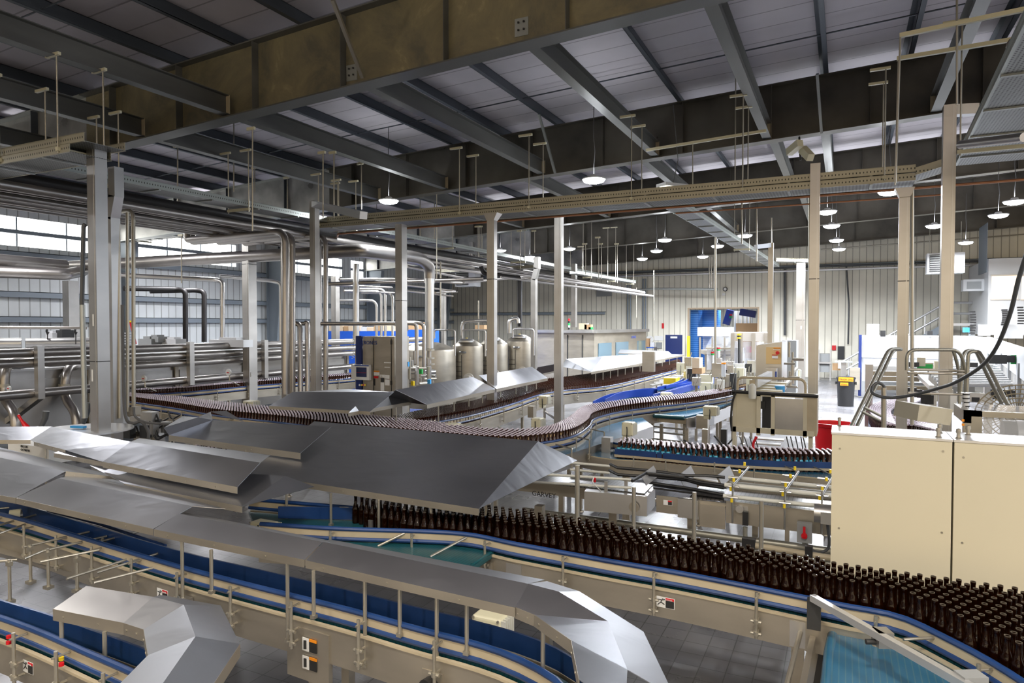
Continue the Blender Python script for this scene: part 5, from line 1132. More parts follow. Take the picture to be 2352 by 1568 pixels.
for k, (z, pts) in enumerate(((1.17, ((1402, 1066), (1418, 1074), (1500, 1081), (1575, 1092), (1620, 1092), (1665, 1096))), (1.10, ((1400, 1080), (1420, 1090), (1500, 1095), (1575, 1102), (1610, 1112), (1663, 1120))), (1.15, ((1490, 1090), (1575, 1098), (1610, 1107), (1664, 1114))), (1.04, ((1490, 1108), (1575, 1120), (1663, 1136))), (1.2, ((1452, 1104), (1484, 1086), (1572, 1096))))):
    MB().tube([P6(x, y, z) for x, y in pts], .016, 8).build('black_guide_rail', 'black', o)
MB().sheet([P6(1500, 1118, 1.03), P6(1663, 1140, 1.03), P6(1663, 1128, 1.03), P6(1505, 1108, 1.03)], .02).build('black_tray', 'black', o, smooth=False)
MB().sheet([P6(1580, 1092, 1.16), P6(1650, 1106, 1.16), P6(1645, 1096, 1.16)], .01).build('pale_plate', 'white', o, smooth=False)
for x in (1478, 1564, 1653):
    p = P6(x, 1090, 1.15); q = p + V(.10, .12, .05); MB().bar(p + V(0, 0, -.06), q + V(0, 0, -.02), .008, .13).build('clear_yoke', 'aluminium', o, smooth=False)
for y_, z in ((1062, 1.12), (1078, 1.05), (1093, 1.10), (1112, 1.04)):
    MB().tube([P6(1180 if y_ > 1080 else 1310, y_ - (8 if y_ > 1080 else 0), z), P6(1450 if y_ > 1080 else 1400, y_ + 8, z)], .014, 8).build('pale_tube_rail', 'whiteplastic', o)
for x in (1392, 1438): p = P6(x, 1105, 1.1); MB().bar(p, p - V(0, 0, .2), .035, .006).build('slotted_bracket', 'steel', o, smooth=False)
for x, t_ in ((1410, 0), (1240, 1)):
    q = P6(x, 1160, .8); MB().box((q.x, q.y, .4), (.085, .085, .8)).build('leg', 'frame', o, smooth=False)
MB().tube(smoothpath([P6(1364, 1095, 1.15), P6(1362, 1108, 1.1), P6(1378, 1125, 1.0), P6(1392, 1140, .9), P6(1382, 1170, .7), P6(1375, 1182, .6)]), .005, 6).build('white_cord', 'paper', o)
MB().tube([P6(1366, 1098, 1.12), P6(1366, 1106, 1.08)], .013, 8).build('red_connector', 'red', o)
text('lettering', 'GARVEY', P6(1222, 1137, .90), (1, -.05, 0), (0, 0, 1), .075, 'ink', o)
# branch conveyor panel near the curve
o = thing('conveyor', 'short branch conveyor with blue belt below the curve of capped bottles', 'conveyor', PZ(1380, 1010, 0))
F_ = pix(1.0, ((1240, 1062), (1330, 1035), (1430, 1003), (1500, 978))); G_ = pix(1.0, ((1238, 1030), (1330, 1000), (1400, 975), (1470, 955)))
MB().slab(F_, G_, 1.0, .02).build('belt', 'beltblue', o, smooth=False)
MB().ribbon(F_, .80, 1.0, .01).build('side_frame', 'steel', o, smooth=False)
for x, y in ((1313, 1030), (1354, 1010), (1388, 992)):
    p = PZ(x, y, 1.12); MB().tube([p, p - V(0, 0, .28)], .012, 8).box(p - V(0, 0, .2), (.04, .04, .02)).box(p - V(0, 0, .26), (.04, .04, .02)).tube([p, p + V(-.3, .2, 0)], .01, 6).build('rail_bracket', 'rod', o)
p = PZ(1395, 1005, 1.1); MB().box(p - V(0, 0, .12), (.13, .13, .26)).build('control_box', 'steel', o, smooth=False)
text('lettering', 'KRONES', PZ(1356, 1020, .90) - V(.0, .02, 0), (F_[2] - F_[1]), (0, 0, 1), .05, 'bluebright', o)
for x, y in ((1436, 1060), (1290, 1090)): q = PZ(x, y, .8); MB().box((q.x, q.y, .4), (.06, .06, .8)).build('leg', 'frame', o, smooth=False)
# wet blue belt table
o = thing('conveyor', 'wide wet blue belt table with cream skirt behind the labelled bottles', 'conveyor', PZ(1580, 950, 0))
bl = [PZ(x, y, 1.02) for x, y in ((1478, 950), (1572, 957), (1640, 942), (1722, 905), (1700, 893), (1560, 925), (1480, 940))]
MB().sheet(bl, .03).build('belt', 'beltblue', o, smooth=False)
MB().tube([bl[0] - V(0, 0, .02), bl[1] - V(0, 0, .02)], .04, 10).build('nose_roller', 'beltteal', o)
MB().bar(PZ(1470, 958, .93), PZ(1577, 968, .93), .02, .10).build('cream_skirt', 'beige', o, smooth=False)
MB().ribbon([PZ(1577, 963, 1.0), PZ(1640, 950, 1.0), PZ(1725, 915, 1.0)], .80, 1.02, .012).build('side_frame', 'steel', o, smooth=False)
for x in (1504, 1560, 1578, 1488): q = PZ(x, 975, .9); MB().box((q.x, q.y + (.5 if x in (1504, 1560) else .0), .42), (.06, .06, .84)).build('leg', 'frame', o, smooth=False)
for zz in (.78, .68, .55): a = PZ(1470, 958, .93); b = PZ(1577, 968, .93); MB().tube([V(a.x, a.y, zz), V(b.x, b.y, zz)], .015, 8).build('lower_tube', 'rod', o)
q = PZ(1612, 960, 1.0); MB().box(q - V(-.02, .02, .06), (.20, .16, .24)).build('control_box', 'frame', o, smooth=False)

# cream gear motors
def motor(label, x, y, z, w, h, dpt=.18, neck=True):
    c = PZ(x, y, z); o = thing('gear_motor', label, 'motor', c, 'cream gear motors on the conveyors')
    bd = MB().box(c, (w, dpt, h)); hb = bd.build('motor_housing', 'motor', o, smooth=False)
    mod = hb.modifiers.new('bevel', 'BEVEL'); mod.width = .018; mod.segments = 3
    fn = MB()
    for k in range(5): fn.box(c + V(w / 2 + .012, -dpt * .4 + k * dpt * .2, 0), (.03, .008, h * .85))
    fn.build('cooling_fins', 'whiteplastic', o, smooth=False)
    if neck: MB().box(c - V(w * .2, 0, h * .65), (w * .5, dpt * .7, h * .4)).build('gear_foot', 'motor', o, smooth=False)
    MB().tube(smoothpath([c + V(0, -dpt / 2 - .01, h * .2), c + V(.01, -dpt / 2 - .03, -h * .1), c + V(-.01, -dpt / 2 + .02, -h * .9)]), .008, 6).build('motor_cable', 'black', o)
    for sx in (-1, 1):
        for sz in (-1, 1): MB().tube([c + V(sx * w * .42, -dpt / 2, sz * h * .42), c + V(sx * w * .42, -dpt / 2 - .01, sz * h * .42)], .008, 6).build('corner_bolt', 'rod', o)
    return o
motor('cream ribbed gear motor right below the curve of capped bottles', 1444, 984, 1.15, .17, .20)
motor('cream gear motor on the side of the wet blue belt', 1632, 943, 1.15, .24, .17)
motor('cream gear motor behind the capped bottles left of the flared post', 1041, 983, 1.2, .16, .14, .2)
motor('cream gear motor between the two centre posts, lower one', 1235, 970, 1.15, .16, .15)
motor('cream gear motor between the two centre posts, upper one', 1250, 918, 1.25, .17, .17)
motor('cream gear motor peeking over the bottles left of centre', 577, 925, 1.2, .26, .09)
motor('cream ribbed gear motor between front row covers and largest cover', 608, 1205, 1.05, .22, .06, .12, False)
motor('cream gear motor below the curved front cover', 1128, 1430, .88, .20, .12, .14)
motor('white gear motor beyond the wet belt near the far sensors', 1622, 890, 1.2, .26, .25)
motor('white gear motor right of the middle far machines', 1698, 855, 1.35, .28, .28)
motor('white gear motor on the frame behind the cream lit post', 1826, 858, 1.4, .25, .24)
motor('cream gear motor at the end of the middle row covers', 1565, 843, 1.3, .3, .3)
motor('small cream gear motor over far bottles by blue guides', 1530, 907, 1.15, .22, .12)
for i, (x, y, z, w, h) in enumerate(sorted(((1222, 945, 1.0, .12, .22), (1177, 955, .7, .1, .2), (1490, 830, 1.5, .3, .5), (1650, 850, 1.5, .3, .35), (1760, 850, 1.5, .3, .4), (1672, 868, 1.3, .2, .2)))):
    c = PZ(x, y, z) if z < 1.2 else PD(x, y, 17); o = MB().box(c, (w, .15, h)).build('terminal_box', 'frame', smooth=False); tag(o, '%s stainless terminal box from the left on the conveyors beyond the centre posts' % words[i], 'box')

# ================================================================== BOTTLES
def bottle_prof(): return [(.0, 0), (.027, 0), (.0302, .004), (.0305, .02), (.0305, .115), (.029, .128), (.022, .145), (.0155, .165), (.0130, .195), (.0128, .212), (.0142, .214), (.0142, .222), (.0132, .2285), (.0105, .2285), (.0095, .222), (.0095, .19)]
def lanes(A, B, step, gap, jit=.002, skipf=None, shift=True, edge=.035):
    W = sum((a - b).length for a, b in zip(A, B)) / len(A); out = []
    n = max(1, int((W - 2 * edge + gap) / gap))
    for k in range(n):
        f = (edge + k * gap) / W
        ln = [a.lerp(b, min(.97, f)) for a, b in zip(A, B)]
        pts = resample(ln, step)
        if shift and k % 2: pts = [p.lerp(q, .5) for p, q in zip(pts, pts[1:])]
        out += [p + V(random.uniform(-jit, jit), random.uniform(-jit, jit), 0) for p in pts if not (skipf and skipf(p))]
    return out
def inview(p, z):
    d = p + V(0, 0, z) - EYE; t = d.dot(FW)
    if t < .3: return False
    x = CX + F * d.dot(RT) / t; y = CY - F * d.dot(UP) / t
    return -40 < x < 2392 and -40 < y < 1640
# open amber bottles
ob = []
spx, spy = .0635, .0552
def fy(x):
    for a, b in zip(A1, A1[1:]):
        if a.x <= x <= b.x: return a.y + (b.y - a.y) * (x - a.x) / max(1e-6, b.x - a.x)
    return 99
j = 0; y = max(b.y for b in BK) - .04
while y > 2.4:
    x = -4.2 + (spx / 2 if j % 2 else 0)
    while x < 2.3:
        if fy(x) + .047 < y < bky(x) - .035 and x > -3.75 + (bky(x) - y) / max(.1, bky(x) - fy(x)) * 1.0:
            p = V(x + random.uniform(-.003, .003), y + random.uniform(-.002, .002), 0)
            if inview(p, 1.2): ob.append(p)
        x += spx
    j += 1; y -= spy
ob.sort(key=lambda p: p.x * RT.x * 0 + (p - EYE).dot(FW))
LIP = [(.0143, .2255), (.0138, .2292), (.0106, .2294), (.0096, .2265)]
first = MB().lathe(bottle_prof(), (0, 0, 0), 20).mat(1).lathe(LIP[:], (0, 0, 0), 20, False).build('open_bottle', ['glass', 'lip'])
first['label'] = 'open empty brown glass bottle standing packed on the right foreground conveyor'; first['category'] = 'bottle'; first['group'] = 'open brown bottles nearest the viewer'
for i, p in enumerate(ob[:300]):
    o = first if i == 0 else first.copy()
    if i: COL.objects.link(o)
    o.location = (p.x, p.y, ZB)
def merged(name, pts, z, parts, label, cat, n=8, extra=None):
    mb = MB()
    mats = []
    for mi, (prof, mt) in enumerate(parts):
        mats.append(mt); mb.mat(mi)
        for p in pts: mb.lathe(prof, (p.x, p.y, z), n, prof is not LIP)
    o = mb.build(name, mats); tag(o, label, cat, None, 'stuff'); return o
merged('open_bottles', ob[300:], ZB, [(bottle_prof(), 'glass'), (LIP, 'lip')], 'mass of open brown bottles further left on the right foreground conveyor', 'bottles', 12)
# capped bottles
def capped(label_glint_prof, label_glint_mat, pts, z, nmax, label, group, name='capped_bottle'):
    pts = [p for p in pts if inview(p, z)]; pts.sort(key=lambda p: (p - EYE).dot(FW))
    body = [(.0, 0), (.0302, .002), (.0305, .115), (.028, .130), (.0155, .165), (.0130, .195), (.0128, .215), (0, .216)]
    cap = [(.0140, .2175), (.0140, .225), (.012, .229), (0, .229)]
    root = thing(name, label, 'bottle', (0, 0, 0), group)
    b0 = MB().lathe(body, (0, 0, 0), 12).build('bottle_body', 'glassdark', root)
    MB().lathe(cap, (0, 0, 0), 12).build('bottle_cap', 'cap', root); MB().lathe(label_glint_prof, (0, 0, 0), 12, False).arc(5 if label_glint_mat == 'labelblue' else 3).build('bottle_label_or_glint', label_glint_mat, root)
    ch = list(root.children)
    for i, p in enumerate(pts[:nmax]):
        if i == 0: r = root
        else:
            r = root.copy(); COL.objects.link(r)
            for c in ch:
                d = c.copy(); COL.objects.link(d); d.parent = r
        r.location = (p.x, p.y, z); r.rotation_euler = (0, 0, random.uniform(0, 2 * PI))
    return pts[nmax:], body, cap
gold = [(.0311, .05), (.0311, .10)]; neckglint_prof = [(.0162, .166), (.0138, .198)]
pts4 = lanes(A4, B4, .074, .066, .002, lambda p: p.y > 15.5)
rest, body, cap = capped(neckglint_prof, 'neckglint', pts4, 1.04, 300, 'capped brown bottle with gold neck label on the winding middle conveyor', 'capped bottles on the winding conveyor')
rest += lanes(A7, B7, .066, .058)
merged('capped_bottles', rest, 1.04, [(body, 'glassdark'), (cap, 'cap')], 'mass of capped bottles further back on the left conveyors', 'bottles', 8)
pts5 = lanes(gl, [b for b in lerp_line(B5, 24)], .067, .059, .007, lambda p: p.x < -2.75, edge=.04)
lp = [(.0310, .112), (.0305, .124), (.0292, .131), (.0232, .147)]
r5, b_, c_ = capped(lp, 'labelblue', pts5, .9, 300, 'capped bottle with light blue label behind the tall blue guard', 'blue labelled bottles', 'labelled_bottle')
if r5: merged('labelled_bottles', r5, .9, [(b_, 'glassdark'), (c_, 'cap'), (lp, 'labelblue')], 'remaining blue labelled bottles at the far edge of their conveyor', 'bottles')
p10 = lanes(A10, B10, .085, .075)
merged('covered_bottles', p10, 1.04, [(body, 'glassdark')], 'rows of open brown bottles under the middle row of steel covers', 'bottles')
pk = [PZ(x, y, 1.04) + V(0, 0, 0) for x in range(452, 520, 9) for y in range(1052, 1085, 6)]
merged('hidden_bottles', [V(p.x, p.y, 0) for p in pk], 1.04, [(body, 'glassdark'), (cap, 'cap')], 'dark bottle cluster glimpsed under the bent nose cover', 'bottles')
# single file of bottles on the wet belt
sf = resample(lerp_line(pix(1.04, ((1500, 948), (1560, 934), (1640, 917), (1722, 898))), 10), .075)
merged('bottle_file', sf, 1.04, [(body, 'glassdark'), (neckglint_prof, 'neckglint')], 'file of brown bottles riding along the wet blue belt', 'bottles', 12)
"""
"""
# ================================================================== RIGHT SIDE
def boxpx(name, x0, y0, x1, y1, t, dep, mt, parent=None, th=None):
    """box whose front face spans the two pixels at view distance t"""
    Yf = PD((x0 + x1) / 2, (y0 + y1) / 2, t).y
    a = PY(x0, y0, Yf); b = PY(x1, y1, Yf)
    zt, zb_ = PY((x0 + x1) / 2, y0, Yf).z, PY((x0 + x1) / 2, y1, Yf).z
    return MB().span((a.x, Yf, zb_), (b.x, Yf + dep, zt)).build(name, mt, parent, smooth=False)
# cream guard cabinets in the right foreground
a = PZ(1911, 995, 1.95); Yc = a.y; xs_ = PY(2190, 1012, Yc).x
for i, (x0, x1_) in enumerate(((a.x, xs_ - .006), (xs_ + .006, 2.9))):
    o = thing('guard_cabinet', ('cream painted metal cabinet left of the dark gap, behind the open bottles', 'cream painted metal cabinet right of the dark gap at right edge')[i], 'cabinet', (x0, Yc, .3))
    MB().span((x0, Yc, .3), (x1_, Yc + .36, 1.945)).build('cabinet_body', 'cream', o, smooth=False)
    MB().span((x0 - .004, Yc - .004, 1.945), (x1_ + .004, Yc + .37, 1.96)).build('top_plate', 'aluminium', o, smooth=False)
    for x, z in ((x0 + .05, 1.85), (x1_ - .05, 1.88), (x0 + .05, 1.3), (x1_ - .05, 1.35)): MB().tube([(x, Yc, z), (x, Yc - .003, z)], .007, 8).build('panel_screw', 'rod', o)
    for k in range(2):
        x = (x1_ - .07 + k * .03) if i == 0 else (x0 + .03 + k * .08); y = Yc + .07 + k * .2
        MB().lathe([(.022, 0), (.012, .008), (.010, .03), (.016, .04), (.014, .06), (.0, .066)], (x, y, 1.96), 10).build('clamp_knob', 'rod', o)
MB().lathe([(.02, 0), (.008, .01), (.012, .06), (0, .065)], PZ(1928, 978, 1.96), 8).build('clamp_knob', 'rod', bpy.data.objects['guard_cabinet'])
# clear guard frame behind it
o = thing('machine_guard', 'beige framed clear guard with a black motor behind, right of tallest post', 'guard', PD(2200, 1000, 6))
T = 6.0; Yg = PD(2270, 960, T).y; p = PY(2213, 950, Yg)
MB().span((p.x, Yg, 1.0), (p.x + .14, Yg + .06, p.z + .03)).span((p.x, Yg, p.z - .02), (p.x + 1.6, Yg + .06, p.z + .03)).span((p.x - .0, Yg, p.z - .08), (p.x + .06, Yg + .6, p.z + .03)).build('frame_body', 'frame', o, smooth=False)
MB().span((p.x + .14, Yg + .03, 1.5), (p.x + 1.6, Yg + .035, p.z - .02)).build('clear_panel', 'clear', o, smooth=False)
MB().span((p.x + .1, Yg + .02, p.z + .03), (p.x + 1.6, Yg + .6, p.z + .035)).build('top_panel', 'clear', o, smooth=False)
q = PY(2302, 992, Yg + .3); MB().tube([q, q + V(.18, 0, 0)], .11, 18).build('motor', 'black', o); MB().tube([q + V(.1, 0, 0), q + V(.2, 0, 0)], .115, 18).build('motor_cap', 'white', o)
for x, y in ((2212, 965), (2212, 975)): MB().box(PY(x, y, Yg - .01), (.02, .01, .02)).build('orange_arrow', 'orange', o, smooth=False)
tag(MB().tube([PD(2219, 902, 6.4), PD(2218, 945, 6.4)], .028, 14).build('striped_marker', 'white'), 'black and white striped cylinder standing behind the cream cabinets', 'marker')
for k in range(5): MB().tube([PD(2219, 904 + k * 9, 6.4), PD(2219, 907 + k * 9, 6.4)], .030, 14).build('black_band', 'black', bpy.data.objects['striped_marker'])
# mesh disc guard
o = thing('mesh_disc', 'dark woven mesh dome behind clear guard at right edge', 'mesh', PD(2340, 930, 8)); c = PD(2345, 958, 8.2); b = MB()
for k in range(1, 8): b.tube([c + V(math.cos(a_ * PI / 12) * .09 * k * .75, .2 - .03 * k, math.sin(a_ * PI / 12) * .075 * k * .75) for a_ in range(0, 25)], .008, 5, False)
for a_ in range(0, 48): b.tube([c + V(math.cos(a_ * PI / 24) * .06, .2, math.sin(a_ * PI / 24) * .05), c + V(math.cos(a_ * PI / 24) * .475, 0, math.sin(a_ * PI / 24) * .395)], .006, 4, False)
b.build('mesh_wires', 'wicker', o)
# crossover stairs of bent tubes
o = thing('crossover_stairs', 'crossover stairs with bent grey tube handrails behind the cream cabinets', 'stairs', PD(2100, 950, 8.2))
def tb(pts, t, r=.021, m_='greytube', arc=.12):
    MB().tube(arcpath([PD(x, y, tt) for (x, y), tt in zip(pts, t if isinstance(t, (list, tuple)) else [t] * len(pts))], arc), r, 10).build('handrail_tube', m_, o)
tb(((1940, 1010), (2042, 801), (2066, 801)), (7.4, 8, 8.1)); tb(((1958, 1000), (2052, 803), (2070, 802)), (7.9, 8.4, 8.5))
tb(((2083, 850), (2083, 803), (2205, 803), (2218, 850), (2218, 900)), 8.1); tb(((2190, 805), (2203, 850), (2204, 940)), 8.4)
tb(((2207, 900), (2212, 806), (2240, 803), (2262, 850), (2300, 925)), (8.3, 8.3, 8.4, 8.0, 7.6)); tb(((2221, 900), (2224, 808), (2248, 806), (2275, 850), (2315, 930)), (8, 8, 8, 7.6, 7.3))
tb(((2085, 848), (2215, 852)), 8.1, .015, 'frame'); tb(((2085, 902), (2215, 906)), 8.1, .015, 'frame'); tb(((2085, 856), (2215, 859)), 8.1, .014, 'frame')
tb(((1985, 935), (2024, 955)), 7.8, .016); tb(((1980, 945), (2020, 965)), 7.8, .016)
MB().bar(PD(2081, 942, 8.2), PD(2155, 952, 8.2), .5, .19, (0, 0, 1)).build('tread_plate', 'cream', o, smooth=False)
tb(((2030, 985), (2030, 890)), 7.2, .026, 'frame'); 
tag(MB().tube(smoothpath([PD(2030, 897, 7.2), PD(2029, 885, 7.2), PD(2015, 879, 7.2), PD(2002, 892, 7.2), PD(2008, 905, 7.1), PD(2040, 913, 7.0), PD(2090, 908, 6.8), PD(2160, 890, 6.4), PD(2200, 875, 6.1), PD(2255, 840, 5.8), PD(2290, 795, 5.5), PD(2320, 720, 5.2), PD(2340, 640, 5.0), PD(2365, 560, 4.8)], 8), .016, 10).build('hose', 'hose'), 'thick dark grey hose looping down from the upper right behind posts', 'hose')
# red bin, black bin
def bin_(name, lab, x, yt, t, r, h, mt):
    p = PD(x, yt, t); o = thing(name, lab, 'bin', (p.x, p.y, 0)); z = p.z
    MB().lathe([(r * .82, 0), (r * .95, z * .93), (r, z * .94), (r * 1.03, z), (r * .97, z), (r * .93, z * .9), (r * .8, .03), (0, .03)], (p.x, p.y, 0), 28).build('bin_body', mt, o)
    for s in (-1, 1): MB().box((p.x + s * r * 1.02, p.y, z * .8), (.05, .14, .09)).build('handle', mt, o, smooth=False)
    return o, p
bin_('waste_bin', 'large red round plastic bin standing beside the cream cabinet', 1915, 970, 11.8, .32, .8, 'red')
o, p = bin_('waste_bin', 'black wheeled round bin with orange TRASH ONLY label in the aisle', 1943, 866, 22.5, .29, .9, 'black')
d_ = PY(1943, 866, p.y - .29)
for (y, w, h, mt, tx, s_) in ((871, .44, .13, 'orange', 'TRASH ONLY', .075), (882, .24, .10, 'orange', 'Waste', .07)):
    q = PY(1943, y, p.y - .31); MB().box((q.x - (.05 if tx != 'TRASH ONLY' else 0), q.y, q.z), (w, .01, h)).build('orange_label', mt, o, smooth=False)
    text('lettering', tx, (q.x - (.20 if tx == 'TRASH ONLY' else .15), q.y - .008, q.z - .03), (1, 0, 0), (0, 0, 1), s_, 'ink', o)
for a_ in range(4): MB().tube([(p.x + .2 * math.cos(a_ * PI / 2 + .6), p.y + .2 * math.sin(a_ * PI / 2 + .6), .0), (p.x + .2 * math.cos(a_ * PI / 2 + .6), p.y + .2 * math.sin(a_ * PI / 2 + .6), .05)], .03, 8).build('caster', 'black', o)
# framed machine with black rubber top rail
o = thing('framed_machine', 'cream framed machine with grey door panels and black rubber top edge', 'machine', PD(1780, 1000, 10.3))
Tm = 10.2; Yf = PD(1780, 950, Tm).y
f = lambda x, y, d=0: PY(x, y, Yf - d)
for (x0, y0, x1_, y1_, mt, nm_) in ((1688, 906, 1740, 985, 'cream', 'left_panel'), (1778, 914, 1845, 992, 'steel', 'right_panel')):
    a, b = f(x0, y0), f(x1_, y1_); MB().span((a.x, Yf + .02, b.z), (b.x, Yf + .04, a.z)).build(nm_, mt, o, smooth=False)
fr = MB()
for (x0, y0, x1_, y1_) in ((1683, 900, 1690, 1040), (1738, 905, 1746, 1000), (1771, 908, 1779, 1000), (1845, 914, 1853, 1005)):
    a, b = f(x0, y0), f(x1_, y1_); fr.span((a.x, Yf, b.z), (b.x, Yf + .05, a.z))
a, b = f(1683, 900), f(1870, 912); fr.span((a.x, Yf, b.z - .02), (b.x, Yf + .05, b.z + .05)); a, b = f(1683, 986), f(1870, 1000); fr.span((a.x, Yf, b.z - .02), (b.x, Yf + .05, b.z + .06))
fr.build('frame_body', 'cream', o, smooth=False)
a, b = f(1853, 912), f(1876, 1002); MB().span((a.x, Yf + .01, b.z), (b.x, Yf + .6, a.z)).build('side_panel', 'beige', o, smooth=False)
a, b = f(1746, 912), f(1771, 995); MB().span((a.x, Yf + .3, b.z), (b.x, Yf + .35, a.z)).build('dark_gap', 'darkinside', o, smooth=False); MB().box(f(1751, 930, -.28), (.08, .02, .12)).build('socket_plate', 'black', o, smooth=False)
MB().tube([f(1681, 899, .02), f(1879, 910, .02)], .026, 8).build('rubber_edge', 'black', o)
MB().tube(smoothpath([f(1690, 900, .04), f(1682, 925, .04), f(1679, 965, .04), f(1681, 990, .04)]), .016, 8).build('black_hose', 'black', o)
MB().tube(arcpath([f(1694, 898, -.1), f(1694, 866, -.1), f(1850, 871, -.1), f(1850, 1000, -.1)], .1), .02, 8).build('bent_tube', 'beige', o)
MB().lathe([(.05, 0), (.055, .05), (.055, .18), (.03, .22), (.0, .23)], f(1728, 915, .1), 14).build('pale_bottle', 'whiteplastic', o)
MB().lathe([(.075, 0), (.075, .11), (.0, .11)], f(1791, 902, -.5), 20).build('blue_pot', 'sky', o)
for k in range(4): MB().box(f(1760 + k * 4, 898 - 6 * k, -.3 - .25 * k), (.46, .2, .045)).build('cream_plate', 'cream', o, smooth=False)
MB().box(f(1730, 890, -.3), (.08, .3, .26)).build('side_block', 'beige', o, smooth=False); MB().bar(f(1734, 880, -.2), f(1768, 862, -1.2), .08, .14).build('slanted_cover', 'aluminium', o, smooth=False)
for k in range(16):
    a = f(1700 + 10.5 * k + random.uniform(-3, 3), 1002, -.2); b = f(a.x * 0 + 1712 + 9.5 * k, 1045 + random.uniform(-12, 4), -.2)
    if k < 4 or k > 9: MB().tube(smoothpath([a, (a + b) / 2 + V(.05, 0, -.15), b]), .009, 5).build('hanging_cable', 'wire', o)
MB().tube(smoothpath([f(1738, 1002), f(1730, 1020), f(1734, 1040)]), .02, 6).build('red_cable', 'red', o)
for k in range(4): MB().box(f(1768 - 7 * k, 1008 + 11 * k, -.5), (.42, .18, .02)).build('floor_step', 'aluminium', o, smooth=False)
for x in (1688, 1862): q = f(x, 1000, -.1); MB().box((q.x, q.y, q.z / 2), (.06, .06, q.z)).build('leg', 'cream', o, smooth=False)
for (xa, ya, xb, yb_) in ((1640, 1000, 1690, 1055), (1690, 1000, 1640, 1055), (1570, 1010, 1640, 1050)):
    tag(MB().tube([PD(xa, ya, 10.6), PD(xb, yb_, 10.6)], .014, 6).build('cross_tie', 'dark'), 'thin dark diagonal tie between machine legs above the labelled bottles' if xa == 1640 else ('thin dark diagonal tie rising the other way between machine legs' if xa == 1690 else 'thin dark diagonal tie left of the other two ties'), 'tie')
for x in (1663, 1620): q = PD(x, 985, 10.8); MB().box((q.x, q.y, q.z / 2), (.09, .09, q.z)).build('leg', 'dark' if x == 1663 else 'frame', o, smooth=False)
# labeller cabinet behind
o = thing('labeller_cabinet', 'stainless cabinet with yellow door, red knob and sloped top', 'cabinet', PD(1770, 860, 14))
Yl = PD(1765, 860, 13.6).y; g = lambda x, y, d=0: PY(x, y, Yl - d)
a, b = g(1737, 790), g(1795, 905)
MB().add([(a.x, Yl, b.z), (b.x, Yl, b.z), (b.x, Yl, g(1795, 785).z), (a.x, Yl, g(1737, 793).z), (a.x, Yl + 1.4, b.z), (b.x, Yl + 1.4, b.z), (b.x, Yl + 1.4, g(1795, 785).z), (a.x, Yl + 1.4, g(1737, 793).z)], [(0, 1, 2, 3), (7, 6, 5, 4), (0, 4, 5, 1), (1, 5, 6, 2), (2, 6, 7, 3), (3, 7, 4, 0)]).build('cabinet_body', 'steel', o, smooth=False)
a, b = g(1760, 797), g(1794, 836); dr = MB().span((a.x, Yl - .03, b.z), (b.x, Yl, a.z)).build('yellow_door', 'olive', o, smooth=False)
q = g(1786, 810, .03); MB().tube([q, q - V(0, .04, 0)], .035, 14).build('red_knob', 'red', dr)
for (x, y, w, h, mt) in ((1779, 815, .10, .012, 'red'), (1780, 820, .11, .05, 'paper'), (1784, 799, .12, .02, 'orange'), (1784, 803, .13, .012, 'paper')): MB().box(g(x, y, .034), (w, .004, h)).build('door_label', mt, dr, smooth=False)
a, b = g(1760, 845, .3), g(1785, 875, .3); MB().span((a.x, Yl - .5, b.z - .1), (b.x, Yl - .2, a.z)).build('front_box', 'steel', o, smooth=False); MB().box(g(1782, 862, .52), (.03, .01, .15)).build('blue_logo_strip', 'inkblue', o, smooth=False)
o = boxpx('grey_cabinet', 1797, 782, 1828, 905, 17, .8, 'greybox'); tag(o, 'tall grey cabinet behind the labeller cabinet and broad far post', 'cabinet')
rg = thing('sensor_rig', 'rig of rods and sensors right of the labeller cabinet', 'rig', PD(1808, 900, 13.5))
for k in range(14): p_ = PD(random.uniform(1795, 1822), random.uniform(820, 900), random.uniform(13, 14)); MB().tube([p_, p_ + random.choice((V(0, 0, .3), V(.2, 0, 0), V(.1, .3, .1)))], random.uniform(.012, .04), 8).build('rig_rod', 'rod', rg)
# far centre machines: capper carousel and filler guard
o = thing('capper_machine', 'round bottle machine with polished drum hood in front of far opening', 'machine', PD(1655, 850, 24))
Yk = PD(1650, 800, 24).y; k_ = lambda x, y, d=0: PY(x, y, Yk - d)
a, b = k_(1602, 751), k_(1674, 772); MB().span((a.x, Yk, b.z), (b.x, Yk + 1.2, a.z)).build('drum_hood', 'aluminium', o, smooth=False)
c = k_(1655, 785, -.6); MB().lathe([(.62, k_(0, 808).z if False else 1.75), (.62, 2.3)], (c.x, c.y, 0), 28).build('clear_drum', 'clear', o); MB().lathe([(.5, 1.7), (.5, 1.95), (.3, 2.0), (.3, 2.3)], (c.x, c.y, 0), 24).build('inner_drum', 'steel', o)
MB().lathe([(.7, .9), (.7, 1.0), (.55, 1.0), (.55, 1.6), (.7, 1.65), (.7, 1.78)], (c.x, c.y, 0), 28).build('carousel', 'frame', o)
a, b = k_(1623, 797, .3), k_(1690, 802, .3); MB().span((a.x, Yk - .5, b.z), (b.x, Yk - .3, a.z)).build('guard_rail', 'frame', o, smooth=False)
a, b = k_(1625, 802, .3), k_(1690, 850, .3); MB().span((a.x, Yk - .42, b.z), (b.x, Yk - .4, a.z)).build('clear_panel', 'clear', o, smooth=False)
MB().span((k_(1610, 775).x, Yk + .2, .0), (k_(1690, 775).x, Yk + 1.6, 1.0)).build('machine_base', 'frame', o, smooth=False)
for x in (1612, 1640, 1668, 1690): MB().span((k_(x, 775).x - .03, Yk - .35, .2), (k_(x, 775).x + .03, Yk - .3, 2.25)).build('frame_post', 'steel', o, smooth=False)
o = thing('filler_enclosure', 'long clear walled enclosure with polished top band right of round machine', 'machine', PD(1720, 850, 22))
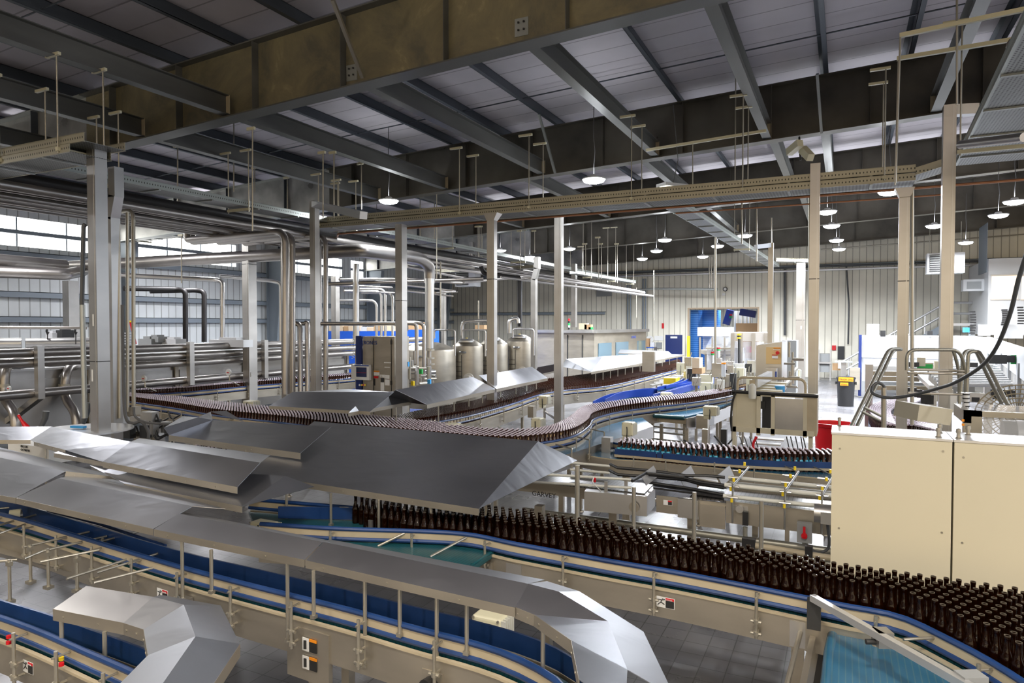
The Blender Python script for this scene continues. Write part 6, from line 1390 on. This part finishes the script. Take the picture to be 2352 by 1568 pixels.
Yk2 = PD(1720, 800, 22).y; k2 = lambda x, y, d=0: PY(x, y, Yk2 - d)
a, b = k2(1682, 763), k2(1762, 784); MB().span((a.x, Yk2, b.z), (b.x, Yk2 + 1.5, a.z)).build('top_band', 'aluminium', o, smooth=False)
for x in (1683, 1702, 1731, 1760): q = k2(x, 765); MB().span((q.x - .06, Yk2 - .03, .3), (q.x + .06, Yk2, q.z)).build('frame_post', 'steel', o, smooth=False)
a, b = k2(1685, 784), k2(1760, 850); MB().span((a.x, Yk2, b.z), (b.x, Yk2 + .01, a.z)).build('clear_panel', 'clear', o, smooth=False)
MB().span((a.x, Yk2 + .2, .2), (b.x, Yk2 + 1.5, 1.1)).build('machine_base', 'frame', o, smooth=False)
c = k2(1722, 802, -.5); MB().lathe([(.12, -.1), (.12, .1)], c, 14).build('red_reel', 'red', o); MB().lathe([(.16, -.4), (.16, .2)], k2(1700, 812, -.4), 16).build('silver_can', 'steel', o)
for i, (x, yt, yb, t_) in enumerate(((1637, 807, 850, 19), (1650, 797, 835, 20), (1662, 828, 865, 16), (1697, 770, 850, 22))):
    o = thing('signal_tower', ('slim signal tower with red and green lamps, left of pair', 'slim signal tower with red and green lamps, right of pair', 'signal post with an orange dome cap', 'yellow banded signal post before the clear enclosure')[i], 'signal light', PD(x, yb, t_))
    MB().tube([PD(x, yb, t_), PD(x, yt + 8, t_)], .05 if i < 3 else .03, 10).build('pole', 'white' if i < 3 else 'black', o)
    for j, mt in enumerate((('green', 'red') if i < 2 else (('orange',) if i == 2 else ('yellow', 'black', 'yellow')))): MB().tube([PD(x, yt + 8 - j * 4, t_), PD(x, yt + 4.5 - j * 4, t_)], .055, 10).build('lamp_segment', mt, o)
# clutter of small line machinery, each its own unit
mts = ['steel', 'frame', 'dark', 'whiteplastic', 'steel', 'black', 'motor']
desc = ['grey', 'tan', 'dark', 'white', 'silver', 'black', 'cream']
random.seed(11)
ux = sorted(random.uniform(1575, 1732) for _ in range(22))
for i in range(22):
    x = ux[i]; y = random.uniform(832, 884); z = 1.0 + random.uniform(.1, .5); t_ = (H - z) / max(.045, ((y - 745) / 1560.)) ; t_ = min(t_, 20)
    c = PD(x, y, t_); k = i % 7; o = thing('line_unit', '%s %s conveyor drive or sensor unit from the left among the far line machinery' % (words[i], desc[k]), 'machine part', (c.x, c.y, 1.0), 'small units on the far line')
    w, h = random.uniform(.12, .3), random.uniform(.12, .4)
    bb = MB().box(c, (w, w, h)).build('unit_body', mts[k], o, smooth=False)
    MB().tube([c - V(w * .3, w * .5, -.0), c - V(w * .3, w * .5, h * .9), c + V(w * .5, -w * .4, h * .9)], .015, 6).build('sensor_rod', 'rod', o)
    MB().box((c.x, c.y, (c.z - h / 2) / 2), (.06, .06, c.z - h / 2)).build('leg', 'frame', o, smooth=False)
# blue guard channels
for i, (pts, z, h, lab) in enumerate((([(1362, 921), (1400, 905), (1450, 896), (1500, 893), (1560, 882), (1600, 868), (1640, 858)], 1.2, .16, 'long bright blue guard channel winding behind the capped bottles'), ([(1500, 905), (1545, 893), (1600, 878), (1655, 862), (1700, 845), (1730, 838)], 1.2, .14, 'second bright blue guard channel nearer the wet belt'), ([(1510, 888), (1545, 880), (1572, 868)], 1.25, .08, 'short bright blue guard strip farther back'))):
    ln = smoothpath([PZ(x, y, z) for x, y in pts]); o = thing('guard_channel', lab, 'guard', ln[0])
    MB().ribbon(ln, z - h, z, .012).build('blue_wall', 'bluebright', o); MB().ribbon([p + V(.10, .45, 0) for p in ln], z - h, z, .012).build('blue_wall', 'bluebright', o)
    MB().slab(ln, [p + V(.10, .45, 0) for p in ln], z - h, .02).build('belt', 'beltblue', o); MB().ribbon(ln, z - h - .2, z - h - .02, .01).build('side_frame', 'steel', o)
    for p in resample(ln, 2.2)[1:]: MB().box((p.x, p.y + .2, (z - h) / 2), (.06, .06, z - h)).build('leg', 'frame', o, smooth=False)
for k in range(6): tag(MB().bar(PZ(1495 + 9 * k, 884 - 5 * k, 1.0), PZ(1535 + 9 * k, 878 - 4 * k, 1.0), .06, .03).build('cross_bar', 'aluminium', smooth=False), '%s pale cross bar from the viewer over the yellow step' % words[k], 'bar')
o = boxpx('yellow_step', 1524, 868, 1552, 882, 19, .5, 'yellow'); tag(o, 'yellow step between far conveyors below the covers', 'step')
# opening contents (next room)
o = MB().span((ox0 - 4, 47, 0), (ox1 + 6, 47.2, 6)).build('wall_back', 'wallfar', smooth=False); struct(o)
o = MB().span((ox0 - 4, 38.2, 4.6), (ox1 + 6, 47, 4.7)).build('ceiling_back', 'deck', smooth=False); struct(o)
lamp_light(V(-6, 42, 4.4), 260, .5, (.9, .95, 1))
for i, (x0, x1_, y0, y1, Yq, mt) in enumerate(((1586, 1603, 712, 850, 39.0, 'bluefilm'), (1603, 1647, 712, 800, 40.5, 'bluefilm'))):
    a, b = PY(x0, y0, Yq), PY(x1_, y1, Yq); o = MB().span((a.x, Yq, 0), (b.x, Yq + 1.2, a.z)).build('wrapped_stack', mt, smooth=False); tag(o, ('narrow stack of blue crates at left side of the far opening', 'tall blue film wrapped pallet load seen through the opening')[i], 'stack')
o = thing('robot_arm', 'blue robot arm with stacks beyond the far opening', 'robot', PY(1670, 745, 42))
MB().bar(PY(1668, 745, 42), PY(1678, 712, 42), .35, .4).bar(PY(1700, 716, 42), PY(1736, 722, 42), .4, .4).build('arm', 'navy', o, smooth=False)
for j, mt in enumerate(('red', 'green')): MB().tube([PY(1678, 730 - 5 * (1 - j), 41), PY(1678, 726 - 5 * (1 - j), 41)], .09, 8).build('signal_lamp', mt, o)
for i, x in enumerate((1692, 1703, 1714, 1722)): a = PY(x, 714, 43); tag(MB().tube([(a.x, 43, 1.5), (a.x, 43, a.z)], .16, 10).build('wrapped_column', 'steel', smooth=True), '%s silver wrapped column from the left beyond the opening' % words[i], 'column')
a = PY(1690, 742, 40); b = PY(1740, 762, 40); o = MB().span((a.x, 40, .8), (b.x, 41.5, a.z)).build('carton_stack', 'card', smooth=False); tag(o, 'row of brown carton trays seen at the foot of the opening', 'stack')
o = boxpx('bollard', 1578, 771, 1584, 870, 36.5, .14, 'yellow'); tag(o, 'yellow guard post at the left jamb of the far opening', 'bollard')
o = boxpx('open_carton', 1590, 822, 1606, 845, 18, .5, 'cardlight'); tag(o, 'open pale carton standing before the blue crates', 'box')
o = boxpx('carton', 1590, 845, 1612, 858, 18, .5, 'card'); tag(o, 'brown carton right below the open pale carton', 'box')
# wall items around the door
def wallitem(name, x0, y0, x1_, y1, mt, lab, cat, d=.08, Yw=37.98):
    a, b = PY(x0, y0, Yw - d), PY(x1_, y1, Yw - d); o = MB().span((a.x, Yw - d, b.z), (b.x, Yw, a.z)).build(name, mt, smooth=False); tag(o, lab, cat); return o
o = thing('wall_clock', 'round white clock on the far wall left of the navy door', 'clock', PY(1493, 779, 37.9)); c = PY(1493, 779, 37.9)
MB().tube([c, c - V(0, .05, 0)], .21, 24).build('dial', 'paper', o); MB().bar(c - V(0, .06, 0), c + V(.08, -.06, .1), .01, .015).bar(c - V(0, .06, 0), c + V(-.07, -.06, .05), .01, .015).build('hands', 'ink', o, smooth=False)
wallitem('notice_board', 1503, 771, 1523, 782, 'paper', 'white and blue notice board between clock and navy door', 'board', .03)
wallitem('wall_box', 1507, 786, 1520, 800, 'greybox', 'grey electrical box under the notice board', 'box')
o = thing('shelf_unit', 'small shelf with cartons left of the clock by far wall', 'shelf', PY(1480, 800, 36)); a, b = PY(1462, 797, 36), PY(1502, 797, 36)
for z in (a.z, .8): MB().span((a.x, 36, z - .04), (b.x, 36.6, z)).build('shelf_board', 'boxblue', o, smooth=False)
for x in (a.x, b.x): MB().span((x - .02, 36, 0), (x + .02, 36.6, a.z)).build('shelf_post', 'rod', o, smooth=False)
for i, (x0, x1_, y0) in enumerate(((1463, 1482, 781), (1478, 1489, 777), (1491, 1500, 786))): a, b = PY(x0, y0, 36.1), PY(x1_, 796.5, 36.1); tag(MB().span((a.x, 36.1 + .1 * i, b.z), (b.x, 36.5, a.z)).build('carton', 'card' if i < 2 else 'white', smooth=False), ('wide brown carton on the shelf by far wall', 'taller brown carton beside wide one on far shelf', 'white carton at the right end of far shelf')[i], 'box')
wallitem('exit_tag', 1520, 742, 1525, 754, 'red', 'small pink outlined extinguisher sign on far wall above clock', 'sign', .02)
wallitem('louvre', 1370, 659, 1405, 680, 'greybox', 'grey wall louvre high on far wall left of opening', 'vent', .06)
o = thing('round_gauge', 'round black rimmed wall horn above the far opening', 'horn', PY(1666, 664, 37.9)); c = PY(1666, 664, 37.9); MB().tube([c, c - V(0, .08, 0)], .12, 18).build('rim', 'black', o); MB().tube([c - V(0, .07, 0), c - V(0, .1, 0)], .08, 18).build('face', 'paper', o); MB().box(c - V(.08, 0, .27), (.16, .06, .14)).build('lower_box', 'paper', o, smooth=False)
wallitem('fire_alarm', 1911, 793, 1920, 804, 'red', 'red fire alarm pull on far wall right of cream post', 'alarm', .08)
wallitem('tool_board', 1924, 795, 1939, 825, 'black', 'black narrow tool board on far wall by the fire alarm', 'board', .05)
o = thing('wall_sink', 'grey steel wash station with shelf on far wall right of cream post', 'sink', PY(1892, 840, 36.5)); a, b = PY(1881, 812, 36.5), PY(1907, 855, 36.5)
MB().span((a.x, 36.6, b.z), (b.x, 37.2, a.z)).build('back_panel', 'greybox', o, smooth=False); MB().span((a.x - .05, 36.4, PY(1890, 835, 36.4).z), (b.x + .05, 36.9, PY(1890, 831, 36.4).z)).build('basin', 'steel', o, smooth=False)
for x in (a.x, b.x): MB().span((x - .03, 36.5, 0), (x + .03, 36.56, a.z + .2)).build('leg', 'steel', o, smooth=False)
o = boxpx('cork_board', 1912, 834, 1930, 850, 33, .05, 'card'); tag(o, 'brown cork board leaning near the black bin', 'board')
o = boxpx('paper_sheet', 1925, 831, 1934, 846, 32.8, .03, 'paper'); tag(o, 'white paper sheet beside the cork board', 'paper')
o = thing('keyboard_stand', 'grey pole stand with a tilted keyboard tray near black bin', 'stand', PD(1938, 900, 26)); a = PD(1938, 830, 26)
MB().box((a.x, a.y, a.z / 2), (.18, .15, a.z)).build('column', 'steel', o, smooth=False); MB().box(a + V(0, -.1, 0), (.6, .3, .05)).build('keyboard_tray', 'greybox', o, smooth=False)
o = boxpx('side_table', 1952, 845, 1975, 895, 25, .5, 'frame'); tag(o, 'tan side stand right of the black bin', 'stand')
# white packing machine
o = thing('packing_machine', 'long white panelled packing machine with dark glass skirt at right', 'machine', PD(2100, 850, 25))
Yp = PD(2100, 800, 24.5).y; q_ = lambda x, y, d=0: PY(x, y, Yp - d)
a, b = q_(1981, 772), q_(2268, 823)
MB().span((a.x, Yp, b.z - .05), (b.x, Yp + 3, a.z)).build('upper_panel', 'white', o, smooth=False)
MB().span((a.x - .12, Yp - .12, .05), (a.x - .02, Yp + .1, a.z + .05)).build('navy_corner_post', 'navy', o, smooth=False)
MB().span((a.x, Yp + .02, .6), (b.x, Yp + .04, b.z - .05)).build('clear_skirt', 'clear', o, smooth=False)
MB().span((a.x, Yp + 2.4, 0), (b.x, Yp + 2.5, b.z - .05)).build('rear_panel', 'greybox', o, smooth=False)
for x in (2018, 2110, 2180): q = q_(x, 775, .01); MB().box((q.x, Yp - .006, (a.z + b.z) / 2), (.012, .01, a.z - b.z)).build('panel_joint', 'greybox', o, smooth=False)
c0 = V(b.x, Yp, 0); c1 = PD(2395, 860, 9.5); c1.z = 0
zt = a.z
MB().bar(c0 + V(0, 0, zt - .25), c1 + V(0, 0, zt - .25), .06, .55).build('side_wall_panel', 'white', o, smooth=False)
MB().bar(c0 + V(0, .02, 1.2), c1 + V(0, .02, 1.2), .02, 1.3).build('clear_side', 'clear', o, smooth=False)
for f_ in (.05, .2, .35, .5, .65, .8): q = c0.lerp(c1, f_); MB().box((q.x - .03, q.y, 1.1), (.06, .06, 1.8)).build('frame_post', 'greybox', o, smooth=False)
for i, (x0, y0, x1_, y1, mt, lab) in enumerate(((1992, 744, 2019, 772, 'white', 'white box on top of packing machine at its left end'), (2023, 759, 2034, 773, 'black', 'small black box next to the left white box'), (2130, 760, 2142, 769, 'black', 'small black camera box in the middle of machine top'), (2252, 745, 2275, 771, 'white', 'white box behind the arched duct on machine top'), (2216, 752, 2227, 763, 'sky', 'sky blue box on the machine top beside cable chain'), (2290, 745, 2350, 777, 'white', 'large white housing at right on machine top'), (2230, 762, 2240, 772, 'greybox', 'grey terminal block under the cable chain'))):
    o = boxpx('top_unit', x0, y0, x1_, y1, 24, .5, mt); tag(o, lab, 'box')
for i, (x, y0, y1) in enumerate(((2232, 716, 765), (2306, 712, 745), (2342, 706, 755))):
    o = thing('cable_chain', '%s black cable chain from the left standing on the packing machine' % words[i], 'cable chain', PD(x, y1, 24)); b_ = MB(); n = 9
    for k in range(n): p = PD(x + 3 * math.sin(k / n * PI), y1 + (y0 - y1) * k / (n - 1), 24); b_.box(p, (.17, .12, .055))
    b_.build('chain_links', 'black', o, smooth=False)
# inner machine of packing cell: roller table, frames
o = thing('roller_table', 'roller table of pale tubes inside the packing cell behind crossover stairs', 'table', PD(2200, 860, 13))
for k in range(9): MB().tube([PD(2120 + k * 5, 842 + k * 5.2, 14.5 - .3 * k), PD(2290 + k * 4.5, 842 + k * 5.2, 14.0 - .3 * k)], .035, 10).build('roller', 'white', o)
MB().bar(PD(2104, 855, 14.5), PD(2140, 890, 12.2), .08, .08).build('side_beam', 'aluminium', o, smooth=False); MB().bar(PD(2240, 855, 14), PD(2262, 885, 12), .12, .06).build('side_beam', 'aluminium', o, smooth=False)
for k, (y, x0, x1_) in enumerate(((845, 1995, 2115), (857, 1995, 2110), (869, 1998, 2110), (890, 1990, 2160))): MB().bar(PD(x0, y, 14), PD(x1_, y + 2, 14), .05, .09).build('tan_beam', 'beige' if k else 'aluminium', o, smooth=False)
for x in (1996, 2142, 2270): q = PD(x, 870, 13.8); MB().box((q.x, q.y, (q.z + .3) / 2), (.14, .14, q.z + .3)).build('frame_post', 'steel', o, smooth=False)
random.seed(5); 
for k in range(26): p = PD(random.uniform(2090, 2330), random.uniform(895, 918) if k < 16 else random.uniform(822, 842), 13); MB().box(p, (random.uniform(.1, .35), .1, random.uniform(.06, .18))).build('drive_part', random.choice(('steel', 'black', 'cream', 'green' if k % 5 == 0 else 'dark')), o, smooth=False)
# packed bottle mats going into the packer
o = thing('mat_conveyor', 'curving conveyor packed with purple white caps under the crossover stairs', 'conveyor', PD(2050, 950, 11))
A_ = [PZ(x, y, 1.0) for x, y in ((2010, 970), (1996, 950), (2005, 935), (2040, 925), (2090, 918), (2110, 900))]; B_ = [PZ(x, y, 1.0) for x, y in ((2060, 985), (2048, 955), (2055, 945), (2075, 940), (2110, 930), (2135, 905))]
A_ = lerp_line(smoothpath([V(p.x, p.y, 0) for p in A_]), 20); B_ = lerp_line(smoothpath([V(p.x, p.y, 0) for p in B_]), 20)
MB().slab(A_, B_, .85, .03).build('belt', 'beltblue', o); MB().ribbon(A_, .65, .9, .02).build('side_frame', 'blue', o)
mp = lanes(A_, B_, .068, .064)
merged('capped_mat', mp, .85, [(body, 'glassdark'), ([(.02, .2), (.02, .229), (0, .23)], 'cap')], 'packed capped bottles curving below the crossover stairs', 'bottles', 6)
A_ = [PZ(x, y, 1.0) for x, y in ((2035, 985), (2100, 985), (2160, 1000))]; B_ = [PZ(x, y, 1.0) for x, y in ((2040, 960), (2085, 962), (2165, 988))]
mp = lanes(lerp_line(A_, 12), lerp_line(B_, 12), .068, .064); o = thing('mat_conveyor', 'short conveyor of packed caps right behind the cream cabinet', 'conveyor', A_[0]); MB().slab(lerp_line(A_, 12), lerp_line(B_, 12), .85, .03).build('belt', 'beltblue', o)
merged('capped_mat', mp, .85, [(body, 'glassdark'), ([(.02, .2), (.02, .229), (0, .23)], 'cap')], 'packed capped bottles right behind the cream cabinet', 'bottles', 6)
# heaters, office, stairs
def heater(lab, x0, y0, x1_, y1, t_, xs_):
    Yh = PD((x0 + x1_) / 2, y0, t_).y; h = lambda x, y: PY(x, y, Yh); a, b = h(x0, y0), h(x1_, y1); o = thing('unit_heater', lab, 'heater', (a.x, Yh, b.z))
    MB().span((a.x, Yh, b.z), (b.x, Yh + .6, a.z)).build('housing', 'white', o, smooth=False); c = h(xs_, y0)
    MB().span((a.x + .08, Yh - .02, b.z + .06), (c.x, Yh - .005, a.z - .06)).build('dark_grille', 'black', o, smooth=False)
    for k in range(8): z = b.z + .1 + (a.z - b.z - .2) * k / 7; MB().bar((a.x + .08, Yh - .04, z), (c.x, Yh - .04, z), .05, .015).build('fin', 'galv', o, smooth=False)
    MB().tube([((a.x + b.x) / 2 + .2, Yh + .3, a.z), ((a.x + b.x) / 2 + .2, Yh + .3, a.z + 1.4)], .11, 14).build('flue_pipe', 'steel', o)
    for x in (a.x + .1, b.x - .1): MB().tube([(x, Yh + .3, a.z), (x, Yh + .3, a.z + 1.2)], .01, 6).build('hanging_rod', 'rod', o)
heater('large white unit heater hanging at upper right in front of far wall', 2130, 582, 2216, 626, 26, 2166)
heater('white unit heater hanging at left centre beyond the pipes', 1045, 622, 1090, 657, 33, 1076)
o = thing('mezzanine_office', 'raised white office with lit windows at the right edge by far wall', 'office', PD(2300, 700, 30)); Yo = PD(2310, 650, 27).y; k3 = lambda x, y: PY(x, y, Yo); a, b = k3(2271, 594), k3(2420, 770)
MB().span((a.x, Yo, b.z), (b.x + 2, Y1 - .3, a.z)).build('office_walls', 'white', o, smooth=False)
for x0, x1_ in ((2278, 2337), (2347, 2420)): p, q = k3(x0, 634), k3(x1_, 686); w_ = MB().span((p.x, Yo - .02, q.z), (q.x, Yo - .005, p.z)).build('office_window', 'officewin', o, smooth=False); MB().span((p.x - .04, Yo - .03, q.z - .05), (q.x + .04, Yo - .0, q.z)).span((p.x - .04, Yo - .03, p.z), (q.x + .04, Yo, p.z + .05)).build('window_frame', 'aluminium', w_, smooth=False)
p = V(a.x, Yo + 1.5, k3(2271, 650).z); MB().span((p.x - .02, Yo + .3, k3(0, 688).z), (p.x, Yo + 2.2, k3(0, 634).z)).build('side_window', 'girt', o, smooth=False)
MB().box((a.x - .35, Yo + 1.2, k3(2240, 652).z), (.75, .6, .48)).build('air_conditioner', 'white', o, smooth=False); MB().box((a.x - .35, Yo + .89, k3(2240, 652).z), (.5, .02, .3)).build('vent_grille', 'greybox', o, smooth=False)
o = thing('wall_stairs', 'pale blue grey steel stairs climbing right along the far wall', 'stairs', PY(2000, 860, 37)); Ys = 36.6
sp = lambda x, y: PY(x, y, Ys)
for (a_, b_) in (((1935, 830), (2160, 703)), ((1940, 850), (2165, 725))): MB().tube([sp(*a_), sp(*b_)], .05, 8).build('handrail', 'aluminium', o)
MB().bar(sp(1930, 880), sp(2180, 745), .1, .3).build('stringer', 'girt', o, smooth=False); MB().bar(PY(1930, 880, Ys + .9), PY(2180, 745, Ys + .9), .1, .3).build('stringer', 'girt', o, smooth=False)
for x, y in ((1950, 822), (1985, 802), (2020, 782), (2055, 762), (2090, 743), (2125, 723), (2160, 703)): q = sp(x, y); MB().tube([q, q - V(0, 0, 1.0)], .035, 6).build('baluster', 'aluminium', o)
for k in range(14): q = sp(1930, 880).lerp(sp(2180, 745), (k + .5) / 14); MB().span((q.x - .15, Ys, q.z), (q.x + .15, Ys + .9, q.z + .03)).build('tread', 'girt', o, smooth=False)
for y in (695, 720): MB().tube([sp(2180, y), sp(2255, y)], .05, 8).build('landing_rail', 'aluminium', o)
MB().bar(sp(2180, 745), sp(2260, 745), .9, .12).build('landing', 'aluminium', o, smooth=False)
for x in (2183, 2250): q = sp(x, 695); MB().tube([q, (q.x, q.y, sp(x, 745).z)], .05, 6).build('landing_post', 'aluminium', o)
"""
"""
# low dark things under the near left covers
o = thing('printed_carton', 'white carton with printed code under the left cover strip', 'box', PD(60, 1040, 6.5)); Yq = PD(60, 1035, 7.6).y; a, b = PY(18, 1016, Yq), PY(112, 1046, Yq)
MB().span((a.x, Yq, b.z - .1), (b.x, Yq + .3, a.z)).build('carton_body', 'paper', o, smooth=False)
text('lettering', '80C100', PY(48, 1026.5, Yq - .002), (1, 0, 0), (0, 0, 1), .036, 'ink', o, 1.15); text('lettering', 'OCT00730', PY(48, 1034.5, Yq - .002), (1, 0, 0), (0, 0, 1), .036, 'ink', o, 1.05)
tag(MB().tube([PD(42, 953, 9), PD(50, 966, 9), PD(62, 982, 9)], [.018, .018, .04], 12).build('red_capped_tube', 'red'), 'red capped tube sticking up at the left behind cover strip', 'tube')
tag(MB().tube([PD(106, 944, 9), PD(104, 960, 9), PD(94, 980, 9)], [.04, .036, .032], 14).build('grey_sensor_tube', 'hose'), 'dark grey cylinder with white top leaning behind left cover strip', 'tube')
tag(MB().tube([PD(206, 925, 9.6), PD(203, 940, 9.6), PD(190, 972, 9.6)], .035, 12).build('grey_tube', 'hose'), 'dark grey tube leaning against the nearest left post', 'tube')
o = thing('round_table_guard', 'pale round plate with blue cloth under the nearest left post', 'plate', PD(180, 985, 9.5)); c = PZ(195, 985, 1.25); MB().lathe([(0, -.02), (.6, -.02), (.6, 0), (0, .001)], c, 32).build('round_plate', 'aluminium', o); MB().box(PZ(180, 980, 1.28), (.22, .06, .03), .2).build('blue_cloth', 'sky', o, smooth=False)
for i, pts in enumerate((((307, 935), (310, 955), (330, 968), (370, 973), (395, 974)), ((281, 700), (284, 900), (290, 960), (305, 972), (325, 968), (340, 990), (340, 1015)))):
    tag(MB().tube(smoothpath([PD(x, y, 10.2) for x, y in pts]), .018 if i == 0 else .024, 8).build('hose', 'wire'), ('thick cable curving right from foot of the two thin tubes', 'thick cable dropping beside second left post to the covers')[i], 'hose')
o = thing('machine_stand', 'tangle of grey machine frames behind the bent nose cover at left', 'machine', PD(330, 1000, 10.5))
random.seed(3)
for k in range(26):
    p = PD(random.uniform(285, 400), random.uniform(940, 1010), random.uniform(10.6, 11.5))
    if k % 3: MB().box(p, (random.uniform(.08, .35), .1, random.uniform(.04, .2))).build('frame_piece', random.choice(('frame', 'steel', 'dark')), o, smooth=False)
    else: MB().tube(smoothpath([p, p + V(.1, 0, -.12), p + V(.3, 0, -.05)]), .014, 6).build('cable_loop', 'black', o)
"""
"""
# ================================================================== WORLD AND VIEW
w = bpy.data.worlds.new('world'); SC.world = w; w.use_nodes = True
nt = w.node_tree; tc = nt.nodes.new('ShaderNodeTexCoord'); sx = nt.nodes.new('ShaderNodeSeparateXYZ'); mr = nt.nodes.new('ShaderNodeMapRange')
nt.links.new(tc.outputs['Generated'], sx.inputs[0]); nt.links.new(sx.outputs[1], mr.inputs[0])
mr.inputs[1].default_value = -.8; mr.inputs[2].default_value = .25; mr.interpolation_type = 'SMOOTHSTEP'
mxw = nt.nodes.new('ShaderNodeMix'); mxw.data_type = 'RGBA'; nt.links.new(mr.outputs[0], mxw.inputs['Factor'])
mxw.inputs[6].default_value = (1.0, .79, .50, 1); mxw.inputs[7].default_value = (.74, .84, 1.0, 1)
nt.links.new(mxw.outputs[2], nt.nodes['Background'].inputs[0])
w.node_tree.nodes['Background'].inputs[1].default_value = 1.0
SC.view_settings.view_transform = 'Standard'; SC.view_settings.look = 'None'
SC.view_settings.gamma = 1; SC.view_settings.use_curve_mapping = False
SC.view_settings.exposure = .50
SC.cycles.max_bounces = 8; SC.cycles.transmission_bounces = 6; SC.cycles.glossy_bounces = 4; SC.cycles.diffuse_bounces = 4
SC.cycles.caustics_reflective = False; SC.cycles.caustics_refractive = False
SC.cycles.sample_clamp_indirect = 4
for o in bpy.data.objects:
    if '_o' in o: del o['_o']
